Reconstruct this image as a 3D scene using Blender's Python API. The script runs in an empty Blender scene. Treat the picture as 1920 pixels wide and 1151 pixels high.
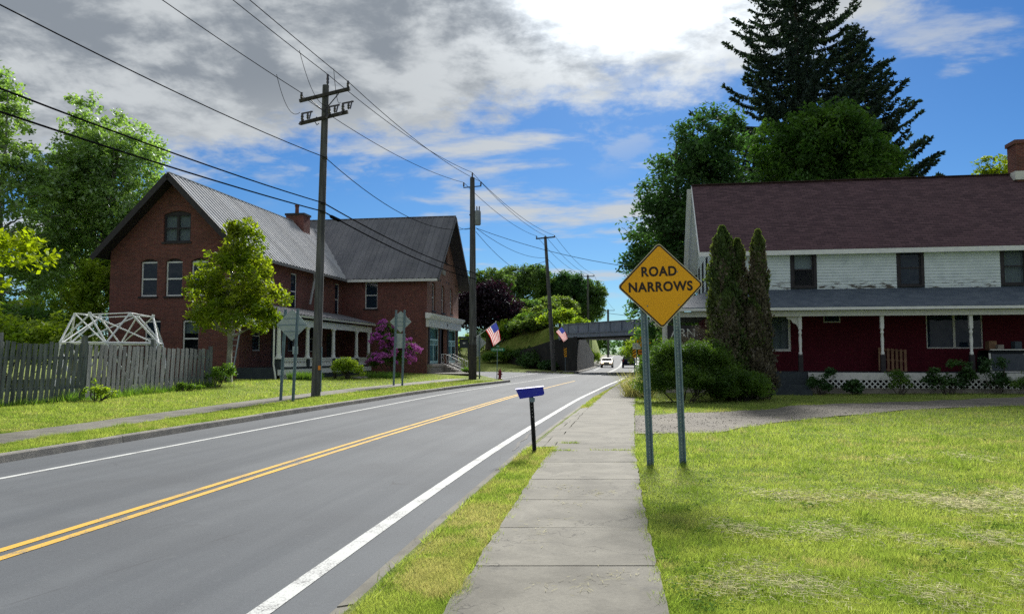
import bpy, bmesh, math, random
import numpy as np
from mathutils import Vector, Matrix

# ------------------------------------------------------------------ camera, sky, sun, exposure
SC = bpy.context.scene
COL = SC.collection
R = math.radians
TH = math.atan(92.5 / 1440.0)          # the phone was tipped slightly up
EYE = 1.65
cam = bpy.data.cameras.new('camera'); cam.lens = 27.0; cam.sensor_width = 36.0
cam.clip_start = 0.05; cam.clip_end = 6000
co = bpy.data.objects.new('camera', cam); COL.objects.link(co)
co.location = (0, 0, EYE); co.rotation_euler = (math.pi / 2 + TH, 0, 0)
SC.camera = co

SUN_AZ = R(9.5)      # to the right of straight ahead
SUN_EL = R(33.0)
SUN_DIR = Vector((math.sin(SUN_AZ) * math.cos(SUN_EL), math.cos(SUN_AZ) * math.cos(SUN_EL), math.sin(SUN_EL)))
SKY_STRENGTH = 0.05
EXPOSURE = 0.80
sl = bpy.data.lights.new('sun', 'SUN'); sl.energy = 4.8; sl.angle = R(11.0); sl.color = (1.0, 0.965, 0.90)
so = bpy.data.objects.new('sun', sl); COL.objects.link(so)
so.rotation_euler = (-SUN_DIR).to_track_quat('-Z', 'Y').to_euler(); so.location = SUN_DIR * 200

SC.view_settings.view_transform = 'Standard'
SC.view_settings.look = 'None'
SC.view_settings.exposure = EXPOSURE
SC.view_settings.gamma = 1.0
SC.view_settings.use_curve_mapping = False
SC.render.engine = 'CYCLES'
SC.cycles.use_denoising = False
try:
    SC.cycles.denoiser = 'OPENIMAGEDENOISE'
    SC.cycles.denoising_prefilter = 'ACCURATE'
except Exception:
    pass
SC.cycles.max_bounces = 6
SC.cycles.diffuse_bounces = 3
SC.cycles.glossy_bounces = 3
SC.cycles.transparent_max_bounces = 8
SC.cycles.caustics_reflective = False
SC.cycles.caustics_refractive = False


class NT:
    """tiny helper to write node trees"""
    def __init__(s, tree):
        s.t = tree
    def n(s, typ, ins=None, **props):
        nd = s.t.nodes.new(typ)
        for k, v in props.items():
            setattr(nd, k, v)
        for k, v in (ins or {}).items():
            if isinstance(v, bpy.types.NodeSocket):
                s.t.links.new(v, nd.inputs[k])
            else:
                nd.inputs[k].default_value = v
        return nd
    def m(s, op, a, b=0.0, c=0.0, clamp=False):
        nd = s.n('ShaderNodeMath', {0: a, 1: b, 2: c}, operation=op)
        nd.use_clamp = clamp
        return nd.outputs[0]
    def sstep(s, e0, e1, x):
        nd = s.n('ShaderNodeMapRange', {'Value': x, 'From Min': e0, 'From Max': e1, 'To Min': 0.0, 'To Max': 1.0}, interpolation_type='SMOOTHSTEP')
        return nd.outputs[0]
    def mix(s, f, a, b, mode='MIX'):
        nd = s.n('ShaderNodeMix', data_type='RGBA', blend_type=mode)
        for sock, v in ((nd.inputs[0], f), (nd.inputs[6], a), (nd.inputs[7], b)):
            if isinstance(v, bpy.types.NodeSocket):
                s.t.links.new(v, sock)
            else:
                if sock is not nd.inputs[0] and len(v) == 3:
                    v = (*v, 1.0)
                sock.default_value = v
        return nd.outputs[2]
    def noise(s, vec, scale, detail=4.0, rough=0.55, dist=0.0):
        nd = s.n('ShaderNodeTexNoise', {'Vector': vec, 'Scale': scale, 'Detail': detail, 'Roughness': rough, 'Distortion': dist})
        return nd.outputs['Fac']
    def link(s, a, b):
        s.t.links.new(a, b)


def build_world():
    w = bpy.data.worlds.new('World'); SC.world = w; w.use_nodes = True
    t = w.node_tree; t.nodes.clear(); T = NT(t)
    out = T.n('ShaderNodeOutputWorld')
    bg = T.n('ShaderNodeBackground', {'Strength': SKY_STRENGTH})
    T.link(bg.outputs[0], out.inputs[0])
    sky = T.n('ShaderNodeTexSky', sky_type='NISHITA')
    sky.sun_disc = False; sky.sun_elevation = SUN_EL; sky.sun_rotation = SUN_AZ
    sky.altitude = 400; sky.air_density = 1.0; sky.dust_density = 0.25; sky.ozone_density = 2.2
    d = T.n('ShaderNodeTexCoord').outputs['Generated']
    sep = T.n('ShaderNodeSeparateXYZ', {0: d})
    z = T.m('MAXIMUM', sep.outputs[2], 0.035)
    px = T.m('DIVIDE', sep.outputs[0], z); py = T.m('DIVIDE', sep.outputs[1], z)
    zs = T.m('ADD', z, 0.22)
    P = T.n('ShaderNodeCombineXYZ', {0: T.m('DIVIDE', sep.outputs[0], zs), 1: T.m('DIVIDE', sep.outputs[1], zs), 2: T.m('MULTIPLY', z, 0.8)}).outputs[0]
    # the deck of cloud: its far edge crosses the sky from low on the left to high on the right
    pxc = T.m('MINIMUM', T.m('MAXIMUM', px, -3.2), 3.2)
    edge = T.m('SUBTRACT', T.m('SUBTRACT', 3.30, T.m('MULTIPLY', pxc, 0.42)), T.m('ADD', T.m('MULTIPLY', T.m('MULTIPLY', pxc, pxc), 0.08), T.m('ADD', T.m('MULTIPLY', T.m('MAXIMUM', pxc, 0.0), 0.15), T.m('MULTIPLY', T.m('MAXIMUM', T.m('SUBTRACT', pxc, 0.65), 0.0), 1.35))))
    s = T.m('SUBTRACT', edge, py)
    n1 = T.noise(P, 2.1, 9.0, 0.6, 0.15)
    n1b = T.noise(P, 9.0, 6.0, 0.62, 0.15)
    deck = T.sstep(-0.28, 0.42, T.m('ADD', T.m('ADD', s, T.m('MULTIPLY', T.m('SUBTRACT', n1, 0.5), 2.3)), T.m('MULTIPLY', T.m('SUBTRACT', n1b, 0.5), 1.3)))
    # loose streaks of cloud in the blue
    P2 = T.n('ShaderNodeMapping', {'Vector': P, 'Scale': (1.0, 1.9, 2.2), 'Rotation': (0, 0, 0.2), 'Location': (3.1, 1.7, 0)}).outputs[0]
    n2 = T.noise(P2, 1.25, 8.0, 0.6, 0.2)
    far = T.sstep(1.2, 3.0, py)
    low = T.sstep(0.055, 0.12, sep.outputs[2])
    wisps = T.m('MULTIPLY', T.sstep(0.535, 0.66, T.m('ADD', n2, T.m('MULTIPLY', T.m('SUBTRACT', 1.0, T.sstep(0.09, 0.24, sep.outputs[2])), 0.055))), T.m('MULTIPLY', far, low))
    nearedge = T.sstep(-1.6, 0.1, s)
    wisp2 = T.m('MULTIPLY', T.sstep(0.50, 0.66, T.noise(P, 5.2, 7.0, 0.6, 0.2)), T.m('MULTIPLY', T.m('MULTIPLY', nearedge, 0.55), T.m('SUBTRACT', 1.0, T.m('MULTIPLY', T.sstep(0.5, 1.1, px), 0.9))))
    dens = T.m('MAXIMUM', T.m('MAXIMUM', deck, T.m('MULTIPLY', wisps, 0.95)), wisp2, clamp=True)
    # light on the cloud: thick parts are grey underneath, thin edges white
    n3 = T.m('ADD', T.m('MULTIPLY', T.noise(P, 3.4, 9.0, 0.6, 0.25), 0.66), T.m('MULTIPLY', T.noise(P, 10.0, 6.0, 0.6, 0.2), 0.34))
    thick = T.m('MULTIPLY', T.sstep(-0.3, 1.0, s), T.sstep(0.40, 0.575, n3))
    sd = T.n('ShaderNodeCombineXYZ', {0: SUN_DIR.x, 1: SUN_DIR.y, 2: SUN_DIR.z}).outputs[0]
    cosa = T.n('ShaderNodeVectorMath', {0: d, 1: sd}, operation='DOT_PRODUCT').outputs['Value']
    # the sun burns through the veil around it
    burn = T.sstep(0.9735, 0.988, T.m('ADD', cosa, T.m('MULTIPLY', T.m('SUBTRACT', n1b, 0.5), 0.022)))
    thick = T.m('MULTIPLY', thick, T.m('SUBTRACT', 1.0, T.m('MULTIPLY', burn, 0.85)))
    ccol = T.mix(thick, (6.7, 7.1, 7.4), (3.0, 3.4, 3.9))
    glow = T.m('POWER', T.m('MAXIMUM', cosa, 0.0), 75.0)
    glow2 = T.m('MULTIPLY', glow, T.m('SUBTRACT', 1.2, T.m('MULTIPLY', thick, 0.9)))
    cl = T.n('ShaderNodeVectorMath', {0: ccol, 'Scale': T.m('ADD', 1.0, T.m('ADD', T.m('MULTIPLY', glow2, 2.6), T.m('MULTIPLY', burn, 0.8)))}, operation='SCALE').outputs[0]
    hs = T.n('ShaderNodeHueSaturation', {'Color': sky.outputs[0], 'Saturation': 1.22, 'Value': 1.0, 'Hue': 0.5}).outputs[0]
    hs = T.n('ShaderNodeVectorMath', {0: hs, 1: (0.47, 0.73, 1.00)}, operation='MULTIPLY').outputs[0]
    T.link(T.mix(dens, hs, cl), bg.inputs['Color'])
build_world()

# ------------------------------------------------------------------ picture -> place
def ray(px, py):
    u = (px - 960) / 1440.0; v = (575.5 - py) / 1440.0
    return Vector((u, math.cos(TH) - v * math.sin(TH), math.sin(TH) + v * math.cos(TH)))
def at(px, py, Y):
    d = ray(px, py); return Vector((0, 0, EYE)) + d * (Y / d.y)
ANG = R(9.3)                                            # heading of the street
E1 = Vector((math.cos(ANG), -math.sin(ANG), 0)); E2 = Vector((math.sin(ANG), math.cos(ANG), 0))

# ------------------------------------------------------------------ objects
def tag(o, label=None, cat=None, group=None, kind=None):
    if label: o['label'] = label
    if cat: o['category'] = cat
    if group: o['group'] = group
    if kind: o['kind'] = kind
    return o
def empty(name, loc=(0, 0, 0), rz=0.0, label=None, cat=None, group=None, kind=None, parent=None):
    o = bpy.data.objects.new(name, None); COL.objects.link(o)
    o.empty_display_size = 0.2
    o.parent = parent
    o.location = loc; o.rotation_euler = (0, 0, rz)
    return tag(o, label, cat, group, kind)
def link(name, me, parent=None, M=None):
    o = bpy.data.objects.new(name, me); COL.objects.link(o)
    o.parent = parent
    if M is not None: o.matrix_local = M
    return o
def copy_tree(o, parent=None):
    c = o.copy(); COL.objects.link(c)
    if parent is not None: c.parent = parent
    for ch in list(o.children): copy_tree(ch, c)
    return c

class MB:
    """collects shapes and builds them as one mesh"""
    def __init__(s, T=None):
        s.v = []; s.f = []; s.mi = []; s.T = T; s.cur = 0
    def add(s, pts, faces):
        b = len(s.v)
        for p in pts:
            p = Vector(p)
            s.v.append(s.T @ p if s.T is not None else p)
        for f in faces:
            s.f.append([b + i for i in f]); s.mi.append(s.cur)
    def box(s, c, sz, M=None):
        hx, hy, hz = sz[0] / 2, sz[1] / 2, sz[2] / 2
        pts = [Vector((x * hx, y * hy, z * hz)) for x in (-1, 1) for y in (-1, 1) for z in (-1, 1)]
        if M is not None: pts = [M @ p for p in pts]
        c = Vector(c); pts = [p + c for p in pts]
        s.add(pts, [(0, 1, 3, 2), (4, 6, 7, 5), (0, 4, 5, 1), (2, 3, 7, 6), (0, 2, 6, 4), (1, 5, 7, 3)])
    def bx(s, x0, x1, y0, y1, z0, z1):
        s.box(((x0 + x1) / 2, (y0 + y1) / 2, (z0 + z1) / 2), (abs(x1 - x0), abs(y1 - y0), abs(z1 - z0)))
    def beam(s, p0, p1, w, h, up=(0, 0, 1)):
        p0 = Vector(p0); p1 = Vector(p1); d = (p1 - p0)
        L = d.length; d.normalize()
        up = Vector(up)
        if abs(d.dot(up)) > 0.98: up = Vector((1, 0, 0))
        x = d.cross(up).normalized(); y = x.cross(d)
        M = Matrix((x, d, y)).transposed()
        s.box((p0 + p1) / 2, (w, L, h), M)
    def tube(s, pts, rad, n=8, cap=True):
        pts = [Vector(p) for p in pts]
        if not hasattr(rad, '__len__'): rad = [rad] * len(pts)
        base = []; fs = []
        up0 = Vector((0, 0, 1))
        for i, p in enumerate(pts):
            a = pts[max(i - 1, 0)]; b = pts[min(i + 1, len(pts) - 1)]
            d = (b - a)
            if d.length < 1e-9: d = Vector((0, 0, 1))
            d.normalize()
            up = up0 if abs(d.z) < 0.95 else Vector((1, 0, 0))
            x = d.cross(up).normalized(); y = x.cross(d)
            for k in range(n):
                t = 2 * math.pi * k / n
                base.append(p + (x * math.cos(t) + y * math.sin(t)) * rad[i])
        for i in range(len(pts) - 1):
            for k in range(n):
                fs.append((i * n + k, i * n + (k + 1) % n, (i + 1) * n + (k + 1) % n, (i + 1) * n + k))
        if cap:
            fs.append(tuple(range(n))[::-1]); fs.append(tuple((len(pts) - 1) * n + k for k in range(n)))
        s.add(base, fs)
    def lathe(s, prof, c=(0, 0, 0), n=12):
        c = Vector(c); pts = []; fs = []
        for r, z in prof:
            for k in range(n):
                t = 2 * math.pi * k / n
                pts.append(c + Vector((r * math.cos(t), r * math.sin(t), z)))
        for i in range(len(prof) - 1):
            for k in range(n):
                fs.append((i * n + k, i * n + (k + 1) % n, (i + 1) * n + (k + 1) % n, (i + 1) * n + k))
        fs.append(tuple(range(n))[::-1]); fs.append(tuple((len(prof) - 1) * n + k for k in range(n)))
        s.add(pts, fs)
    def prism(s, poly, off):
        """poly: list of 3-D points, extruded by the vector off"""
        n = len(poly); poly = [Vector(p) for p in poly]; off = Vector(off)
        s.add(poly + [p + off for p in poly],
              [tuple(range(n))[::-1], tuple(range(n, 2 * n))] + [(i, (i + 1) % n, n + (i + 1) % n, n + i) for i in range(n)])
    def mesh(s, name, mats, smooth=False):
        me = bpy.data.meshes.new(name)
        me.from_pydata([tuple(v) for v in s.v], [], s.f)
        for m in (mats if isinstance(mats, (list, tuple)) else [mats]): me.materials.append(m)
        if any(s.mi): me.polygons.foreach_set('material_index', s.mi)
        if smooth:
            me.polygons.foreach_set('use_smooth', [True] * len(me.polygons))
            try: me.set_sharp_from_angle(angle=R(40))
            except Exception: pass
        me.update()
        return me
    def build(s, name, mats, parent=None, smooth=False, fix=True):
        me = s.mesh(name, mats, smooth)
        if fix:
            bm = bmesh.new(); bm.from_mesh(me); bmesh.ops.recalc_face_normals(bm, faces=bm.faces); bm.to_mesh(me); bm.free()
        return link(name, me, parent)

def np_mesh(name, V, F, mat, smooth=False):
    V = np.ascontiguousarray(V, dtype=np.float32); F = np.ascontiguousarray(F, dtype=np.int32)
    me = bpy.data.meshes.new(name)
    k = F.shape[1]; nf = F.shape[0]
    me.vertices.add(len(V)); me.vertices.foreach_set('co', V.ravel())
    me.loops.add(nf * k); me.loops.foreach_set('vertex_index', F.ravel())
    me.polygons.add(nf)
    me.polygons.foreach_set('loop_start', np.arange(nf, dtype=np.int32) * k)
    me.polygons.foreach_set('loop_total', np.full(nf, k, dtype=np.int32))
    if smooth: me.polygons.foreach_set('use_smooth', np.ones(nf, dtype=bool))
    me.materials.append(mat)
    me.update(calc_edges=True)
    return me

_cube = {}
def piece(name, parent, m, c, sz, rot=None):
    """one plain piece (board, slab, stone): a box mesh shared by all pieces of one material"""
    key = m.name
    if key not in _cube:
        b = MB(); b.box((0, 0, 0), (1, 1, 1)); _cube[key] = b.mesh('piece', m)
    M = Matrix.Translation(Vector(c))
    if rot is not None: M = M @ rot.to_4x4()
    M = M @ Matrix.Diagonal((sz[0], sz[1], sz[2], 1.0))
    return link(name, _cube[key], parent, M)

# ------------------------------------------------------------------ materials
def newmat(name):
    m = bpy.data.materials.new(name); m.use_nodes = True
    t = m.node_tree; t.nodes.clear(); T = NT(t)
    out = T.n('ShaderNodeOutputMaterial')
    return m, T, out
def pos(T, rotz=0.0, scale=(1, 1, 1)):
    p = T.n('ShaderNodeNewGeometry').outputs['Position']
    if rotz or scale != (1, 1, 1):
        p = T.n('ShaderNodeMapping', {'Vector': T.n('ShaderNodeMapping', {'Vector': p, 'Rotation': (0, 0, rotz)}).outputs[0], 'Scale': scale}).outputs[0]
    return p
def pm(name, c1, c2=None, scale=4.0, rough=0.75, bump=0.0, bscale=60.0, metal=0.0, spec=0.4, lo=0.35, hi=0.68,
       speck=0.0, sscale=180.0, rnd=0.0, stretch=(1, 1, 1), rotz=0.0, coat=0.0, detail=6.0):
    """paint, wood, stone: two tones in patches, fine speckle, fine relief, a little difference from piece to piece"""
    m, T, out = newmat(name)
    p = pos(T, rotz, stretch)
    col = (*c1, 1.0)
    if c2 is not None:
        f = T.sstep(lo, hi, T.noise(p, scale, detail, 0.62))
        col = T.mix(f, c1, c2)
    if speck:
        n = T.noise(p, sscale, 3.0, 0.7)
        g = T.m('ADD', 1.0, T.m('MULTIPLY', T.m('SUBTRACT', n, 0.5), speck))
        col = T.n('ShaderNodeVectorMath', {0: col if not isinstance(col, tuple) else col[:3], 'Scale': g}, operation='SCALE').outputs[0]
    if rnd:
        r = T.n('ShaderNodeObjectInfo').outputs['Random']
        g = T.m('ADD', 1.0 - rnd / 2, T.m('MULTIPLY', r, rnd))
        col = T.n('ShaderNodeVectorMath', {0: col if not isinstance(col, tuple) else col[:3], 'Scale': g}, operation='SCALE').outputs[0]
    b = T.n('ShaderNodeBsdfPrincipled', {'Base Color': col, 'Roughness': rough, 'Metallic': metal, 'Specular IOR Level': spec, 'Coat Weight': coat})
    if bump:
        bn = T.n('ShaderNodeBump', {'Height': T.noise(p, bscale, 4.0, 0.6), 'Strength': bump, 'Distance': 0.02})
        T.link(bn.outputs[0], b.inputs['Normal'])
    T.link(b.outputs[0], out.inputs[0])
    return m
def leafmat(name, c1, c2, trans=0.45, scale=0.5, var=0.5, tcol=None, gloss=0.025):
    """leaf: two tones in patches, each leaf a little different, light shining through"""
    m, T, out = newmat(name)
    g = T.n('ShaderNodeNewGeometry')
    f = T.sstep(0.36, 0.64, T.noise(g.outputs['Position'], scale, 3.0, 0.6))
    col = T.mix(f, c1, c2)
    v = T.m('ADD', 1.0 - var / 2, T.m('MULTIPLY', g.outputs['Random Per Island'], var))
    col = T.n('ShaderNodeVectorMath', {0: col, 'Scale': v}, operation='SCALE').outputs[0]
    dif = T.n('ShaderNodeBsdfDiffuse', {'Color': col})
    k = tcol or (1.25, 1.3, 0.55)
    tc = T.n('ShaderNodeVectorMath', {0: col, 1: k}, operation='MULTIPLY').outputs[0]
    tr = T.n('ShaderNodeBsdfTranslucent', {'Color': tc})
    mx = T.n('ShaderNodeMixShader', {0: trans, 1: dif.outputs[0], 2: tr.outputs[0]})
    gl = T.n('ShaderNodeBsdfGlossy', {'Color': (0.8, 0.85, 0.9, 1), 'Roughness': 0.45})
    fr = T.n('ShaderNodeMixShader', {0: gloss, 1: mx.outputs[0], 2: gl.outputs[0]})
    T.link(fr.outputs[0], out.inputs[0])
    return m
def glassmat(name, tint=(0.025, 0.05, 0.085), rough=0.04, clear=0.45):
    """window glass: part see-through, part mirror"""
    m, T, out = newmat(name)
    tr = T.n('ShaderNodeBsdfTransparent', {'Color': (0.62, 0.70, 0.74, 1)})
    b = T.n('ShaderNodeBsdfPrincipled', {'Base Color': (*tint, 1), 'Roughness': rough, 'Specular IOR Level': 0.6})
    bn = T.n('ShaderNodeBump', {'Height': T.noise(pos(T), 1.3, 2.0, 0.5), 'Strength': 0.12, 'Distance': 0.05})
    T.link(bn.outputs[0], b.inputs['Normal'])
    mx = T.n('ShaderNodeMixShader', {0: clear, 1: b.outputs[0], 2: tr.outputs[0]})
    T.link(mx.outputs[0], out.inputs[0])
    return m
def emit(name, c, s):
    m, T, out = newmat(name)
    T.link(T.n('ShaderNodeEmission', {'Color': (*c, 1), 'Strength': s}).outputs[0], out.inputs[0]); return m

def brickmat(name, c1, c2, mortar, rot, dirt=(0.05, 0.035, 0.03)):
    m, T, out = newmat(name)
    p = pos(T, rot)
    sp = T.n('ShaderNodeSeparateXYZ', {0: p})
    uv = T.n('ShaderNodeCombineXYZ', {0: T.m('ADD', sp.outputs[0], sp.outputs[1]), 1: sp.outputs[2], 2: 0.0}).outputs[0]
    br = T.n('ShaderNodeTexBrick', {'Vector': uv, 'Color1': (*c1, 1), 'Color2': (*c2, 1), 'Mortar': (*mortar, 1), 'Scale': 1.0, 'Mortar Size': 0.010,
             'Mortar Smooth': 0.3, 'Bias': 0.0, 'Brick Width': 0.215, 'Row Height': 0.075})
    f = T.sstep(0.45, 0.78, T.noise(p, 0.9, 6.0, 0.65))
    col = T.mix(T.m('MULTIPLY', f, 0.55), br.outputs['Color'], dirt)
    col = T.mix(T.m('MULTIPLY', T.sstep(0.5, 0.8, T.noise(uv, 9.0, 3.0, 0.6)), 0.35), col, (0.19, 0.085, 0.068))
    b = T.n('ShaderNodeBsdfPrincipled', {'Base Color': col, 'Roughness': 0.88, 'Specular IOR Level': 0.25})
    bn = T.n('ShaderNodeBump', {'Height': T.m('SUBTRACT', 1.0, br.outputs['Fac']), 'Strength': 0.5, 'Distance': 0.01})
    T.link(bn.outputs[0], b.inputs['Normal'])
    T.link(b.outputs[0], out.inputs[0])
    return m

MATS = {}
def mats():
    K = MATS
    # asphalt: worn grey with wheel paths
    m, T, out = newmat('asphalt')
    p = pos(T)
    ps = pos(T, ANG, (1.1, 0.05, 1))
    big = T.noise(p, 0.35, 5, 0.6)
    strk = T.noise(ps, 1.0, 4, 0.6)
    grain = T.m('ADD', T.m('MULTIPLY', T.noise(p, 120.0, 3, 0.75), 0.55), T.m('MULTIPLY', T.noise(p, 34.0, 5, 0.85), 0.45))
    base = T.mix(T.sstep(0.3, 0.7, strk), (0.082, 0.091, 0.104), (0.116, 0.126, 0.139))
    base = T.mix(T.m('MULTIPLY', T.sstep(0.40, 0.72, big), 0.6), base, (0.074, 0.080, 0.090))
    base = T.mix(T.m('MULTIPLY', T.sstep(0.60, 0.68, T.noise(p, 1.7, 7, 0.7, 0.5)), 0.35), base, (0.066, 0.070, 0.078))
    base = T.mix(T.m('MULTIPLY', T.sstep(0.62, 0.66, T.noise(p, 7.0, 4, 0.8)), 0.3), base, (0.16, 0.165, 0.17))
    base = T.n('ShaderNodeVectorMath', {0: base, 'Scale': T.m('ADD', 0.30, T.m('MULTIPLY', grain, 1.40))}, operation='SCALE').outputs[0]
    vor = T.n('ShaderNodeTexVoronoi', {'Vector': T.n('ShaderNodeMapping', {'Vector': p, 'Scale': (0.32, 0.16, 1)}).outputs[0], 'Scale': 1.0, 'Randomness': 1.0}, feature='DISTANCE_TO_EDGE')
    crk = T.m('MULTIPLY', T.m('SUBTRACT', 1.0, T.sstep(0.0, 0.005, vor.outputs['Distance'])), T.sstep(0.53, 0.60, T.noise(p, 0.5, 3, 0.5)))
    base = T.mix(T.m('MULTIPLY', crk, 0.45), base, (0.05, 0.05, 0.055))
    b = T.n('ShaderNodeBsdfPrincipled', {'Base Color': base, 'Roughness': 0.88, 'Specular IOR Level': 0.14})
    bn = T.n('ShaderNodeBump', {'Height': grain, 'Strength': 0.6, 'Distance': 0.006}); T.link(bn.outputs[0], b.inputs['Normal'])
    T.link(b.outputs[0], out.inputs[0]); K['asphalt'] = m

    def paint(name, c, wear):
        m, T, out = newmat(name)
        p = pos(T)
        n = T.noise(p, 60.0, 4, 0.7); n2 = T.noise(p, 2.2, 4, 0.6)
        f = T.m('MULTIPLY', T.sstep(0.50, 0.62, T.m('ADD', T.m('MULTIPLY', n, 0.6), T.m('MULTIPLY', n2, 0.4))), wear)
        col = T.mix(f, c, (0.15, 0.15, 0.155))
        b = T.n('ShaderNodeBsdfPrincipled', {'Base Color': col, 'Roughness': 0.8, 'Specular IOR Level': 0.15})
        bn = T.n('ShaderNodeBump', {'Height': n, 'Strength': 0.4, 'Distance': 0.004}); T.link(bn.outputs[0], b.inputs['Normal'])
        T.link(b.outputs[0], out.inputs[0]); return m
    K['white_paint_road'] = paint('white_road_paint', (0.50, 0.515, 0.51), 0.95)
    K['yellow_paint_road'] = paint('yellow_road_paint', (0.58, 0.36, 0.06), 1.0)

    # concrete slabs
    m, T, out = newmat('concrete')
    p = pos(T)
    r = T.n('ShaderNodeObjectInfo').outputs['Random']
    st = T.noise(p, 1.6, 7, 0.65, 0.4)
    gr = T.m('ADD', T.m('MULTIPLY', T.noise(p, 110.0, 3, 0.75), 0.5), T.m('MULTIPLY', T.noise(p, 26.0, 5, 0.8), 0.5))
    base = T.mix(T.sstep(0.3, 0.7, st), (0.124, 0.119, 0.103), (0.198, 0.190, 0.164))
    base = T.mix(T.m('MULTIPLY', T.sstep(0.60, 0.72, T.noise(p, 5.0, 5, 0.7, 0.6)), 0.5), base, (0.20, 0.19, 0.12))
    base = T.mix(T.m('MULTIPLY', T.sstep(0.57, 0.75, T.noise(p, 2.7, 6, 0.7)), 0.55), base, (0.082, 0.082, 0.080))
    vc = T.n('ShaderNodeTexVoronoi', {'Vector': T.n('ShaderNodeVectorMath', {0: p, 1: T.n('ShaderNodeTexNoise', {'Vector': p, 'Scale': 4.0, 'Detail': 4.0}).outputs['Color']}, operation='ADD').outputs[0], 'Scale': 0.42}, feature='DISTANCE_TO_EDGE')
    base = T.mix(T.m('MULTIPLY', T.m('SUBTRACT', 1.0, T.sstep(0.0, 0.007, vc.outputs['Distance'])), 0.75), base, (0.045, 0.043, 0.04))
    base = T.mix(T.m('MULTIPLY', T.sstep(0.64, 0.70, T.noise(p, 14.0, 5, 0.75)), 0.5), base, (0.085, 0.083, 0.078))
    sc = T.m('MULTIPLY', T.m('ADD', 0.3, T.m('MULTIPLY', gr, 1.4)), T.m('ADD', 0.88, T.m('MULTIPLY', r, 0.22)))
    base = T.n('ShaderNodeVectorMath', {0: base, 'Scale': sc}, operation='SCALE').outputs[0]
    b = T.n('ShaderNodeBsdfPrincipled', {'Base Color': base, 'Roughness': 0.9, 'Specular IOR Level': 0.2})
    bn = T.n('ShaderNodeBump', {'Height': gr, 'Strength': 0.5, 'Distance': 0.006}); T.link(bn.outputs[0], b.inputs['Normal'])
    T.link(b.outputs[0], out.inputs[0]); K['concrete'] = m
    K['curb'] = pm('curb_stone', (0.15, 0.145, 0.135), (0.25, 0.235, 0.205), 3.0, 0.9, 0.6, 70, speck=0.5, sscale=90, rnd=0.25)
    K['dirt'] = pm('dirt', (0.045, 0.04, 0.03), (0.09, 0.075, 0.05), 8, 0.95, 0.8, 60)
    K['gravel'] = pm('gravel', (0.115, 0.105, 0.090), (0.185, 0.168, 0.140), 1.2, 0.95, 1.0, 55, speck=1.1, sscale=42, lo=0.3, hi=0.7)

    # lawn under the blades, and all of the lawn farther off
    m, T, out = newmat('lawn')
    p = pos(T)
    a = T.sstep(0.38, 0.64, T.noise(p, 0.55, 5, 0.6)); bb = T.sstep(0.48, 0.72, T.noise(p, 2.3, 6, 0.7, 0.5)); gr = T.noise(p, 38.0, 4, 0.75)
    base = T.mix(a, (0.135, 0.190, 0.038), (0.215, 0.262, 0.064))
    base = T.mix(T.m('MULTIPLY', bb, 0.55), base, (0.28, 0.25, 0.085))
    base = T.n('ShaderNodeVectorMath', {0: base, 'Scale': T.m('ADD', 0.45, T.m('MULTIPLY', gr, 1.1))}, operation='SCALE').outputs[0]
    b = T.n('ShaderNodeBsdfPrincipled', {'Base Color': base, 'Roughness': 0.95, 'Specular IOR Level': 0.1})
    bn = T.n('ShaderNodeBump', {'Height': T.m('ADD', gr, T.noise(p, 9.0, 4, 0.7)), 'Strength': 0.9, 'Distance': 0.05}); T.link(bn.outputs[0], b.inputs['Normal'])
    T.link(b.outputs[0], out.inputs[0]); K['lawn'] = m
    K['grass_blade'] = leafmat('grass_blade', (0.205, 0.308, 0.076), (0.335, 0.420, 0.138), 0.48, 1.6, 0.95, (1.25, 1.2, 0.55), 0.0)
    K['grass_dry'] = leafmat('grass_dry', (0.37, 0.40, 0.14), (0.48, 0.47, 0.22), 0.48, 0.9, 0.6, (1.1, 1.05, 0.7), 0.0)
    K['clover'] = leafmat('clover', (0.085, 0.17, 0.035), (0.13, 0.22, 0.045), 0.4, 2.0, 0.6, None, 0.0)
    K['straw'] = leafmat('straw', (0.60, 0.57, 0.36), (0.72, 0.68, 0.46), 0.45, 2.0, 0.6, (1.0, 1.0, 0.9), 0.0)

    K['brick'] = brickmat('red_brick', (0.105, 0.033, 0.032), (0.200, 0.062, 0.050), (0.21, 0.145, 0.13), ANG)
    K['brick_front'] = brickmat('pale_red_brick', (0.23, 0.105, 0.082), (0.29, 0.145, 0.11), (0.24, 0.17, 0.145), ANG, (0.14, 0.075, 0.06))
    K['stone'] = pm('rough_stone', (0.22, 0.20, 0.185), (0.36, 0.33, 0.30), 3, 0.9, 0.9, 12, speck=0.4)
    K['tin'] = pm('tin_roof', (0.37, 0.38, 0.405), (0.43, 0.435, 0.45), 0.6, 0.85, 0.0, 30, metal=0.0, spec=0.05, rnd=0.30)
    K['tin_dark'] = pm('tin_roof_dull', (0.150, 0.154, 0.172), (0.190, 0.192, 0.208), 0.6, 0.8, 0.0, 30, metal=0.0, spec=0.08, rnd=0.2)
    K['dark_trim'] = pm('dark_trim', (0.022, 0.020, 0.026), (0.038, 0.034, 0.040), 6, 0.7)
    K['white'] = pm('white_trim', (0.80, 0.82, 0.83), (0.70, 0.72, 0.74), 5, 0.55, 0.15, 25)
    K['white_old'] = pm('weathered_white', (0.66, 0.67, 0.66), (0.42, 0.43, 0.43), 6, 0.7, 0.3, 30, lo=0.5, hi=0.75)
    K['glass'] = glassmat('window_glass')
    K['glass_teal'] = glassmat('shop_glass', (0.04, 0.12, 0.135), 0.08, 0.70)
    K['glass_clear'] = glassmat('clear_glass', (0.02, 0.03, 0.04), 0.05, 0.78)
    K['blind'] = pm('white_blind', (0.80, 0.82, 0.83), None, rough=0.8)
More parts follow.
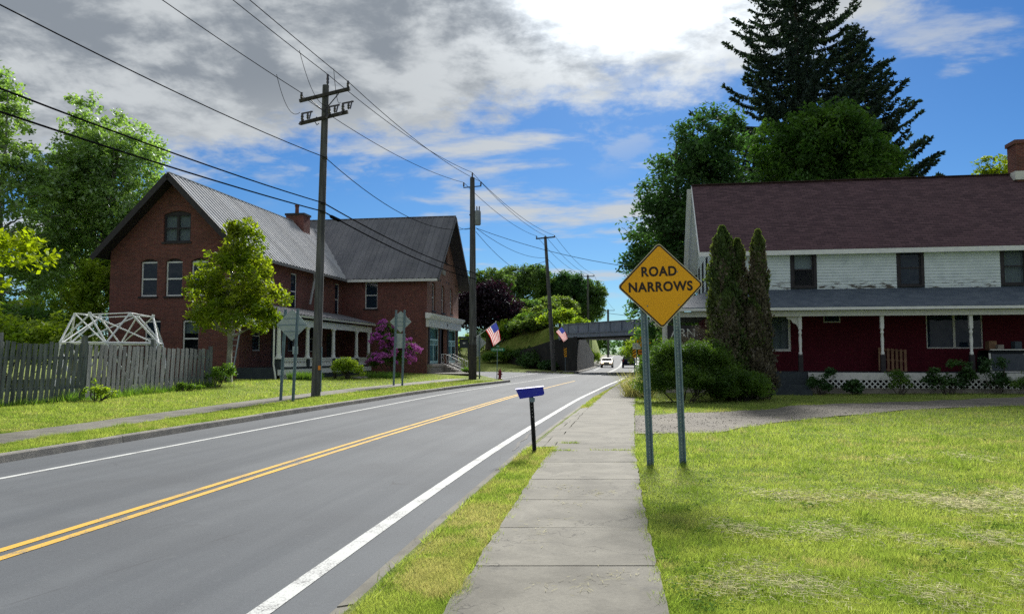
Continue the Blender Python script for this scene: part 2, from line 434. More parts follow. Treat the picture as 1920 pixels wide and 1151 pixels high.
    K['interior'] = pm('dark_room', (0.012, 0.012, 0.016), None, rough=0.95)
    K['curtain'] = pm('curtain', (0.50, 0.52, 0.52), (0.36, 0.39, 0.40), 7, 0.9, stretch=(6, 6, 0.6))
    K['sage'] = pm('sage_paint', (0.28, 0.58, 0.63), (0.36, 0.66, 0.69), 4, 0.6)
    K['pale_teal'] = pm('pale_teal_paint', (0.46, 0.68, 0.70), (0.38, 0.60, 0.63), 4, 0.6)
    K['steel'] = pm('galvanised_steel', (0.15, 0.225, 0.28), (0.22, 0.30, 0.36), 9, 0.55, 0.1, 60, metal=0.3)
    K['alum'] = pm('aluminium_sheet', (0.37, 0.43, 0.45), (0.28, 0.34, 0.37), 4, 0.55, metal=0.3)
    K['iron'] = pm('dark_iron', (0.02, 0.022, 0.026), (0.05, 0.05, 0.055), 8, 0.6, metal=0.3)
    K['pole'] = pm('pole_wood', (0.058, 0.060, 0.062), (0.128, 0.130, 0.134), 3.5, 0.9, 0.7, 25, stretch=(3, 3, 0.22))
    K['pole_dark'] = pm('tarred_pole_wood', (0.030, 0.028, 0.028), (0.065, 0.060, 0.056), 3.5, 0.9, 0.7, 25, stretch=(3, 3, 0.2))
    K['picket'] = pm('grey_fence_wood', (0.085, 0.098, 0.108), (0.180, 0.192, 0.198), 3.0, 0.92, 0.6, 22, stretch=(3, 3, 0.4), rnd=0.5)
    K['bark'] = pm('bark', (0.05, 0.042, 0.035), (0.115, 0.10, 0.085), 5, 0.95, 1.0, 14, stretch=(2, 2, 0.5))
    K['bark_pale'] = pm('pale_bark', (0.19, 0.19, 0.175), (0.33, 0.325, 0.30), 4, 0.95, 0.8, 14, stretch=(1, 1, 0.6))
    K['insulator'] = pm('brown_porcelain', (0.045, 0.04, 0.045), None, rough=0.25, spec=0.6)
    K['cable'] = pm('cable', (0.010, 0.010, 0.012), None, rough=0.95, spec=0.0)
    K['transformer'] = pm('transformer_grey', (0.18, 0.21, 0.23), (0.24, 0.27, 0.29), 5, 0.5)
    # weathered bridge paint
    K['bridge'] = pm('bridge_paint', (0.155, 0.19, 0.265), (0.21, 0.245, 0.32), 1.4, 0.6, 0.1, 20, stretch=(1, 1, 0.5))
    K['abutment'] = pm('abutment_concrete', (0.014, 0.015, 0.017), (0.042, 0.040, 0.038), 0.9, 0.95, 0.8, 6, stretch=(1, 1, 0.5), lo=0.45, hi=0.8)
    K['shingle'] = None
    m, T, out = newmat('roof_shingles')
    p = pos(T, ANG)
    sp = T.n('ShaderNodeSeparateXYZ', {0: p})
    uv = T.n('ShaderNodeCombineXYZ', {0: sp.outputs[0], 1: sp.outputs[2], 2: 0.0}).outputs[0]
    br = T.n('ShaderNodeTexBrick', {'Vector': uv, 'Color1': (0.072, 0.042, 0.052, 1), 'Color2': (0.128, 0.076, 0.088, 1), 'Mortar': (0.035, 0.022, 0.026, 1), 'Scale': 1.0,
             'Mortar Size': 0.008, 'Mortar Smooth': 0.2, 'Bias': 0.0, 'Brick Width': 0.33, 'Row Height': 0.098})
    col = T.mix(T.m('MULTIPLY', T.sstep(0.45, 0.75, T.noise(p, 0.8, 5, 0.6)), 0.45), br.outputs['Color'], (0.115, 0.064, 0.076))
    col = T.n('ShaderNodeVectorMath', {0: col, 'Scale': T.m('ADD', 0.6, T.m('MULTIPLY', T.noise(p, 60, 3, 0.7), 0.8))}, operation='SCALE').outputs[0]
    b = T.n('ShaderNodeBsdfPrincipled', {'Base Color': col, 'Roughness': 0.9, 'Specular IOR Level': 0.25})
    bn = T.n('ShaderNodeBump', {'Height': T.m('SUBTRACT', 1.0, br.outputs['Fac']), 'Strength': 0.8, 'Distance': 0.02}); T.link(bn.outputs[0], b.inputs['Normal'])
    T.link(b.outputs[0], out.inputs[0]); K['shingle'] = m
    K['porch_roof'] = pm('porch_roofing', (0.050, 0.070, 0.100), (0.085, 0.108, 0.140), 2.0, 0.8, 0.3, 40, speck=0.5, sscale=50)
    # clapboard paint, flaking low down on the wall where the porch roof splashes it
    m, T, out = newmat('clapboard_paint')
    p = pos(T)
    zz = T.n('ShaderNodeSeparateXYZ', {0: p}).outputs[2]
    st = T.n('ShaderNodeMapping', {'Vector': p, 'Scale': (1.4, 1.4, 6.0)}).outputs[0]
    flake = T.m('MULTIPLY', T.sstep(0.52, 0.58, T.noise(st, 1.4, 7, 0.65)), T.m('SUBTRACT', 1.0, T.sstep(4.85, 5.25, zz)))
    col = T.mix(T.sstep(0.4, 0.7, T.noise(p, 2, 5, 0.6)), (0.68, 0.76, 0.80), (0.57, 0.65, 0.69))
    col = T.mix(flake, col, (0.10, 0.09, 0.08))
    b = T.n('ShaderNodeBsdfPrincipled', {'Base Color': col, 'Roughness': 0.7, 'Specular IOR Level': 0.3})
    T.link(b.outputs[0], out.inputs[0]); K['clapboard'] = m
    K['red_wall'] = brickmat('red_painted_brick', (0.088, 0.007, 0.019), (0.115, 0.009, 0.024), (0.06, 0.005, 0.013), ANG, (0.05, 0.005, 0.013))
    K['dark_wood'] = pm('dark_painted_wood', (0.028, 0.04, 0.052), (0.045, 0.06, 0.07), 4, 0.8, 0.3, 20)
    K['pallet'] = pm('pallet_wood', (0.20, 0.12, 0.075), (0.30, 0.19, 0.115), 4, 0.9, 0.4, 20, rnd=0.35)
    K['sign_yellow'] = pm('sign_yellow', (0.92, 0.43, 0.0), (0.88, 0.41, 0.0), 3, 0.42, spec=0.4)
    K['sign_black'] = pm('sign_black', (0.022, 0.010, 0.008), None, rough=0.5)
    K['sign_edge'] = pm('sign_edge_white', (0.62, 0.55, 0.42), None, rough=0.5)
    K['sign_orange'] = pm('sign_orange', (0.75, 0.24, 0.02), None, rough=0.5)
    K['sign_green'] = pm('sign_green', (0.01, 0.22, 0.12), None, rough=0.5)
    K['sign_white'] = pm('sign_white', (0.62, 0.64, 0.63), None, rough=0.5)
    K['blue_plastic'] = pm('blue_plastic', (0.012, 0.022, 0.42), (0.018, 0.028, 0.36), 6, 0.5, spec=0.4)
    K['blue_print'] = pm('faded_print', (0.07, 0.10, 0.50), None, rough=0.6)
    K['hydrant'] = pm('hydrant_red', (0.23, 0.02, 0.03), (0.16, 0.015, 0.03), 8, 0.5)
    K['flag_red'] = leafmat('flag_red', (0.48, 0.03, 0.04), (0.48, 0.03, 0.04), 0.4, 1, 0.0, (1, 1, 1), 0)
    K['flag_white'] = leafmat('flag_white', (0.78, 0.76, 0.76), (0.78, 0.76, 0.76), 0.4, 1, 0.0, (1, 1, 1), 0)
    K['flag_blue'] = leafmat('flag_blue', (0.045, 0.06, 0.28), (0.045, 0.06, 0.28), 0.4, 1, 0.0, (1, 1, 1), 0)
    K['car_cream'] = pm('pale_car_paint', (0.42, 0.40, 0.36), None, rough=0.6, spec=0.1, coat=0.0)
    K['car_dark'] = pm('navy_car_paint', (0.008, 0.010, 0.026), None, rough=0.6, spec=0.08, coat=0.0)
    K['tyre'] = pm('tyre', (0.02, 0.02, 0.022), None, rough=0.85)
    K['car_glass'] = pm('car_glass', (0.02, 0.025, 0.03), None, rough=0.15, spec=0.3)
    K['headlight'] = emit('headlight_lit', (1.0, 0.72, 0.45), 2.2)
    K['tail'] = pm('tail_lamp', (0.25, 0.01, 0.01), None, rough=0.3)
    K['chrome'] = pm('chrome', (0.6, 0.6, 0.62), None, rough=0.2, metal=1.0)
    # foliage
    K['maple'] = leafmat('maple_leaf', (0.048, 0.112, 0.040), (0.080, 0.155, 0.046), 0.46, 0.35, 0.6, (1.0, 1.2, 0.6))
    K['maple_bright'] = leafmat('maple_leaf_light', (0.062, 0.140, 0.030), (0.105, 0.195, 0.038), 0.5, 0.4, 0.6, (1.1, 1.25, 0.55))
    K['maple_young'] = leafmat('young_maple_leaf', (0.150, 0.230, 0.014), (0.245, 0.30, 0.022), 0.54, 0.9, 0.55)
    K['maple_yellow'] = leafmat('golden_maple_leaf', (0.25, 0.34, 0.010), (0.32, 0.39, 0.014), 0.5, 1.5, 0.5)
    K['poplar'] = leafmat('poplar_leaf', (0.17, 0.29, 0.090), (0.25, 0.39, 0.11), 0.58, 0.4, 0.8, gloss=0.10)
    K['plum'] = leafmat('purple_leaf', (0.018, 0.012, 0.022), (0.030, 0.020, 0.032), 0.3, 0.5, 0.6, (1.5, 0.6, 0.8))
    K['green_far'] = leafmat('mid_green_leaf', (0.085, 0.160, 0.052), (0.130, 0.210, 0.060), 0.45, 0.25, 0.5)
    K['green_pale'] = leafmat('pale_green_leaf', (0.125, 0.200, 0.050), (0.175, 0.245, 0.058), 0.45, 0.3, 0.5)
    K['spruce'] = leafmat('spruce_needles', (0.028, 0.054, 0.042), (0.046, 0.080, 0.058), 0.3, 0.5, 0.6)
    K['arbor'] = leafmat('cedar_spray', (0.070, 0.115, 0.036), (0.110, 0.140, 0.048), 0.4, 0.9, 0.7)
    K['arbor_brown'] = leafmat('withered_cedar', (0.105, 0.095, 0.066), (0.150, 0.130, 0.092), 0.25, 1.2, 0.7, (1, 1, 1))
    K['juniper'] = leafmat('juniper_needles', (0.055, 0.120, 0.022), (0.125, 0.220, 0.030), 0.45, 0.8, 0.6)
    K['rhodo'] = leafmat('magenta_bloom', (0.52, 0.12, 0.50), (0.64, 0.22, 0.60), 0.3, 1.2, 0.5, (1, 1, 1), 0)
    K['shrub'] = leafmat('shrub_leaf', (0.095, 0.195, 0.036), (0.16, 0.27, 0.045), 0.52, 0.8, 0.6)
    K['shrub_light'] = leafmat('light_shrub_leaf', (0.22, 0.34, 0.035), (0.31, 0.40, 0.042), 0.55, 0.8, 0.6)
mats()
K = MATS
# ------------------------------------------------------------------ the lie of the land
def curve(pts):
    a = np.array(sorted(pts), dtype=float)
    y, x = a[:, 0], a[:, 1]
    def f(q):
        q = np.asarray(q, dtype=float)
        r = np.interp(q, y, x)
        s0 = (x[1] - x[0]) / (y[1] - y[0]); s1 = (x[-1] - x[-2]) / (y[-1] - y[-2])
        r = np.where(q < y[0], x[0] + (q - y[0]) * s0, r)
        return np.where(q > y[-1], x[-1] + (q - y[-1]) * s1, r)
    return f
def smooth_curve(pts, n=7):
    """the same, with the corners rounded off"""
    f = curve(pts)
    def g(q):
        q = np.asarray(q, dtype=float)
        o = np.linspace(-3.0, 3.0, n)
        return sum(f(q + k) for k in o) / n
    return g
XL = smooth_curve([(-40, -15.6), (0, -9.85), (11.9, -7.93), (17.2, -7.1), (25.5, -5.67), (35, -3.9), (42.4, -2.15), (49.5, -0.1), (60, 2.6), (72, 5.75), (88, 8.56), (115, 12.6), (132, 15.3), (190, 24.6), (300, 43)])
WR = smooth_curve([(-40, -8.6), (0, -2.35), (6.42, -1.43), (9.78, -0.95), (15.5, -0.02), (29.7, 2.52), (45.7, 5.78), (55.3, 7.87), (72, 10.95), (88, 13.9), (115, 18.8), (132, 21.6), (190, 31), (300, 49.5)])
def XR(y): return WR(y) + 0.45
WL = smooth_curve([(-40, -14.4), (0, -8.6), (10.4, -6.95), (16.85, -5.84), (22.2, -4.93), (33.5, -3.05), (40.3, -1.6), (48, 0.35), (60, 3.2), (72, 6.3), (88, 9.1), (115, 13.1), (132, 15.8), (190, 25.1), (300, 43.5)])
YC = smooth_curve([(-40, -11.5), (0, -5.35), (6.42, -4.28), (13.98, -3.1), (32.1, 0.05), (45.7, 2.9), (60, 6.0), (72, 8.6), (88, 11.5), (115, 15.95), (132, 18.7), (190, 28.05), (300, 46.5)])
SL = smooth_curve([(-40, -6.5), (4.92, -0.40), (6.1, -0.26), (8.14, -0.01), (10.24, 0.28), (13, 0.62), (24, 2.37), (34.4, 4.18), (50, 7.15), (62, 9.75)], 3)
SR = smooth_curve([(-40, -4.6), (4.92, 0.98), (6.29, 1.13), (9.94, 1.60), (13, 2.06), (18.7, 2.95), (24, 3.8), (33.5, 5.45), (50, 8.45), (62, 11.0)], 3)
NL = smooth_curve([(-40, -14.8), (5, -9.75), (13.15, -8.9), (16.4, -8.6), (24, -8.1), (32, -7.0), (39.2, -5.7), (50, -3.1)])
NF = smooth_curve([(-40, -16.0), (5, -10.9), (15.2, -10.0), (19, -9.6), (26, -8.95), (34.7, -7.75), (42, -6.15), (50, -4.3)])
def sst(a, b, x):
    t = np.clip((np.asarray(x, dtype=float) - a) / (b - a), 0, 1); return t * t * (3 - 2 * t)
def zroad(y): return 1.95 * sst(112, 205, y)

SIDE = np.array([(0.4, 49.2), (-0.1, 49.5), (-1.5, 56), (-3.3, 64), (-5.0, 72), (-9, 84), (-22, 102), (-60, 130), (-60, 150), (-25, 113), (-14, 99), (-5.5, 88), (-1.1, 83), (2.2, 80), (4.4, 77.5), (5.6, 73), (6.6, 72), (3.2, 60)])
def inpoly(x, y, P):
    x = np.asarray(x, dtype=float); y = np.asarray(y, dtype=float)
    r = np.zeros(np.broadcast(x, y).shape, dtype=bool)
    n = len(P)
    for i in range(n):
        x0, y0 = P[i]; x1, y1 = P[(i + 1) % n]
        if y0 == y1: continue
        c = ((y0 > y) != (y1 > y)) & (x < (x1 - x0) * (y - y0) / (y1 - y0) + x0)
        r ^= c
    return r
RA = np.array([5.8, 82.0]); RB = np.array([11.9, 70.0])
RD = (RB - RA) / np.linalg.norm(RB - RA)               # along the railway, towards the viewer
RN = np.array([-RD[1], RD[0]])                          # across it, away from the viewer
def ground(x, y):
    x = np.asarray(x, dtype=float); y = np.asarray(y, dtype=float)
    dl = XL(y) - x; dr = x - XR(y)
    z = zroad(y)
    left = 0.11 + 0.24 * sst(1.5, 11, dl) + 0.06 * np.sin(x * 0.31 + y * 0.17) * sst(3, 12, dl)
    left = left + 1.15 * sst(84, 101, y) * sst(2.5, 9, dl) * (1 - sst(140, 200, y))
    right = 0.045 + 0.05 * sst(5, 16, dr) + 0.03 * np.sin(x * 0.5 + 1.0) * np.sin(y * 0.37) * sst(2.5, 6, dr)
    h = np.where(dl > 0, left, np.where(dr > 0, right, -0.06))
    # railway embankment
    qx = x - RA[0]; qy = y - RA[1]
    t = -(qx * RD[0] + qy * RD[1]); s = qx * RN[0] + qy * RN[1]
    bank = np.clip(np.minimum(5.0 + 0.62 * s, 5.0 + 0.5 * (10.0 - s)), 0, 5.0)
    # left of the road the line bends away: its slope faces the side street
    sl_ = x - (5.6 - 0.13 * (y - 82))
    bankl = np.clip(np.minimum(4.9 + 0.60 * sl_, 4.9), 0, 4.9)
    wing = (x - 5.7) * 0.843 + (y - 82.1) * 0.537                # behind the wing wall
    bankl = bankl * sst(0.9, 2.0, wing)
    wl = sst(1.9, 2.3, dl) * sst(80, 82, y) * (1 - sst(150, 190, y))
    wr = sst(1.2, 1.8, dr) * sst(58, 67, y)
    bank = np.maximum(bank * wr, bankl * wl)
    # cutting beyond the bridge
    cut = 3.2 * sst(2.2, 9, dl) * sst(100, 118, y) * (1 - sst(170, 215, y))
    h = h + np.maximum(bank, np.where(dl > 0, cut, 0))
    side = inpoly(x, y, SIDE) & (dl > -0.2)
    h = np.where(side, -0.06, h)
    return z + h
def gz(x, y): return float(ground(x, y))
def gp(px, py, z=0.05):
    """the point of the ground behind a pixel (z: roughly how high the ground is there)"""
    d = ray(px, py); t = (z - EYE) / d.z
    return Vector((d.x * t, d.y * t, z))

def build_ground():
    ys = np.concatenate([np.arange(-40, 4, 2.0), np.arange(4, 30, 0.5), np.arange(30, 140, 0.75), np.arange(140, 240, 3.0), np.array([250, 270, 300, 350, 420, 520, 700, 1000, 1600, 2600])])
    off = np.concatenate([[0.0, 0.14, 0.3], np.arange(0.6, 3, 0.35), np.arange(3, 16, 0.8), np.arange(16, 45, 1.6), np.arange(45, 110, 5), [130, 170, 240, 400, 800, 1600, 2600]])
    xl = XL(ys); xr = XR(ys)
    L = xl[:, None] - off[::-1][None, :]
    mid = xl[:, None] + (xr - xl)[:, None] * np.linspace(0.001, 0.999, 8)[None, :]
    Rr = xr[:, None] + off[None, :]
    X = np.concatenate([L, mid, Rr], axis=1)
    Y = np.repeat(ys[:, None], X.shape[1], axis=1)
    Z = ground(X, Y)
    V = np.stack([X, Y, Z], -1).reshape(-1, 3)
    ny, nx = X.shape
    i = np.arange(ny - 1)[:, None] * nx + np.arange(nx - 1)[None, :]
    F = np.stack([i, i + 1, i + nx + 1, i + nx], -1).reshape(-1, 4)
    o = link('ground', np_mesh('ground', V, F, K['lawn'], True))
    tag(o, kind='structure')
build_ground()

def strip(name, m, fl, fr, ys, dz, kind='structure', cols=1, zf=None, parent=None):
    ys = np.asarray(ys, dtype=float)
    a, b = fl(ys), fr(ys)
    t = np.linspace(0, 1, cols + 1)
    X = a[:, None] + (b - a)[:, None] * t[None, :]
    Y = np.repeat(ys[:, None], cols + 1, axis=1)
    Z = (zf(X, Y) if zf else np.repeat(zroad(ys)[:, None], cols + 1, axis=1)) + dz
    V = np.stack([X, Y, Z], -1).reshape(-1, 3)
    i = np.arange(len(ys) - 1)[:, None] * (cols + 1) + np.arange(cols)[None, :]
    F = np.stack([i, i + 1, i + cols + 2, i + cols + 1], -1).reshape(-1, 4)
    o = link(name, np_mesh(name, V, F, m, True), parent)
    return tag(o, kind=kind) if kind else o
def K_(f, c): return lambda y: f(y) + c
def poly_sheet(name, m, pts, z, kind='structure'):
    b = MB(); b.add([(p[0], p[1], z if not callable(z) else z(p[0], p[1])) for p in pts], [tuple(range(len(pts)))])
    o = b.build(name, m, None, fix=False)
    if o.data.polygons[0].normal.z < 0: o.data.flip_normals()
    return tag(o, kind=kind)

YS = np.concatenate([np.arange(-30, 140, 1.0), np.arange(140, 330, 4.0)])
strip('road', K['asphalt'], K_(XL, -0.03), K_(XR, 0.02), YS, 0.0, cols=4)
poly_sheet('side_street', K['asphalt'], SIDE, -0.004)
# painted lines
strip('road_marking', K['white_paint_road'], K_(WR, -0.075), K_(WR, 0.075), YS, 0.005)
strip('road_marking', K['white_paint_road'], K_(WL, -0.055), K_(WL, 0.055), YS[YS < 75], 0.005)
strip('road_marking', K['yellow_paint_road'], K_(YC, -0.16), K_(YC, -0.055), YS[YS < 36], 0.005)
strip('road_marking', K['yellow_paint_road'], K_(YC, 0.055), K_(YC, 0.16), YS[YS < 36], 0.005)
strip('road_marking', K['yellow_paint_road'], K_(YC, -0.055), K_(YC, 0.055), np.arange(38, 52.5, 1.0), 0.005)
strip('road_marking', K['white_paint_road'], K_(YC, -0.16), K_(YC, -0.05), np.arange(66, 200, 2.0), 0.005)
strip('road_marking', K['white_paint_road'], K_(YC, 0.05), K_(YC, 0.16), np.arange(66, 200, 2.0), 0.005)
strip('road_marking', K['white_paint_road'], K_(WL, 0.1), K_(WL, 0.22), np.arange(90, 200, 2.0), 0.005)
def ground_line(name, m, p0, p1, w, z):
    p0 = Vector((*p0, z)); p1 = Vector((*p1, z)); n = (p1 - p0).normalized().cross(Vector((0, 0, 1))) * (w / 2)
    b = MB(); b.add([p0 - n, p1 - n, p1 + n, p0 + n], [(0, 1, 2, 3)])
    return tag(b.build(name, m), kind='structure')
ground_line('road_marking', K['white_paint_road'], (-0.9, 57.5), (2.6, 76.5), 0.14, 0.003)
ground_line('road_marking', K['white_paint_road'], (-2.7, 60.5), (-1.5, 62.0), 0.35, 0.003)

# tar-sealed crack at the driveway mouth
cb = MB(); cb.T = None
cp = [(0.02, 13.6), (0.1, 14.2), (0.13, 14.9), (0.27, 15.5), (0.33, 16.3), (0.5, 17.2), (0.56, 17.8)]
for i in range(len(cp) - 1):
    a, c = Vector((*cp[i], 0.006)), Vector((*cp[i + 1], 0.006)); n = (c - a).normalized().cross(Vector((0, 0, 1))) * (0.018 + 0.012 * (i % 2))
    cb.add([a - n, c - n, c + n, a + n], [(0, 1, 2, 3)])
tag(cb.build('sealed_crack', K['tyre']), kind='structure')

# left curb: one stone after another
def curb(name, f, y0, y1, step, top, w, m, zf=None):
    root = empty(name, (float(f(y0)), y0, 0), kind='structure')
    y = y0; rr = random.Random(5)
    while y < y1 - 0.2:
        ye = min(y + step * rr.uniform(0.9, 1.1), y1)
        q = np.linspace(y + 0.008, ye - 0.008, 5)
        x = f(q); dzs = rr.uniform(-0.006, 0.006)
        b = MB(); V = []
        for xx, yy in zip(x, q):
            zb = float(zroad(yy))
            V += [(xx + 0.01, yy, zb - 0.1), (xx - 0.015, yy, zb + top - 0.02 + dzs), (xx - 0.035, yy, zb + top + dzs), (xx - w, yy, zb + top + dzs), (xx - w, yy, zb - 0.1)]
        fs = []
        for i in range(4):
            for k in range(5):
                fs.append((i * 5 + k, i * 5 + (k + 1) % 5, (i + 1) * 5 + (k + 1) % 5, (i + 1) * 5 + k))
        fs += [(0, 1, 2, 3, 4), (24, 23, 22, 21, 20)]
        b.add([Vector(v) - root.location for v in V], fs)
        b.build('curb_stone', m, root)
        y = ye
    return root
curb('left_curb', XL, -6, 49.6, 2.9, 0.135, 0.17, K['curb'])
curb('far_left_curb', XL, 73.5, 190, 6.0, 0.13, 0.17, K['curb'])
# curb round the grass corner beyond the side street
isl = [(6.0, 73.6), (4.5, 77.6), (2.2, 80.1), (-1.1, 83.1), (-5.5, 88.1), (-14, 99.1)]
ic = empty('corner_curb', (*isl[0], 0), kind='structure')
for a, c in zip(isl[:-1], isl[1:]):
    b = MB(); b.beam(Vector((*a, 0.03)) - ic.location, Vector((*c, 0.03)) - ic.location, 0.16, 0.22); b.build('curb_stone', K['curb'], ic)

# right gutter, apron and sidewalk slabs
gut = empty('gutter', (float(XR(0)), 0, 0), kind='structure')
y = -4.0; rr = random.Random(9)
while y < 62:
    ye = y + 3.05
    q = np.linspace(y + 0.01, ye - 0.01, 4)
    w = np.interp(q, [0, 12.5, 13.5, 23.5, 24.5, 70], [0.24, 0.22, 0.20, 0.20, 0.2, 0.2])
    b = MB(); V = []; dz = rr.uniform(-0.004, 0.004)
    for xx, yy, ww in zip(XR(q), q, w):
        V += [(xx + 0.012, yy, -0.05), (xx + 0.012, yy, 0.012 + dz), (xx + ww, yy, 0.045 + dz), (xx + ww, yy, -0.05)]
    fs = []
    for i in range(3):
        for k in range(4): fs.append((i * 4 + k, i * 4 + (k + 1) % 4, (i + 1) * 4 + (k + 1) % 4, (i + 1) * 4 + k))
    fs += [(0, 1, 2, 3), (15, 14, 13, 12)]
    b.add([Vector(v) - gut.location for v in V], fs); b.build('gutter_stone', K['concrete'], gut)
    y = ye

def slab_run(root, fl, fr, cuts, ztop, m, gap=0.0035, seed=3, name='slab'):
    r = random.Random(seed)
    for y0, y1 in zip(cuts[:-1], cuts[1:]):
        m_ = 9
        q = np.linspace(y0 + gap, y1 - gap, m_)
        a, c = fl(q) + np.array([r.uniform(-.016, .016) for _ in q]), fr(q) + np.array([r.uniform(-.016, .016) for _ in q]); dz = [r.uniform(-0.0035, 0.0035) for _ in range(4)]
        V = []
        for i in range(m_):
            t = i / (m_ - 1)
            zl = ztop(a[i], q[i]) + dz[0] * (1 - t) + dz[2] * t; zr_ = ztop(c[i], q[i]) + dz[1] * (1 - t) + dz[3] * t
            V += [(a[i], q[i], zl - 0.09), (a[i], q[i] , zl), (c[i], q[i], zr_), (c[i], q[i], zr_ - 0.09)]
        fs = []
        for i in range(m_ - 1):
            for k in range(4): fs.append((i * 4 + k, i * 4 + (k + 1) % 4, (i + 1) * 4 + (k + 1) % 4, (i + 1) * 4 + k))
        e = 4 * (m_ - 1); fs += [(0, 1, 2, 3), (e + 3, e + 2, e + 1, e)]
        b = MB(); b.add([Vector(v) - root.location for v in V], fs); b.build(name, m, root)
rs = empty('right_sidewalk', (float(SL(0)), 0, 0.05), kind='structure')
cuts = [-1.2, 0.25, 1.7, 3.1, 4.52, 5.9, 7.2, 8.58, 10.0, 11.6, 13.0, 14.1, 16.4, 18.8, 21.3, 24.0, 25.6, 27.4, 29.2, 31.0, 32.8, 34.6, 36.6, 38.6, 40.8, 43, 45.4, 48, 50.6, 53.4, 56.4, 59.4, 62.4]
slab_run(rs, SL, SR, cuts, lambda x, y: 0.078, K['concrete'])
strip('sidewalk_bed', K['dirt'], K_(SL, 0.04), K_(SR, -0.04), np.arange(-2, 62, 1.0), 0.066)
ap = empty('driveway_apron', (float(XR(18)), 18, 0.05), kind='structure')
slab_run(ap, K_(XR, 0.225), lambda y: (XR(y) + 0.225 + SL(y) - 0.015) / 2 - 0.008, [13.6, 18.6, 23.9], lambda x, y: 0.062, K['concrete'], seed=5)
slab_run(ap, lambda y: (XR(y) + 0.225 + SL(y) - 0.015) / 2 + 0.008, K_(SL, -0.015), [13.6, 18.6, 23.9], lambda x, y: 0.072, K['concrete'], seed=6)
ls = empty('left_sidewalk', (float(NL(20)), 20, 0.12), kind='structure')
slab_run(ls, NF, NL, list(np.concatenate([np.arange(2, 50, 1.85), [50.5]])), lambda x, y: gz(x, y) + 0.022, K['concrete'], seed=8, gap=0.006)
strip('far_sidewalk', K['concrete'], K_(XL, -1.75), K_(XL, -0.2), np.arange(76, 200, 2.0), 0.142)
poly_sheet('shop_forecourt', K['concrete'], [(-5.2, 58.0), (-3.3, 57.6), (-1.9, 57.2), (-3.6, 64.5), (-5.0, 70.5), (-5.3, 70.5), (-6.5, 58.6)], lambda x, y: 0.36)

# gravel drive
near = [(2.35, 15.9), (4.4, 16.3), (5.6, 17.9), (7.7, 20.1), (11.3, 22.5), (16.6, 24.5), (30, 27.5), (60, 32)]
farp = [(60, 37), (30, 33.0), (19.6, 29.2), (9.4, 25.3), (7.8, 23.6), (5.1, 21.9), (3.35, 21.0)]
nearC = curve([(p[0], p[1]) for p in near]); farC = curve([(p[0], p[1]) for p in farp])
GX = np.concatenate([np.arange(2.2, 32, 0.35), np.arange(32, 62, 3)])
rg = random.Random(4)
def gravel():
    V = []; F = []
    ncol = 7
    for i, x in enumerate(GX):
        y0 = float(nearC(x)) + rg.uniform(-.12, .12); y1 = float(farC(x)) + rg.uniform(-.12, .12)
        x_ = max(x, 0)
        for k in range(ncol):
            t = k / (ncol - 1); yy = y0 + (y1 - y0) * t
            xx = max(x_, float(SR(yy)) + 0.02) if i == 0 else max(x_, float(SR(yy)) + 0.02)
            V.append((xx, yy, gz(xx, yy) + 0.012 + 0.012 * math.sin(x * 3 + k)))
    for i in range(len(GX) - 1):
        for k in range(ncol - 1):
            a = i * ncol + k; F.append((a, a + ncol, a + ncol + 1, a + 1))
    return tag(link('gravel_drive', np_mesh('gravel_drive', np.array(V), np.array(F), K['gravel'], True)), kind='structure')
gravel()
# loose stones on the drive
def stones():
    r = np.random.default_rng(11); V = []; F = []; n = 0
    while n < 1500:
        x = r.uniform(2.6, 17); y = r.uniform(16, 29)
        if not (float(nearC(x)) - 0.2 < y < float(farC(x)) + 0.15) or x < float(SR(y)) + .05: continue
        s = r.uniform(0.006, 0.016); z = gz(x, y) + 0.02
        b = len(V)
        V += [(x - s, y - s * .6, z - .005), (x + s * .9, y - s, z - .005), (x + s * .5, y + s, z - .005), (x - s * .3, y + s * .4, z + s * .9), (x + s * .4, y - s * .2, z + s * .8)]
        F += [(b, b + 1, b + 4), (b, b + 4, b + 3), (b + 1, b + 2, b + 4), (b + 2, b + 3, b + 4), (b + 2, b, b + 3)]
        n += 1
    o = link('loose_gravel', np_mesh('loose_gravel', np.array(V), np.array(F), K['gravel']))
    tag(o, 'loose grey gravel stones scattered on the driveway', 'gravel', kind='stuff')
stones()

# ------------------------------------------------------------------ grass
def vnoise(x, y, s, seed):
    """cheap value noise on a grid"""
    r = np.random.default_rng(seed); g = r.random((128, 128))
    x = np.asarray(x) / s; y = np.asarray(y) / s
    i = np.floor(x).astype(int); j = np.floor(y).astype(int); u = x - i; v = y - j
    u = u * u * (3 - 2 * u); v = v * v * (3 - 2 * v)
    f = lambda a, b: g[a % 128, b % 128]
    return (f(i, j) * (1 - u) + f(i + 1, j) * u) * (1 - v) + (f(i, j + 1) * (1 - u) + f(i + 1, j + 1) * u) * v
def blades(x, y, z, h, w, rng, lean=0.6):
    n = len(x)
    a = rng.uniform(0, 2 * np.pi, n); b = rng.uniform(0, 2 * np.pi, n)
    l = rng.uniform(0.15, 1.0, n) * lean * h
    dx = np.cos(a) * w / 2; dy = np.sin(a) * w / 2
    p0 = np.stack([x - dx, y - dy, z], -1); p1 = np.stack([x + dx, y + dy, z], -1)
    p2 = np.stack([x + np.cos(b) * l, y + np.sin(b) * l, z + h * rng.uniform(0.7, 1.0, n)], -1)
    V = np.stack([p0, p1, p2], 1).reshape(-1, 3)
    return V, np.arange(3 * n).reshape(-1, 3)
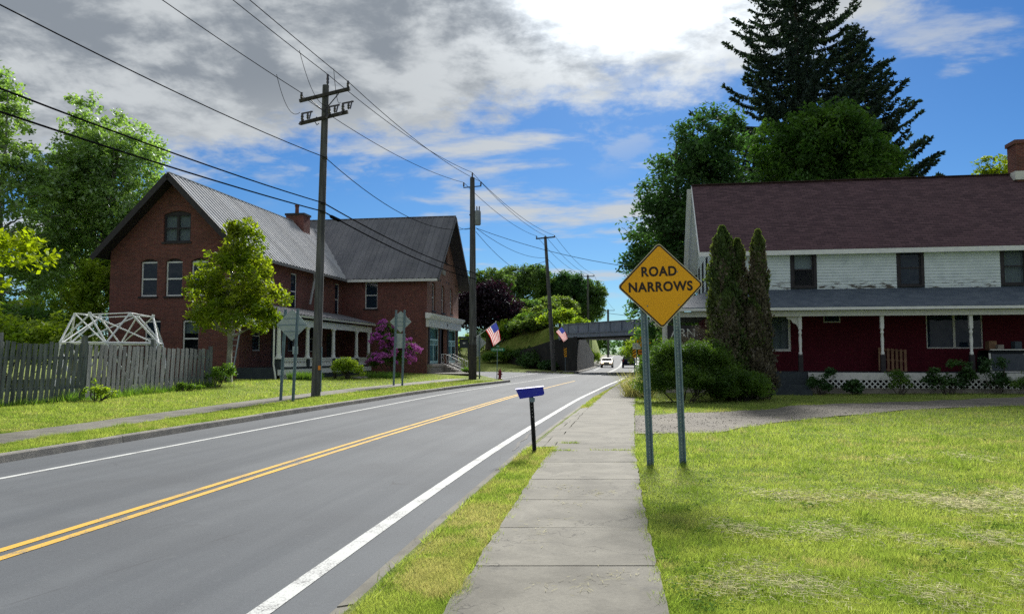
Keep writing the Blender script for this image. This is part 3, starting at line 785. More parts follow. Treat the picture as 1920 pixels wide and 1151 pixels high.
def lawn_blades():
    rng = np.random.default_rng(21)
    def sample(n, y0, y1, xf0, xf1):
        # density falls with distance as the picture gets finer
        u = rng.random(n); y = 1.0 / (1 / y0 - u * (1 / y0 - 1 / y1))
        a, b = xf0(y), xf1(y)
        x = a + (b - a) * rng.random(n)
        return x, y
    out = []
    # right lawn
    def rightedge(y): return np.minimum(0.70 * y + 1.0, 19)
    x, y = sample(520000, 3.2, 26.0, lambda q: SR(q) - 0.02 - 0.10 * vnoise(q * 3, q * 0 + 7.7, 0.8, 31) ** 2, rightedge)
    ok = ~((y > nearC(x) + rng.normal(0, .12, len(y))) & (y < farC(x) + rng.normal(0, .1, len(y))))
    ok &= rng.random(len(y)) < np.clip((rightedge(y) - SR(y)) / (0.62 * y), 0, 1)
    out.append((x[ok], y[ok]))
    x, y = sample(26000, 22, 34.0, lambda q: SR(q) + 0.02, lambda q: SR(q) + 0 * q + 16)
    ok = y > farC(x) + rng.normal(0.05, .1, len(y)); out.append((x[ok], y[ok]))
    # strip between gutter and sidewalk
    e0 = lambda q: XR(q) + np.interp(q, [0, 13, 24, 60], [0.2, 0.17, 0.2, 0.2])
    x, y = sample(95000, 3.2, 13.55, e0, lambda q: SL(q) - 0.03 + 0.13 * vnoise(q * 3, q * 0 + 3.3, 0.8, 33)); out.append((x, y))
    x, y = sample(16000, 23.9, 60, e0, K_(SL, 0.03)); out.append((x, y))
    # left verge and lawn
    x, y = sample(90000, 9.0, 49, NL, lambda q: XL(q) - 0.16); out.append((x, y))
    x, y = sample(120000, 11.0, 56, lambda q: NF(q) - np.interp(q, [10, 20, 30, 40, 56], [4.5, 4.6, 6.0, 8.0, 6]), NF); out.append((x, y))
    X = np.concatenate([o[0] for o in out]); Y = np.concatenate([o[1] for o in out])
    Z = ground(X, Y)
    dry = vnoise(X, Y, 0.55, 5) * 0.6 + vnoise(X, Y, 0.17, 6) * 0.4
    verge = ((X > XR(Y)) & (X < SL(Y) + .05))
    dry = dry + np.where(verge, 0.20, 0.0)
    lush = vnoise(X, Y, 1.3, 8)
    h = (0.028 + 0.032 * lush) * rng.uniform(0.5, 1.35, len(X)) * np.clip(Y / 9.0, 0.9, 1.5)
    tuft = vnoise(X, Y, 0.22, 9) > 0.78
    h = np.where(tuft, h * 1.6, h)
    w = 0.0042 * (np.maximum(Y, 4) / 5.0) ** 0.85
    isdry = dry + rng.normal(0, 0.10, len(X)) > 0.75
    for nm, sel, m, lb in (('lawn_grass', ~isdry, K['grass_blade'], 'short mown green grass of the lawns and verges'), ('dry_grass', isdry, K['grass_dry'], 'dry yellowed blades mixed through the mown grass')):
        V, F = blades(X[sel], Y[sel], Z[sel] - 0.004, h[sel], w[sel], rng, 0.9)
        tag(link(nm, np_mesh(nm, V, F, m)), lb, 'grass', kind='stuff')
    # broad-leaved weeds and clover patches in the lawn
    n = 60000; y = 1.0 / (1 / 3.4 - rng.random(n) * (1 / 3.4 - 1 / 20.0)); x = SR(y) + (rightedge(y) - SR(y)) * rng.random(n)
    k = (vnoise(x, y, .42, 41) * .6 + vnoise(x, y, .13, 42) * .4 > .66) & ~((y > nearC(x)) & (y < farC(x))); x, y = x[k], y[k]; n = len(x)
    a = rng.uniform(0, 6.28, n); s_ = rng.uniform(.006, .014, n) * (y / 6) ** .6; z = ground(x, y) + rng.uniform(.01, .045, n)
    u = np.stack([np.cos(a) * s_, np.sin(a) * s_, rng.uniform(-.3, .3, n) * s_], -1); v = np.stack([-np.sin(a) * s_ * .7, np.cos(a) * s_ * .7, rng.uniform(-.4, .4, n) * s_], -1); c = np.stack([x, y, z], -1)
    V = np.stack([c - u, c + v, c + u, c - v], 1).reshape(-1, 3)
    tag(link('lawn_weeds', np_mesh('lawn_weeds', V, np.arange(4 * n).reshape(-1, 4), K['clover'])), 'patches of dark clover and weeds in the right lawn', 'weeds', kind='stuff')
    # ragged longer tufts along the edges of the paving and in its joints
    xs, ys_ = [], []
    yy = rng.uniform(3.5, 34, 16000) ; yy = 3.5 + (yy - 3.5) ** 1.25 / (30.5 ** 0.25)
    cl = vnoise(yy * 3, yy * 0 + 1.5, 0.7, 3) > 0.45
    yy = yy[cl]
    side = rng.random(len(yy))
    skip = (yy > 13.5) & (yy < 24)
    xr_ = SR(yy) + rng.normal(0.0, 0.035, len(yy)); xl_ = SL(yy) + rng.normal(-0.0, 0.035, len(yy)); xg = XR(yy) + 0.2 + rng.normal(0, 0.03, len(yy))
    X = np.where(side < 0.5, xr_, np.where(side < 0.8, xl_, xg)); keep = ~(skip & (side >= 0.0)) ; X = X[keep]; Y = yy[keep]
    jx = rng.uniform(0.66, 2.0, 2600); jy = np.where(rng.random(2600) < .5, 13.0, 14.1) + rng.normal(0, .03, 2600)
    jk = (vnoise(jx * 2, jy * 5, 0.4, 12) > 0.55) & (jx < np.where(jy > 13.5, 1.2, 2.1)); X = np.concatenate([X, jx[jk]]); Y = np.concatenate([Y, jy[jk]])
    hh = rng.uniform(0.03, 0.085, len(X)); V, F = blades(X, Y, np.full(len(X), 0.05), hh, 0.007 * (np.maximum(Y, 4) / 5) ** .7, rng, 1.1)
    tag(link('edge_weeds', np_mesh('edge_weeds', V, F, K['grass_blade'])), 'ragged grass tufts creeping over the edges of the sidewalk slabs', 'weeds', kind='stuff')
    t = rng.random(5200); fy = 17 + t * 16.4; fx = np.interp(fy, [17, 21.3, 24.1, 28.2, 33.2], [-14.75, -14.15, -13.35, -13.1, -12.95]) + rng.normal(.12, .10, len(t))
    hh = rng.uniform(.08, .42, len(t)) * (0.35 + vnoise(fy * 2, fy * 0, .6, 44)); V, F = blades(fx, fy, ground(fx, fy), hh, np.full(len(t), .022), rng, .7)
    tag(link('fence_grass', np_mesh('fence_grass', V, F, K['shrub'])), 'uncut grass along the foot of the picket fence', 'grass', kind='stuff')
    # rows of pale cut grass lying on the right lawn
    rows = [((1.75, 5.35), (4.6, 5.25), 0.30, 5200), ((3.2, 5.15), (5.6, 5.35), 0.24, 4200), ((1.9, 7.1), (3.6, 7.0), 0.3, 2600), ((3.1, 6.75), (6.6, 7.1), 0.34, 5000), ((2.7, 9.0), (5.0, 8.6), 0.36, 2600), ((4.4, 8.3), (8.5, 9.2), 0.4, 5000), ((6.2, 7.3), (9.0, 7.7), 0.36, 2400), ((5.5, 11.6), (11, 12.2), 0.45, 2800), ((1.3, 5.2), (1.9, 6.0), 0.2, 900), ((0.1, 6.3), (0.7, 9.5), 0.16, 260), ((0.2, 5.2), (0.8, 5.6), 0.12, 120), ((0.55, 8.1), (1.1, 9.0), 0.15, 160)]
    P = []
    for (a, b_, sp, n) in rows:
        t = rng.random(n); cx = a[0] + (b_[0] - a[0]) * t; cy = a[1] + (b_[1] - a[1]) * t + 0.15 * np.sin(t * 9 + a[0])
        gap = vnoise(cx * 1.0, cy, 0.35, 17) + rng.normal(0, .18, n) > 0.54
        P.append(np.stack([cx + rng.normal(0, .1, n), cy + rng.normal(0, sp * .75, n)], -1)[gap])
    P = np.concatenate(P); n = len(P)
    on = (P[:, 0] < SR(P[:, 1])) & (P[:, 0] > SL(P[:, 1]))
    z = np.where(on, 0.086, ground(P[:, 0], P[:, 1]) + rng.uniform(0.02, 0.055, n))
    a = rng.uniform(0, 2 * np.pi, n); L = rng.uniform(0.012, 0.042, n); w = 0.0014 * (np.maximum(P[:, 1], 4) / 5)
    dx, dy = np.cos(a), np.sin(a); dz = np.where(on, 0.0, rng.uniform(-.3, .3, n))
    p0 = np.stack([P[:, 0] - dx * L, P[:, 1] - dy * L, z - dz * L], -1); p1 = np.stack([P[:, 0] + dx * L, P[:, 1] + dy * L, z + dz * L], -1)
    q = np.stack([-dy * w, dx * w, np.where(on, 0.0005, w * 0.6)], -1)
    V = np.stack([p0 - q, p1 - q, p1 + q, p0 + q], 1).reshape(-1, 3)
    tag(link('cut_grass', np_mesh('cut_grass', V, np.arange(4 * n).reshape(-1, 4), K['straw'])), 'pale dried grass clippings lying in rows on the right lawn', 'clippings', kind='stuff')
lawn_blades()
# ------------------------------------------------------------------ plants
def unit(v): return v / np.maximum(np.linalg.norm(v, axis=-1, keepdims=True), 1e-9)
def leaves(C, rad, per, size, rng, flat=0.8, up=0.5, asp=0.5, droop=0.0):
    """diamond leaves scattered through balls of radius rad round the points C"""
    n = len(C) * per
    c = np.repeat(C, per, axis=0); r = np.repeat(rad, per)
    d = unit(rng.normal(size=(n, 3))) * (rng.random(n) ** 0.45 * r)[:, None]
    d[:, 2] *= flat
    p = c + d
    nr = rng.normal(size=(n, 3)); nr[:, 2] = np.abs(nr[:, 2]) + up; nr = unit(nr)
    a = unit(np.cross(nr, rng.normal(size=(n, 3)))); b = np.cross(nr, a)
    if droop: b[:, 2] -= droop; b = unit(b)
    s = (size * rng.uniform(0.6, 1.35, n))[:, None]
    V = np.stack([p + b * s, p + a * s * asp, p - b * s, p - a * s * asp], 1).reshape(-1, 3)
    return V, np.arange(4 * n).reshape(-1, 4)
def in_lobes(lobes, n, rng, inner=0.45, low=-1.0):
    w = np.array([l[3] * l[4] * l[5] for l in lobes]) ** 0.75; w = w / w.sum()
    k = rng.choice(len(lobes), size=n, p=w); L = np.array(lobes)[k]
    d = unit(rng.normal(size=(n, 3)))
    d[:, 2] = np.where(d[:, 2] < low, -d[:, 2] * 0.6, d[:, 2])
    r = (inner ** 3 + (1 - inner ** 3) * rng.random(n)) ** (1 / 3)
    return L[:, :3] + d * L[:, 3:6] * r[:, None]
def limb(mb, p0, p1, r0, r1, rng, n=5, wob=0.06, sides=6):
    p0 = Vector(p0); p1 = Vector(p1); L = (p1 - p0).length
    pts = []; rad = []
    for i in range(n + 1):
        t = i / n
        w = Vector(rng.normal(0, wob * L * math.sin(math.pi * t), 3)) if 0 < i < n else Vector()
        sag = Vector((0, 0, 0.10 * L * math.sin(math.pi * t)))
        pts.append(p0.lerp(p1, t) + w + (sag if abs((p1 - p0).normalized().z) < .9 else Vector()))
        rad.append(r0 + (r1 - r0) * t)
    mb.tube(pts, rad, sides)
def tree(name, base, lobes, label, leafm, barkm, nclump, per, crad, lsize, trunk_r, group=None, seed=1, top=None, nlimb=16, inner=0.4, cat='tree', fork=0.35, flat=0.8, up=0.5, lean=(0, 0), low=-0.75):
    """lobes: ellipsoids (dx, dy, z, rx, ry, rz) round the base point"""
    rng = np.random.default_rng(seed)
    root = empty(name, base, 0, label, cat, group)
    C = in_lobes(lobes, nclump, rng, inner, low)
    rad = crad * rng.uniform(0.6, 1.3, nclump)
    V, F = leaves(C, rad, per, lsize, rng, flat, up)
    zmax = max(l[2] + l[5] for l in lobes); zmin = min(l[2] - l[5] for l in lobes)
    top = top or (zmax - 0.12 * (zmax - zmin))
    mb = MB()
    tp = Vector((lean[0], lean[1], top))
    pts = []; rad2 = []
    for i in range(9):
        t = i / 8
        pts.append(Vector((lean[0] * t + rng.normal(0, .02 * top * t * (1 - t) * 2), lean[1] * t + rng.normal(0, .02 * top * t * (1 - t) * 2), -0.15 + (top + .15) * t)))
        rad2.append(trunk_r * (1.25 if i == 0 else 1) * (1 - t) ** 0.8 + 0.02)
    mb.tube(pts, rad2, 9)
    for i in rng.choice(nclump, size=min(nlimb, nclump), replace=False):
        e = Vector(C[i]); zb = max(fork * top * rng.uniform(.75, 1.1), min(e.z - 0.35 * math.hypot(e.x, e.y) - .3, top * .9))
        t = min(max(zb / top, 0.05), .95)
        limb(mb, Vector((lean[0] * t, lean[1] * t, zb)), e, trunk_r * (1 - t) ** .8 * 0.55 + 0.015, 0.012, rng)
    mb.build('trunk', barkm, root, True, fix=False)
    link('crown', np_mesh('crown', V, F, leafm), root)
    return root
def bush(name, base, lobes, label, leafm, nclump, per, crad, lsize, cat='bush', group=None, seed=1, up=0.5, stems=7, flat=.8, asp=.5, extra=None):
    rng = np.random.default_rng(seed)
    root = empty(name, base, 0, label, cat, group)
    C = in_lobes(lobes, nclump, rng, 0.3, -0.3); C[:, 2] = np.maximum(C[:, 2], 0.1)
    V, F = leaves(C, crad * rng.uniform(.6, 1.3, nclump), per, lsize, rng, flat, up, asp)
    V[:, 2] = np.maximum(V[:, 2], 0.0)
    link('foliage', np_mesh('foliage', V, F, leafm), root)
    mb = MB()
    for i in rng.choice(nclump, size=min(stems, nclump), replace=False):
        limb(mb, (C[i][0] * .2, C[i][1] * .2, -0.05), C[i], 0.025, 0.008, rng, 4)
    mb.build('stem', K['bark'], root, True, fix=False)
    return root
def G(x, y): return (x, y, gz(x, y))

def spruce(name, base, H, z0, Rmax, label, seed, group, skew=1.0):
    rng = np.random.default_rng(seed)
    root = empty(name, base, 0, label, 'tree', group)
    mb = MB(); mb.tube([(0, 0, -.2), (0, 0, H * .3), (0, 0, H * .7), (0, 0, H)], [0.42, .33, .16, .02], 8)
    P = []; D = []; S = []
    z = z0
    while z < H - .3:
        f = 1 - (z - z0) / (H - z0)
        k = int(rng.integers(5, 8))
        a0 = rng.uniform(0, 6.28)
        for i in range(k):
            a = a0 + 6.283 * i / k + rng.normal(0, .2)
            Rr = Rmax * f ** 0.9 * rng.uniform(0.62, 1.15) + 0.25
            dx, dy = math.cos(a), math.sin(a)
            m = max(4, int(Rr * 2))
            t = np.linspace(0, 1, m + 1)
            zz = z + Rr * (-0.42 * t + 0.60 * t * t) + .1
            pts = [(dx * Rr * q, dy * Rr * q, w) for q, w in zip(t, zz)]
            mb.tube(pts, [max(0.045 * f * (1 - q) + .012, .01) for q in t], 4, False)
            n = int(70 * Rr + 20)
            q = rng.random(n) ** 0.75 * 0.95 + 0.05
            side = rng.normal(0, 1, n) * (0.13 + 0.10 * Rr * (1 - q) * .5)
            x = dx * Rr * q - dy * side; y = dy * Rr * q + dx * side
            w = z + Rr * (-0.42 * q + 0.60 * q * q) + .1 - np.abs(side) * .25
            P.append(np.stack([x, y, w], -1))
            dd = np.stack([dx * .45 + rng.normal(0, .35, n), dy * .45 + rng.normal(0, .35, n), -rng.uniform(0.25, 1.25, n)], -1)
            tip = q > .86
            dd[tip, 2] = rng.uniform(-.3, .5, tip.sum())
            D.append(unit(dd)); S.append(rng.uniform(0.18, 0.50, n) * (0.55 + 0.6 * f))
        z += 0.40 + 0.42 * f
    P = np.concatenate(P); D = np.concatenate(D); S = np.concatenate(S)
    # two narrow crossed needle sprays for each twig
    Vs = []
    for _ in range(2):
        a = unit(np.cross(D, rng.normal(size=D.shape)))
        w = (S * 0.22)[:, None]
        Vs.append(np.stack([P, P + D * (S * .45)[:, None] + a * w, P + D * S[:, None], P + D * (S * .45)[:, None] - a * w], 1).reshape(-1, 3))
    V = np.concatenate(Vs)
    mb.build('trunk', K['bark'], root, True, fix=False)
    link('crown', np_mesh('crown', V, np.arange(len(V)).reshape(-1, 4), K['spruce']), root)
    return root
def cedar(name, base, H, r, label, seed, brown=0.35):
    """narrow column of upright fronds: green on top and on one side, withered below"""
    rng = np.random.default_rng(seed)
    root = empty(name, base, 0, label, 'tree', 'columnar cedars in front of the porch')
    n = int(5200 * H * r)
    z = rng.random(n) ** 0.9 * H
    prof = np.interp(z / H, [0, .12, .4, .75, .93, 1.0], [0.75, 1.0, 0.95, 0.72, 0.42, 0.05])
    a = rng.uniform(0, 2 * np.pi, n)
    lump = 0.80 + 0.30 * np.sin(3 * a + z * 2.3 + seed) * np.sin(z * 3.1 + a) + 0.5 * (vnoise(a * 2.2 + seed * 3.1, z * 2.0, 1.0, seed) - .5) + rng.normal(0, .08, n)
    rr = r * prof * lump * (rng.random(n) ** .25)
    P = np.stack([np.cos(a) * rr, np.sin(a) * rr, z], -1)
    out = np.stack([np.cos(a), np.sin(a), np.zeros(n)], -1)
    D = unit(out * rng.uniform(.1, .7, n)[:, None] + np.array([0, 0, 1.0]) + rng.normal(0, .25, (n, 3)))
    t = unit(np.cross(D, out + rng.normal(0, .5, (n, 3)))); s = rng.uniform(.05, .16, n)[:, None]
    V = np.stack([P, P + D * s * .5 + t * s * .36, P + D * s, P + D * s * .5 - t * s * .36], 1)
    dead = (vnoise(np.cos(a) * 2 + 5, z, 0.7, seed) * .6 + rng.random(n) * .4 + np.interp(z / H, [0, .3, .85, 1], [-.1, .12, .0, -.5])) > (1 - brown) * 0.85
    link('crown', np_mesh('crown', V[~dead].reshape(-1, 3), np.arange(4 * int((~dead).sum())).reshape(-1, 4), K['arbor']), root)
    o = link('withered_fronds', np_mesh('withered_fronds', V[dead].reshape(-1, 3), np.arange(4 * int(dead.sum())).reshape(-1, 4), K['arbor_brown']), root)
    o['label'] = 'withered brown fronds on the lower column'
    mb = MB(); mb.tube([(0, 0, -.1), (0, 0, H * .5), (0, 0, H * .93)], [.10, .06, .015], 6); mb.build('trunk', K['bark'], root, True, fix=False)
    return root

def all_trees():
    # poplars and undergrowth behind the fence on the left
    gl = 'poplars and scrub behind the picket fence'
    tree('poplar_tree', G(-31.5, 47), [(-1, 0, 16.2, 2.2, 2.2, 3.8), (0.3, 0, 11, 3.7, 3.2, 4.2), (0.5, 0, 6, 3.7, 3.2, 3.2)], 'tall loose poplar at the left edge of the picture', K['poplar'], K['bark_pale'], 680, 38, 0.5, 0.135, 0.22, gl, 11, nlimb=40, inner=.2, fork=.3)
    tree('poplar_tree', G(-30.2, 53), [(0.2, 0, 15.6, 1.7, 1.6, 4.6), (0, 0, 9.5, 2.8, 2.4, 4.2), (-.6, 0, 12.5, 2.4, 2, 3)], 'slim pale-trunked poplar between the two broad poplars', K['poplar'], K['bark_pale'], 480, 38, 0.5, 0.135, 0.17, gl, 12, nlimb=34, inner=.2, fork=.4)
    tree('poplar_tree', G(-28.6, 51), [(2.2, 0, 13.2, 3.3, 3.2, 4.4), (0.2, 0, 12.4, 3.2, 3, 4.0), (3.2, 0, 8.4, 2.6, 2.8, 3.4), (-.6, 0, 7.5, 3.0, 2.8, 3.2)], 'broad poplar with leaning pale trunk beside the brick gable', K['poplar'], K['bark_pale'], 1150, 40, 0.52, 0.135, 0.24, gl, 13, nlimb=60, inner=.2, fork=.3, lean=(2.2, 0))
    tree('young_tree', G(-26.2, 47.5), [(0, 0, 3.2, 2.3, 2, 3.0), (.6, 0, 5.6, 1.6, 1.6, 2.0)], 'young light green tree just left of the brick gable', K['shrub_light'], K['bark'], 260, 60, 0.5, 0.11, 0.09, gl, 14)
    for i, (x, y, s, nm, m) in enumerate(((-29.2, 38, 1.25, 'dark green thicket farthest left behind the fence', K['shrub']), (-25.8, 39, 1.15, 'mid green thicket behind the white dome frame', K['maple_bright']), (-31, 43, 1.4, 'tall green thicket under the left poplars', K['shrub']), (-22.2, 34.2, .9, 'yellow-green thicket behind the fence at the left edge', K['shrub_light']), (-27.6, 41.5, 1.2, 'bright thicket in the middle behind the fence', K['shrub_light']))):
        bush('thicket', G(x, y), [(0, 0, 1.6 * s, 2.4 * s, 1.8, 1.7 * s), (1.2 * s, 0, 2.4 * s, 1.4 * s, 1.4, 1.5 * s), (-1.3 * s, 0, 2.6 * s, 1.4 * s, 1.4, 1.6 * s)], nm, m, int(150 * s), 62, .55, .11, 'thicket', gl, 30 + i)
    tree('poplar_tree', G(-33.5, 57), [(0, 0, 12.5, 3.2, 3, 4.8), (0, 0, 7, 3.6, 3, 4)], 'poplar filling the gap behind the slim pale trunk', K['poplar'], K['bark_pale'], 520, 34, 0.52, 0.14, 0.2, gl, 15, nlimb=40, inner=.2)
    tree('young_tree', G(-25.2, 52), [(0, 0, 5.0, 2.2, 2, 3.4), (0.4, 0, 8.6, 1.6, 1.5, 2.4)], 'slender young tree close to the left wall of the brick house', K['poplar'], K['bark'], 260, 44, 0.5, 0.12, 0.09, gl, 16)
    # golden maple reaching in from the left
    tree('golden_maple', G(-13.4, 15.6), [(0, 0, 4.3, 2.0, 2.0, 1.5), (2.75, .3, 3.62, 1.1, .8, .40), (1.6, .2, 3.7, 1.2, 1.0, .55), (2.2, .2, 3.0, .7, .6, .35)], 'golden-green maple reaching in over the fence from the left', K['maple_yellow'], K['bark'], 330, 36, 0.26, 0.075, 0.09, None, 17, nlimb=22)
    # street maple in front of the brick house
    tree('young_maple', G(-13.75, 37.5), [(0.1, 0, 3.35, 2.05, 1.9, 1.35), (0.25, 0, 5.3, 1.75, 1.6, 1.45), (0.5, 0, 6.9, 1.0, 1.0, 1.15), (2.0, 0, 4.2, 1.0, .8, .5), (-1.2, 0, 4.6, 1.0, .9, .9), (1.6, -.1, 3.1, .9, .8, .55)], 'young yellow-green maple standing before the brick house', K['maple_young'], K['bark_pale'], 520, 34, 0.34, 0.10, 0.13, None, 18, nlimb=34, fork=.28, inner=.35)
    # beyond the side street
    tree('purple_maple', G(-2.9, 100), [(0.4, 0, 4.4, 4.6, 3.6, 3.0), (-1.4, 0, 5.8, 3.5, 2.8, 2.6), (3.0, 0, 3.4, 3.0, 2.6, 2.0), (0, 0, 7.2, 2.6, 2, 1.8), (-3.2, 0, 4.6, 2.6, 2, 2.6)], 'dark purple-leaved maple on the grass beyond the side street', K['plum'], K['bark'], 420, 60, 0.85, 0.20, 0.5, None, 19, fork=.2)
    gt = 'trees on the embankment beyond the side street'
    S = [(-4.5, 128, 15.5, 4.6, 'mid green tree showing above the purple maple', K['green_far']), (2.0, 135, 17.0, 5.2, 'tall rounded green tree left of the leaning pole', K['green_far']), (8.6, 138, 16.2, 4.6, 'dark green tree behind the leaning pole', K['maple']),
         (13.2, 142, 15.0, 4.2, 'grey-green tree farthest right above the bridge', K['green_far']), (6.5, 118, 9.6, 3.4, 'pale green tree low beside the bridge end', K['green_pale']), (0.6, 112, 8.8, 3.6, 'mid green tree between purple maple and leaning pole', K['green_far']), (-10.5, 124, 11.5, 4.2, 'green tree peeping out behind the storefront gable', K['green_far'])]
    for i, (x, y, h, r, lb, m) in enumerate(S):
        b = G(x, y); hh = h - b[2] + 1.0
        tree('embankment_tree', b, [(0, 0, hh * .55, r, r, hh * .42), (r * .4, 0, hh * .72, r * .65, r * .7, hh * .27), (-r * .45, 0, hh * .66, r * .6, r * .7, hh * .27)], lb, m, K['bark'], 420, 62, 0.8, 0.2, 0.25, gt, 40 + i, fork=.25)
    for i, (x, y, s, lb, m) in enumerate(((-1.6, 91.5, .8, 'dark shrub at the foot of the wing wall', K['shrub']), (-1.2, 97.5, 1.1, 'green shrub low on the embankment slope', K['shrub']), (1.2, 94.0, 1.0, 'dark shrub halfway up the embankment slope', K['maple']), (2.6, 94.5, 1.1, 'green shrub high on the embankment slope', K['shrub']), (3.8, 91.8, 1.0, 'dark shrub near the top of the embankment slope', K['maple']), (-2.6, 102.5, 1.4, 'green shrub right behind the purple maple', K['shrub']), (2.2, 91.5, 1.2, 'pale grey-green shrub on the embankment slope', K['green_pale']), (4.2, 97, 1.5, 'tall pale shrub on top of the embankment', K['green_pale']), (0.2, 96, 1.2, 'green shrub in the middle of the embankment slope', K['shrub_light']), (5.0, 87.2, .9, 'light green shrub hanging over the left bridge end', K['shrub_light']), (3.4, 88.0, .8, 'dark creeper over the top of the wing wall', K['maple']), (1.4, 91.0, .8, 'dark creeper over the low end of the wing wall', K['maple']), (2.0, 87.2, .75, 'dark shrub standing before the wing wall', K['maple']), (4.2, 84.2, .5, 'small dark shrub at the foot of the abutment corner', K['maple']), (-6.5, 104, 1.3, 'bright shrub behind the purple maple trunk', K['shrub_light']), (1.6, 99, 1.2, 'green shrub right of the purple maple trunk', K['shrub']), (-9.5, 101, 1.2, 'bright shrub beside the storefront steps beyond the side street', K['shrub_light']))):
        bush('embankment_shrub', G(x, y), [(0, 0, .8 * s, 2.3 * s, 1.6, 1.0 * s), (.9, 0, 1.3 * s, 1.2, 1, .9 * s)], lb, m, 80, 60, .5, .14, 'bush', 'shrubs on the railway embankment', 60 + i)
    # under and beyond the bridge
    for i, (x, y, h, lb) in enumerate(((13.0, 150, 9, 'green tree on the cutting left of the far road'), (19.5, 196, 8.5, 'tree left of the road at the far crest'), (28.0, 252, 9, 'tree straight over the far crest of the road'), (37.5, 236, 10, 'tree right of the road at the far crest'), (33.5, 190, 9, 'tree right of the road behind the dark car'), (45, 270, 10, 'far tree hidden mostly behind the right bridge end'), (14.8, 262, 10, 'far tree left of the crest'))):
        r = h * .36
        tree('far_tree', G(x, y), [(0, 0, h * .56, r, r, h * .42), (r * .5, 0, h * .4, r * .8, r * .8, h * .3)], lb, K['green_far'] if i % 2 else K['maple_bright'], K['bark'], 130, 50, 0.8, 0.26, 0.22, 'trees beyond the railway bridge', 80 + i)
    for i, (x, y, s, lb) in enumerate(((9.0, 107, 1.0, 'bush on the cutting just through the bridge'), (12.2, 124, 1.2, 'bush higher on the cutting beyond the bridge'))):
        bush('cutting_bush', G(x, y), [(0, 0, .9 * s, 2.0, 2.2, 1.1 * s)], lb, K['shrub_light'], 70, 60, .5, .14, 'bush', 'bushes on the cutting', 90 + i)
    rng = np.random.default_rng(77)
    C = np.stack([rng.uniform(-160, 210, 900), rng.uniform(300, 345, 900), 2 + rng.random(900) ** 1.1 * 11.0], -1)
    C[:, 2] *= 0.75 + 0.35 * np.sin(C[:, 0] * .09) + .15 * np.sin(C[:, 0] * .31)
    V, F = leaves(C, rng.uniform(1.5, 2.6, 900), 46, .55, rng, .8, .4)
    tag(link('distant_woods', np_mesh('distant_woods', V, F, K['maple'])), 'green belt of woods closing the view beyond the road crest', 'woods', kind='stuff')
    # right: behind the white house
    tree('big_maple', G(11.2, 51.5), [(0.2, 0, 5.2, 3.6, 3.4, 3.6), (0.6, 0, 9.6, 4.0, 3.8, 3.9), (0.9, 0, 13.4, 3.3, 3.2, 3.2), (3.2, 0, 12.2, 2.6, 2.6, 3.0), (-1.2, 0, 7.4, 2.6, 2.6, 2.4), (1.8, 0, 16.4, 1.9, 1.8, 2.0), (3.6, 0, 16.6, 1.1, 1.1, 1.5)], 'big dark green maple at the left corner of the white house', K['maple'], K['bark'], 760, 66, 0.78, 0.15, 0.45, None, 101, nlimb=30, fork=.22)
    tree('dome_maple', G(22.2, 54), [(0, 0, 14.2, 5.0, 4.6, 5.0), (-2.4, 0, 14.4, 3.0, 3, 4.6), (2.4, 0, 14.0, 3.2, 3, 4.2), (0, 0, 9, 4.6, 4.4, 3.6), (4.4, 0, 11.2, 2.0, 2, 2.2), (0, 0, 16.5, 3.6, 3.4, 3.4)], 'round-headed green maple rising behind the house roof', K['maple_bright'], K['bark'], 760, 70, 0.74, 0.15, 0.45, None, 102, nlimb=26)
    spruce('spruce_tree', G(23.9, 63), 37.5, 5.5, 11.6, 'tallest dark spruce, its tip above the picture', 103, 'spruces behind the house')
    spruce('spruce_tree', G(29.6, 65), 27.6, 4.0, 10.2, 'shorter dark spruce right of the tallest one', 104, 'spruces behind the house')
    tree('backyard_tree', G(38.2, 60), [(0, 0, 14.6, 2.3, 2.2, 3.0), (-2.0, 0, 13.2, 1.5, 1.5, 2.0), (0, 0, 10, 3, 3, 4)], 'light yellow-green tree beside the brick chimney', K['maple_young'], K['bark'], 240, 50, 0.6, 0.15, 0.25, None, 105)
    # in front of the porch
    cedar('columnar_cedar', G(8.0, 29.0), 6.45, 0.72, 'tallest columnar cedar, leftmost of the clump', 111, .28)
    cedar('columnar_cedar', G(8.62, 29.2), 6.0, 0.50, 'slim middle columnar cedar of the clump', 112, .35)
    cedar('columnar_cedar', G(9.32, 28.9), 6.30, 0.52, 'rightmost columnar cedar standing a little apart', 113, .45)
    cedar('columnar_cedar', G(8.0, 28.4), 4.0, 0.85, 'short ragged cedar at the front of the clump', 114, .35)
    cedar('columnar_cedar', G(8.95, 28.5), 3.6, 0.75, 'low withered cedar between the two tall columns', 115, .6)
    bush('spreading_juniper', G(6.0, 27.2), [(0, 0, .6, 1.65, 1.4, .85), (-.8, .1, 1.2, .8, .9, .65), (.7, .2, 1.5, 1.1, .9, .65), (-.2, .3, 1.72, .9, .9, .45), (1.7, -.1, .55, 1.2, 1.1, .85)], 'sprawling dark green juniper behind the yellow sign', K['juniper'], 420, 190, .30, .042, 'bush', None, 116, .6, asp=.32)
    bush('juniper', G(8.15, 27.5), [(0, 0, .4, 1.0, .8, .6)], 'low leafy bush at the foot of the cedars', K['shrub'], 70, 70, .3, .06, 'bush', None, 117)
    bush('grey_shrub', G(7.35, 30.6), [(0, 0, 1.5, .9, .7, 1.2)], 'pale grey-brown shrub left of the cedars', K['arbor_brown'], 70, 90, .3, .05, 'bush', None, 118, asp=.25)
    gp_ = 'shrubs along the white house porch'
    o = Vector((9.43, 36.2, 0))
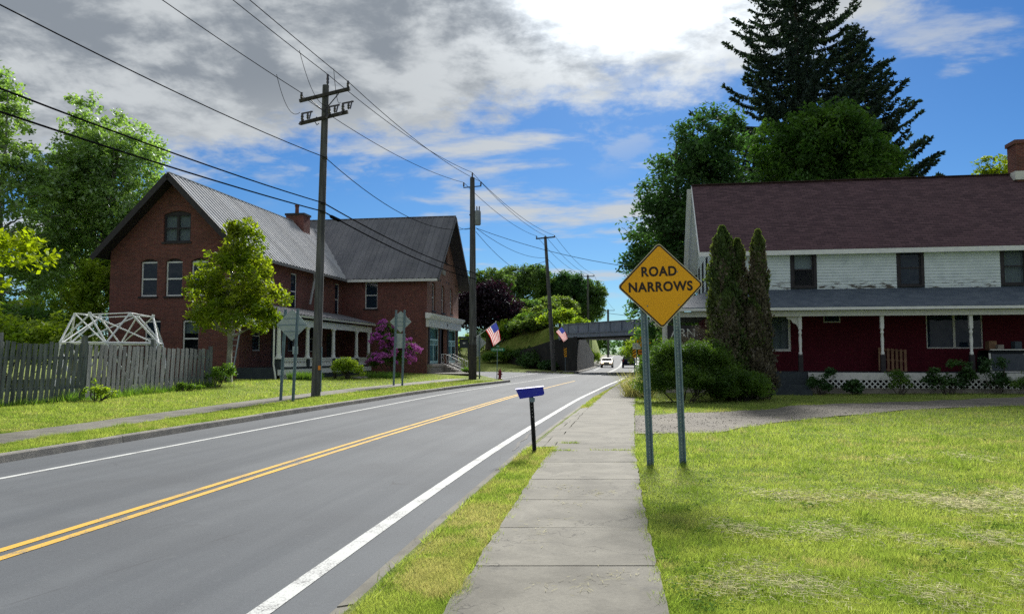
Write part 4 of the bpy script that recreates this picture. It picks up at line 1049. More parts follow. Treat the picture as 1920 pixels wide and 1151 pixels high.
    for i, (p, q, w, h, lb) in enumerate(((4.1, -3.3, .55, 1.05, 'small dark shrub right of the porch steps'), (7.2, -3.25, .55, 1.25, 'leafy shrub in front of the leaning pallet'), (9.0, -3.3, .9, 1.35, 'wide dark rose shrub under the double window'), (11.0, -3.2, .6, 1.5, 'climbing shrub beside the last white porch post in view'), (12.2, -3.35, 1.1, 1.2, 'low spreading shrub in front of the truck cap'), (5.4, -3.2, .35, .6, 'tiny shrub at the lattice left of the pallet'))):
        w_ = o + E1 * p + E2 * q
        bush('porch_shrub', G(w_.x, w_.y), [(0, 0, h * .3, w * .9, .35, h * .3)] + [(random.Random(i * 9 + k).uniform(-w, w), random.Random(i * 9 + k + 50).uniform(-.2, .2), h * random.Random(i * 7 + k).uniform(.35, .9), w * .33, .22, h * random.Random(i + k * 5).uniform(.12, .28)) for k in range(6)], lb, K['shrub'] if i % 3 == 1 else K['maple'], int(80 * w + 24), 34, .17, (.05, .035, .06)[i % 3], 'bush', gp_, 120 + i)
    bush('roadside_bush', G(10.6, 64), [(0, 0, 1.6, 1.5, 2.0, 1.7), (.9, 1, 2.9, 1.3, 1.5, 1.4)], 'light green bush below the right end of the bridge', K['shrub_light'], 130, 60, .4, .09, 'bush', None, 130)
    bush('roadside_bush', G(11.6, 46), [(0, 0, 1.8, 1.8, 2.2, 1.9), (1.4, 1.5, 3.0, 2.2, 2.0, 1.6)], 'dark bush in the gap behind the corner porch post', K['shrub'], 170, 60, .45, .09, 'bush', None, 131)
    # left garden
    rb = bush('rhododendron', G(-8.25, 52.6), [(0, 0, 1.0, 1.6, 1.35, 1.05), (-.3, 0, 2.3, 1.1, 1.0, .9), (.7, 0, 1.7, 1.15, 1.0, .9), (-.4, 0, 3.15, .55, .5, .6)], 'magenta rhododendron in full bloom at the porch corner', K['shrub'], 120, 50, .34, .08, 'bush', None, 140)
    rng = np.random.default_rng(141)
    lob = [(0, 0, 1.0, 1.75, 1.5, 1.15), (-.3, 0, 2.3, 1.2, 1.1, .95), (.8, 0, 1.7, 1.25, 1.1, .95), (-.4, 0, 3.2, .65, .6, .7)]
    C = in_lobes(lob, 270, rng, .86, -.2); C[:, 2] = np.maximum(C[:, 2], .25)
    V, F = leaves(C, np.full(len(C), .17), 42, .055, rng, .8, .3, .8)
    f = link('blossom', np_mesh('blossom', V, F, K['rhodo']), rb); f['label'] = 'magenta blossom heads'
    bush('round_shrub', G(-9.9, 46.5), [(0, 0, .55, .95, .8, .65), (-.2, 0, .9, .6, .5, .4)], 'rounded light green shrub before the porch rail', K['shrub_light'], 90, 60, .25, .06, 'bush', None, 142)
    rng = np.random.default_rng(143)
    for nm, (x0, x1, y0, y1, h, n), lb in (('iris_bed', (-12.6, -10.9, 43.2, 44.6, .62, 1500), 'clump of sword-leaved iris at the near porch corner'), ('flower_bed', (-9.6, -7.4, 48.5, 51.0, .5, 2600), 'bed of tall green leaves between shrub and rhododendron')):
        x = rng.uniform(x0, x1, n); y = rng.uniform(y0, y1, n); V, F = blades(x, y, ground(x, y), rng.uniform(.5, 1, n) * h, np.full(n, .04), rng, .5)
        tag(link(nm, np_mesh(nm, V, F, K['shrub'])), lb, 'plants', kind='stuff')
    bush('pot_shrub', G(-3.45, 60.4), [(0, 0, .25, .5, .4, .28)], 'small dark shrub beside the shop steps', K['shrub'], 40, 50, .16, .05, 'bush', None, 144)
    # weeds along the fence
    for i, (px, d, h, m, lb) in enumerate(((180, 24.1, .75, K['shrub_light'], 'bright weed clump at the tall fence post'), (405, 32.6, 1.0, K['shrub'], 'leafy weed at the right end of the fence'), (345, 30.0, .4, K['shrub'], 'sparse weeds near the right part of the fence'))):
        x = (px - 960) / 1440 * d
        bush('fence_weed', G(x + .15, d - .15), [(0, 0, h * .45, .28 + h * .2, .12, h * .45), (.2, .1, h * .3, .5, .1, h * .3)], lb, m, 26, 34, .13, .04, 'weed', 'weeds along the picket fence', 150 + i)
    bush('trunk_weed', G(-13.9, 37.0), [(0, 0, .4, .7, .5, .5)], 'green weeds round the foot of the young maple', K['shrub'], 40, 50, .2, .06, 'weed', None, 158)
    # pale arching grass by the sidewalk
    rng = np.random.default_rng(160); n = 900
    x = rng.normal(5.0, .22, n); y = rng.normal(30.5, .5, n); V, F = blades(x, y, np.full(n, .05), rng.uniform(.6, 1.35, n), np.full(n, .03), rng, .9)
    tag(link('arching_grass', np_mesh('arching_grass', V, F, K['grass_dry'])), 'pale arching ornamental grass left of the juniper', 'plants', kind='stuff')
all_trees()
# ------------------------------------------------------------------ buildings
def wall_frame(o, d, n):
    """maps (along the wall, out of the wall, up) into the building's own axes"""
    o = Vector(o); d = Vector(d); n = Vector(n)
    M = Matrix(((d.x, n.x, 0, o.x), (d.y, n.y, 0, o.y), (d.z, n.z, 1, o.z), (0, 0, 0, 1)))
    return M
def wall(parent, W, L, H, m, holes=(), rise=0.0, z0=0.0, depth=0.16, name='wall'):
    """a wall with real openings and reveals; rise > 0 adds a gable"""
    b = MB(W)
    zs = sorted(set([z0, H] + ([H + rise] if rise else []) + [h[2] for h in holes] + [h[3] for h in holes]))
    def lim(z):
        if z <= H or not rise: return 0.0, L
        t = (z - H) / rise; return t * L / 2, L - t * L / 2
    for a, c in zip(zs[:-1], zs[1:]):
        hs = sorted([h for h in holes if h[2] <= a + 1e-6 and h[3] >= c - 1e-6])
        l0, r0 = lim(a); l1, r1 = lim(c)
        xa, xc = l0, l1
        for h in hs:
            b.add([(xa, 0, a), (h[0], 0, a), (h[0], 0, c), (xc, 0, c)], [(0, 1, 2, 3)]); xa = xc = h[1]
        if abs(r1 - xc) < 1e-4: b.add([(xa, 0, a), (r0, 0, a), (r1, 0, c)], [(0, 1, 2)])
        else: b.add([(xa, 0, a), (r0, 0, a), (r1, 0, c), (xc, 0, c)], [(0, 1, 2, 3)])
    for (x0, x1, a, c) in [h[:4] for h in holes]:
        for p, q in (((x0, a), (x1, a)), ((x1, a), (x1, c)), ((x1, c), (x0, c)), ((x0, c), (x0, a))):
            b.add([(p[0], 0, p[1]), (q[0], 0, q[1]), (q[0], -depth, q[1]), (p[0], -depth, p[1])], [(0, 1, 2, 3)])
    return b.build(name, m, parent, fix=False)
def arch_fill(b, x0, x1, ztop, rise, w=-0.035, t=0.08, n=8):
    """the wall above a segmental arch, inside the square opening"""
    pts = []
    for i in range(n + 1):
        u = i / n; pts.append((x0 + (x1 - x0) * u, ztop - rise + rise * (1 - (2 * u - 1) ** 2)))
    for (xa, za), (xb, zb) in zip(pts[:-1], pts[1:]):
        b.prism([(xa, w, za), (xb, w, zb), (xb, w, ztop + .001), (xa, w, ztop + .001)], (0, -t, 0))
def window(parent, W, x0, x1, z0, z1, frame, glass, sash=True, mull=0, fw=0.06, inset=0.10, sillm=None, name='window', archm=None, rise=0.16, curtain=None, trim=None, label=None, shade=0.0):
    b = MB(W); y0, y1 = -inset - 0.05, -inset
    zt = z1 - (rise if archm else 0)
    b.bx(x0 + .002, x0 + fw, y0, y1, z0, zt); b.bx(x1 - fw, x1 - .002, y0, y1, z0, zt); b.bx(x0 + fw, x1 - fw, y0, y1, z0 + .002, z0 + fw); b.bx(x0 + fw, x1 - fw, y0, y1, zt - fw, zt - .002)
    if sash: zm = (z0 + zt) / 2; b.bx(x0 + fw, x1 - fw, y0 + .004, y1 + .012, zm - fw * .5, zm + fw * .5)
    for k in range(mull):
        xm = x0 + (x1 - x0) * (k + 1) / (mull + 1); b.bx(xm - fw * .9, xm + fw * .9, y0 - .003, y1 + .006, z0 + fw, zt - fw)
    o = b.build(name, frame, parent)
    if label: o['label'] = label
    g = MB(W); zm = (z0 + zt) / 2; xs = [x0 + (x1 - x0) * k / (mull + 1) for k in range(mull + 2)]
    for xa, xb in zip(xs[:-1], xs[1:]):
        for za, zb, dy in (((z0, zm, -.03), (zm, zt, -.018)) if sash else ((z0, zt, -.025),)):
            g = MB(W); g.add([(xa + .01, y1 + dy, za + .01), (xb - .01, y1 + dy, za + .01), (xb - .01, y1 + dy, zb - .01), (xa + .01, y1 + dy, zb - .01)], [(0, 1, 2, 3)])
            g.build('pane', glass, o, fix=False)
    if curtain:
        c = MB(W); n = 14
        za = zt - (zt - z0) * shade if shade else z0
        P = []
        for i in range(n + 1): P += [(x0 + (x1 - x0) * i / n, -inset - .14 - .02 * (i % 2), za), (x0 + (x1 - x0) * i / n, -inset - .14 - .02 * (i % 2), zt)]
        c.add(P, [(2 * i, 2 * i + 2, 2 * i + 3, 2 * i + 1) for i in range(n)]); c.build('curtain', curtain, o, fix=False)
    if sillm:
        s = MB(W); s.bx(x0 - .08, x1 + .08, -.09, .07, z0 - .11, z0 - .003); s.build('sill', sillm, o)
    if archm:
        a = MB(W); arch_fill(a, x0 + .002, x1 - .002, z1 - .002, rise, -.012, .12); a.build('arch', archm, o, fix=False)
        if True:
            h = MB(W); h.bx(x0 + .004, x1 - .004, -inset - .02, -inset + .005, zt, z1 - .01); h.build('arch_panel', K['dark_trim'], o)
    if trim:
        t = MB(W); w = 0.13
        t.bx(x0 - w, x0 - .001, -.02, .045, z0 - .06, z1 + .10); t.bx(x1 + .001, x1 + w, -.02, .045, z0 - .06, z1 + .10); t.bx(x0 - .001, x1 + .001, -.02, .045, z1, z1 + .10); t.bx(x0 - .001, x1 + .001, -.02, .06, z0 - .08, z0 - .001)
        t.build('trim', trim, o)
    return o
_pan = {}
def roof_slope(parent, A, down, along, length, width, m, edge_m, pw=0.92, name='roof', rib=0.05, nrib=2):
    """A: ridge corner; down/along: unit vectors; metal sheets laid side by side on a boarded slope"""
    A = Vector(A); down = Vector(down); along = Vector(along); nn = along.cross(down).normalized()
    if nn.z < 0: nn = -nn
    b = MB(); t = 0.14
    q = [A, A + along * width, A + along * width + down * length, A + down * length]
    b.prism([p - nn * t for p in q], nn * (t - 0.012))
    r = b.build(name, edge_m, parent)
    n = max(1, int(round(width / pw))); w = width / n
    key = (round(length, 2), round(w, 3), m.name)
    if key not in _pan:
        P = []; F = []
        prof = []
        for i in range(nrib):
            x = i / nrib; d = 1 / nrib
            prof += [(x, 0), (x + d * .55, 0), (x + d * .68, rib), (x + d * .87, rib)]
        prof.append((1.0, 0))
        for s in (0, 1):
            for x, z in prof: P.append((x * w, s * length, z))
        k = len(prof)
        for i in range(k - 1): F.append((i, i + 1, k + i + 1, k + i))
        mb = MB(); mb.add(P, F); _pan[key] = mb.mesh('metal_sheet', m)
    for i in range(n):
        dz = random.Random(i * 7 + n).uniform(0, .006)
        M = Matrix.Translation(A + along * (i * w) + nn * (.004 + dz)) @ Matrix((along, down, nn)).transposed().to_4x4()
        link('metal_sheet', _pan[key], r, M)
    return r

def brick_house():
    zb = 0.28
    o = Vector((-6.5, 58.5, zb))
    root = empty('brick_house', o, -ANG, 'L-shaped red brick house with tin roofs, long porch and a shopfront gable', 'house')
    Y = 1; EV = 7.6
    # --- walls (p to the right, q away)
    pw, pe = -15.2, -6.8
    S1 = wall_frame((pw, -15.5, 0), (1, 0, 0), (0, -1, 0)); L1 = pe - pw
    sw = [(2.0, 3.08, 4.9, 7.12), (3.62, 4.70, 4.9, 7.12), (5.26, 6.34, 4.9, 7.12)]
    gw = [(2.35, 3.40, 1.35, 3.62), (4.78, 5.83, 1.35, 3.62)]
    at_ = [(3.42, 5.16, 8.1, 9.95)]
    wall(root, S1, L1, EV, K['brick'], sw + gw + at_, 4.2)
    for h in sw: window(root, S1, *h, K['white'], K['glass'], fw=.085, sillm=K['dark_trim'], archm=K['brick'], inset=.13)
    for i, h in enumerate(gw): window(root, S1, *h, K['white'], K['glass_clear'] if i else K['glass'], fw=.085, sillm=K['dark_trim'], archm=K['brick'], inset=.13, curtain=K['curtain'] if i else None, shade=.35)
    window(root, S1, *at_[0], K['dark_trim'], K['glass_clear'], mull=1, fw=.09, sillm=K['dark_trim'], archm=K['brick'], rise=.2, curtain=K['curtain'], label='paired attic window with pale curtains')
    SE = wall_frame((pe, -15.5, 0), (0, 1, 0), (1, 0, 0))
    ew = [(6.5, 7.5, 4.5, 6.9), (14.05, 14.95, 4.5, 6.9)]
    pwn = [(1.5, 2.6, 1.7, 3.5), (3.9, 4.9, .75, 3.1), (6.2, 7.3, 1.7, 3.5), (9.6, 10.6, 1.7, 3.5), (12.6, 13.6, .75, 3.1)]
    wall(root, SE, 15.5, EV, K['brick'], ew + pwn)
    for h in ew: window(root, SE, *h, K['white'], K['glass'], sillm=K['dark_trim'], inset=.1)
    for i, h in enumerate(pwn):
        if i in (1, 4):
            b = MB(SE); b.bx(h[0], h[1], -.14, -.08, h[2], h[3]); d = b.build('door', K['dark_wood'], root); hb = MB(SE); hb.box((h[0] + .12, -.05, h[2] + 1.05), (.05, .06, .05)); hb.build('handle', K['chrome'], d)
        else: window(root, SE, *h, K['white_old'], K['glass'], inset=.1)
    SW = wall_frame((pw, 10.4, 0), (0, -1, 0), (-1, 0, 0)); wall(root, SW, 25.9, EV, K['brick'])
    S2 = wall_frame((pe, 0, 0), (1, 0, 0), (0, -1, 0))
    hw = [(1.85, 2.85, 5.05, 7.1)]
    wall(root, S2, 6.8, EV, K['brick'], hw)
    window(root, S2, *hw[0], K['white'], K['glass'], sillm=K['dark_trim'], inset=.1)
    FE = wall_frame((0, 0, 0), (0, 1, 0), (1, 0, 0))
    fw_ = [(1.5, 2.5, 4.95, 7.25), (4.4, 5.4, 4.95, 7.25), (7.3, 8.3, 4.95, 7.25)]
    aw = [(4.1, 6.3, 9.2, 11.0)]
    shop = [(0.75, 3.75, 0.78, 3.62), (4.15, 6.25, 0.78, 3.62), (6.65, 9.65, 0.78, 3.62)]
    wall(root, FE, 10.4, EV, K['brick_front'], fw_ + aw + shop, 5.2, depth=.3)
    for h in fw_: window(root, FE, *h, K['white'], K['glass'], sillm=K['dark_trim'], archm=K['brick_front'], inset=.16)
    window(root, FE, *aw[0], K['dark_trim'], K['glass'], mull=2, fw=.08, sillm=K['dark_trim'], inset=.12, label='dark triple attic window')
    N2 = wall_frame((0, 10.4, 0), (-1, 0, 0), (0, 1, 0)); wall(root, N2, 15.2, EV, K['brick'])
    W2 = wall_frame((pw, 10.4, 0), (0, -1, 0), (-1, 0, 0))
    b = MB(W2); b.add([(0, .001, EV), (10.4, .001, EV), (5.2, .001, EV + 5.2)], [(0, 1, 2)]); b.build('wall', K['brick'], root, fix=False)
    # shop windows
    for h in (shop[0], shop[2]):
        o1 = window(root, FE, h[0], h[1], h[2], h[3], K['pale_teal'], K['glass_teal'], sash=False, mull=0, fw=.09, inset=.08, name='shop_window', label='tall teal shop window with white bars')
        b = MB(FE)
        b.bx(h[0] + .09, h[1] - .09, -.125, -.06, 2.62, 2.74); xm = (h[0] + h[1]) / 2; b.bx(xm - .04, xm + .04, -.125, -.055, .87, 2.62)
        b.bx(h[0] + .09, h[1] - .09, -.125, -.065, .87, 1.02)
        for k in range(2):
            xa = h[0] + .12 + k * (h[1] - h[0]) / 2
            for j in range(3): b.bx(xa + .18 + j * .42, xa + .24 + j * .42, -.12, -.07, 2.28, 2.62)
            b.bx(xa + .05, xa + 1.25, -.12, -.07, 2.24, 2.29)
        b.build('glazing_bar', K['pale_teal'], o1)
        c = MB(FE); c.bx(h[0] + .05, h[1] - .05, -.34, -.33, .9, 3.5); c.build('blind', K['sage'], o1)
    b = MB(FE); b.bx(shop[1][0] + .1, shop[1][1] - .1, -1.0, -.94, .78, 3.6); d = b.build('shop_door', K['sage'], root); d['label'] = 'recessed sage green shop door'
    b = MB(FE); b.bx(shop[1][0] + .35, shop[1][1] - .35, -.935, -.92, 1.5, 2.9); b.build('pane', K['glass_teal'], d)
    b = MB(FE); b.box((shop[1][0] + .28, -.91, 1.75), (.05, .06, .14)); b.build('handle', K['chrome'], d)
    for x0, x1 in ((.38, .74), (3.76, 4.14), (6.26, 6.64), (9.66, 10.02)):
        b = MB(FE); b.bx(x0, x1, .003, .07, .78, 3.6); b.build('pilaster', K['dark_trim'], root)
    cr = MB(FE); cr.bx(-.25, 10.65, .003, .22, 3.62, 4.25); cr.build('frieze', K['white_old'], root)
    cr = MB(FE)
    cr.prism([(-.42, .0, 4.25), (-.42, .30, 4.25), (-.42, .52, 4.48), (-.42, .56, 4.62), (-.42, 0, 4.70)], (11.24, 0, 0)); cr.build('cornice', K['white'], root)
    cr = MB(FE); cr.box((5.6, .24, 3.95), (.16, .02, .22)); cr.build('number_plate', K['dark_trim'], root)
    cr = MB(FE); cr.box((5.0, .03, 8.35), (1.1, .06, .5)); cr.build('stone_plaque', K['stone'], root)
    cr = MB(FE)
    for x in (0.7, 3.1, 3.9, 6.0, 6.8, 9.2, 9.8): cr.box((x, .015, 7.55), (.14, .05, .14))
    cr.build('anchor_plate', K['iron'], root)
    for x0, x1 in ((.2, 3.9), (6.5, 10.1)):
        s = MB(FE); s.bx(x0, x1, .004, .34, -.2, .60); s.build('stone_base', K['stone'], root)
        s = MB(FE); s.bx(x0 - .05, x1 + .05, .004, .40, .60, .775); s.build('ledge', K['stone'], root)
    # steps and hand rails
    for i in range(4):
        s = MB(FE); s.bx(4.1, 6.3, .003 + .0, .55 + .36 * (3 - i), -.05 + .185 * i, -.05 + .185 * (i + 1) - .004); s.build('step', K['stone'], root)
    for x in (4.0, 6.4):
        s = MB(FE); s.tube([(x, .1, 1.55), (x, .5, 1.55), (x, 1.75, .95), (x, 1.75, .0)], .03, 6); s.tube([(x, .15, .7), (x, .15, 1.55)], .03, 6)
        r = s.build('hand_rail', K['white'], root)
        s = MB(FE)
        for k in range(6):
            y = .3 + k * .26; zt = 1.53 - max(0, y - .5) * .48; s.tube([(x, y, zt - .75), (x + .03, y + .05, zt - .5), (x - .03, y - .04, zt - .25), (x, y, zt)], .016, 5)
        s.tube([(x, .15, .85), (x, 1.7, .25)], .018, 5)
        s.build('scrollwork', K['white'], r)
    # interiors are dark
    cx_ = (pw + pe) / 2
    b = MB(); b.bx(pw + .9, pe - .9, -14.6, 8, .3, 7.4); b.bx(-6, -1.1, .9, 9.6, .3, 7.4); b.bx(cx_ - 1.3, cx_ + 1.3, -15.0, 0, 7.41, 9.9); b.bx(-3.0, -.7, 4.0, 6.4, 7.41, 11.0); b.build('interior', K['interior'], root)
    # --- roofs
    c45 = math.sqrt(.5)
    og, oe = .95, .55
    cx = (pw + pe) / 2; zr = EV + 4.2 + .22
    sl = (4.2 + oe) / c45
    roof_slope(root, (cx, -15.5 - og, zr), (c45, 0, -c45), (0, 1, 0), sl, 19.9 + og, K['tin'], K['dark_trim'])
    roof_slope(root, (cx, 4.4, zr), (-c45, 0, -c45), (0, -1, 0), sl, 19.9 + og, K['tin'], K['dark_trim'])
    zr2 = EV + 5.2 + .22; og2 = 1.0
    sl2 = (5.2 + oe) / c45
    roof_slope(root, (-15.8, 5.2, zr2), (0, -c45, -c45), (1, 0, 0), sl2, 15.8 + og2, K['tin_dark'], K['dark_trim'])
    roof_slope(root, (og2, 5.2, zr2), (0, c45, -c45), (-1, 0, 0), sl2, 15.8 + og2, K['tin_dark'], K['dark_trim'])
    b = MB(); b.beam((cx, -15.5 - og, zr + .02), (cx, 3.6, zr + .02), .22, .05); b.build('ridge_cap', K['tin'], root)
    b = MB(); b.beam((-15.8, 5.2, zr2 + .02), (og2, 5.2, zr2 + .02), .22, .05); b.build('ridge_cap', K['tin_dark'], root)
    # barge boards, eaves gutter
    for sgn in (-1, 1):
        b = MB(); b.beam((cx, -15.5 - og - .02, zr - .16), (cx + sgn * (4.2 + oe), -15.5 - og - .02, zr - .16 - (4.2 + oe)), .05, .34); b.build('barge_board', K['dark_trim'], root)
        b = MB(); b.beam((og2 + .02, 5.2, zr2 - .16), (og2 + .02, 5.2 + sgn * (5.2 + oe), zr2 - .16 - (5.2 + oe)), .05, .26); b.build('barge_board', K['dark_trim'], root)
    ze = EV + .22 - oe
    b = MB(); b.bx(-6.2, og2 - .02, -oe - .13, -oe - .0, ze - .22, ze - .03); b.build('eaves_gutter', K['white_old'], root)
    b = MB(); b.bx(pe + oe, pe + oe + .11, -15.5 - og, -.3, ze - .2, ze - .04); b.build('eaves_gutter', K['tin_dark'], root)
    b = MB(); b.tube([(pe + oe + .03, -6.6, ze - .15), (pe + .45, -6.3, ze - .7), (pe + .25, -6.5, ze - 2.3)], .085, 7); b.build('broken_downspout', K['tin'], root)['label'] = 'bent tin downspout hanging loose from the eaves'
    # valley flashing
    b = MB(); b.beam((pe + .5, -.5, ze - .02 + .05), (cx + .2, 4.0, zr + .03), .28, .03); b.build('valley_flashing', K['tin'], root)
    # chimney
    b = MB(); b.bx(-11.55, -10.05, -.1, 1.1, 10.5, 12.5); ch = b.build('chimney', K['brick'], root)
    b = MB(); b.bx(-11.62, -9.98, -.17, 1.17, 12.5, 12.66); b.build('chimney_cap', K['dark_trim'], ch)
    b = MB(); b.lathe([(.16, 12.6), (.15, 13.3), (.19, 13.3), (.19, 13.42)], (-10.9, .5, 0), 10); b.build('flue', K['brick'], ch, True)
    # --- porch along the street side
    PD = 2.45; q0, q1 = -15.7, -.3
    px_ = pe + PD
    PZ = .72
    b = MB(); b.bx(pe, px_ + .08, q0, q1, PZ - .1, PZ); b.build('porch_floor', K['dark_wood'], root)
    b = MB(); b.bx(px_ + .03, px_ + .07, q0, q1, PZ - .42, PZ - .101); b.build('porch_skirt', K['white'], root)
    b = MB(); b.bx(px_ - .05, px_ + .10, q0 - .1, q1, 3.18, 3.62); b.bx(pe, px_ - .05, q0 - .1, q0 + .06, 3.18, 3.62); b.build('porch_beam', K['white'], root)
    # tin porch roof in sheets
    A = Vector((pe + .003, q0 - .25, 4.55)); dn = Vector((PD + .42, 0, -.72)); Ld = dn.length
    roof_slope(root, A, dn.normalized(), (0, 1, 0), Ld, q1 - q0 + .25, K['tin_dark'], K['white_old'], pw=.95, name='porch_roof')
    b = MB(); b.bx(pe + .01, px_ + .2, q0 - .1, q1, 3.60, 3.625); b.build('porch_ceiling', K['dark_wood'], root)
    for q in (-15.55, -11.7, -7.6, -3.3, -.75):
        b = MB(); b.lathe([(.17, PZ + .58), (.17, PZ + .64), (.14, PZ + .68), (.13, PZ + .8), (.105, 3.0), (.13, 3.02), (.13, 3.06), (.19, 3.12), (.19, 3.18)], (px_, q, 0), 14)
        c = b.build('porch_column', K['white'], root, True)
        b = MB(); b.bx(px_ - .13, px_ + .13, q - .13, q + .13, PZ, PZ + .5); b.build('pedestal', K['dark_wood'], c)
        b = MB(); b.bx(px_ - .19, px_ + .19, q - .19, q + .19, PZ + .5, PZ + .58); b.build('plinth', K['white'], c)
    # saw-cut balustrade
    for a, c in ((-15.4, -11.85), (-11.55, -7.75), (-7.45, -3.45), (-3.15, -.9)):
        b = MB(); b.bx(px_ - .06, px_ + .06, a, c, PZ + .50, PZ + .57); b.bx(px_ - .04, px_ + .04, a, c, PZ + .03, PZ + .10)
        n = int((c - a) / .2)
        for i in range(n):
            y = a + (c - a) * (i + .5) / n
            b.prism([(px_, y - .085, PZ + .10), (px_, y + .085, PZ + .10), (px_, y + .085, PZ + .2), (px_, y + .03, PZ + .3), (px_, y + .085, PZ + .4), (px_, y + .085, PZ + .5), (px_, y - .085, PZ + .5), (px_, y - .085, PZ + .4), (px_, y - .03, PZ + .3), (px_, y - .085, PZ + .2)], (.025, 0, 0))
        o_ = b.build('balustrade', K['white'], root); o_['kind'] = 'stuff'
    b = MB()
    for k in range(36):
        y = q0 + .2 + k * .13
        for s in (-1, 1):
            ya, yb = (y, y + .32) if s > 0 else (y + .32, y)
            b.beam((px_ + .04 + .008 * s, ya, -.06), (px_ + .04 + .008 * s, yb, .29), .028, .008, (1, 0, 0))
    b.build('lattice', K['white'], root)['kind'] = 'stuff'
    b = MB(); b.bx(px_ - .02, px_ + .02, q0 + 5, q1, -.2, .29); b.bx(pe, px_, q0 - .02, q0 + .02, -.2, PZ - .1); b.build('porch_base', K['dark_wood'], root)
    b = MB(); b.tube([(px_ - .12, q0 - .2, 3.2), (px_ - .12, q0 - .2, .9), (px_ - .02, q0 - .22, .45), (px_ + .05, q0 - .22, -.1)], .05, 7); b.build('downspout', K['white'], root)
    # wall lamp seen between the columns
    b = MB(); b.lathe([(.05, 2.2), (.09, 2.3), (.09, 2.7), (.03, 2.78)], (pe + .25, -4.6, 0), 8); b.build('porch_lantern', K['white_old'], root, True)
    # ladder leaning on the gable corner
    lo = o + E1 * (-6.75) + E2 * (-16.7); lo.z = gz(lo.x, lo.y)
    lad = empty('ladder', lo, -ANG, 'aluminium ladder leaning at the corner of the brick house', 'ladder')
    top = Vector((.0, .95, 3.1))
    for s in (-.2, .2):
        b = MB(); b.beam((s, 0, 0), (s * .85, top.y, top.z), .05, .08); b.build('rail', K['alum'], lad)
    for k in range(9):
        t = (k + .6) / 9.3; b = MB(); b.tube([(-.2, top.y * t, top.z * t), (.2, top.y * t, top.z * t)], .018, 6); b.build('rung', K['alum'], lad)
brick_house()

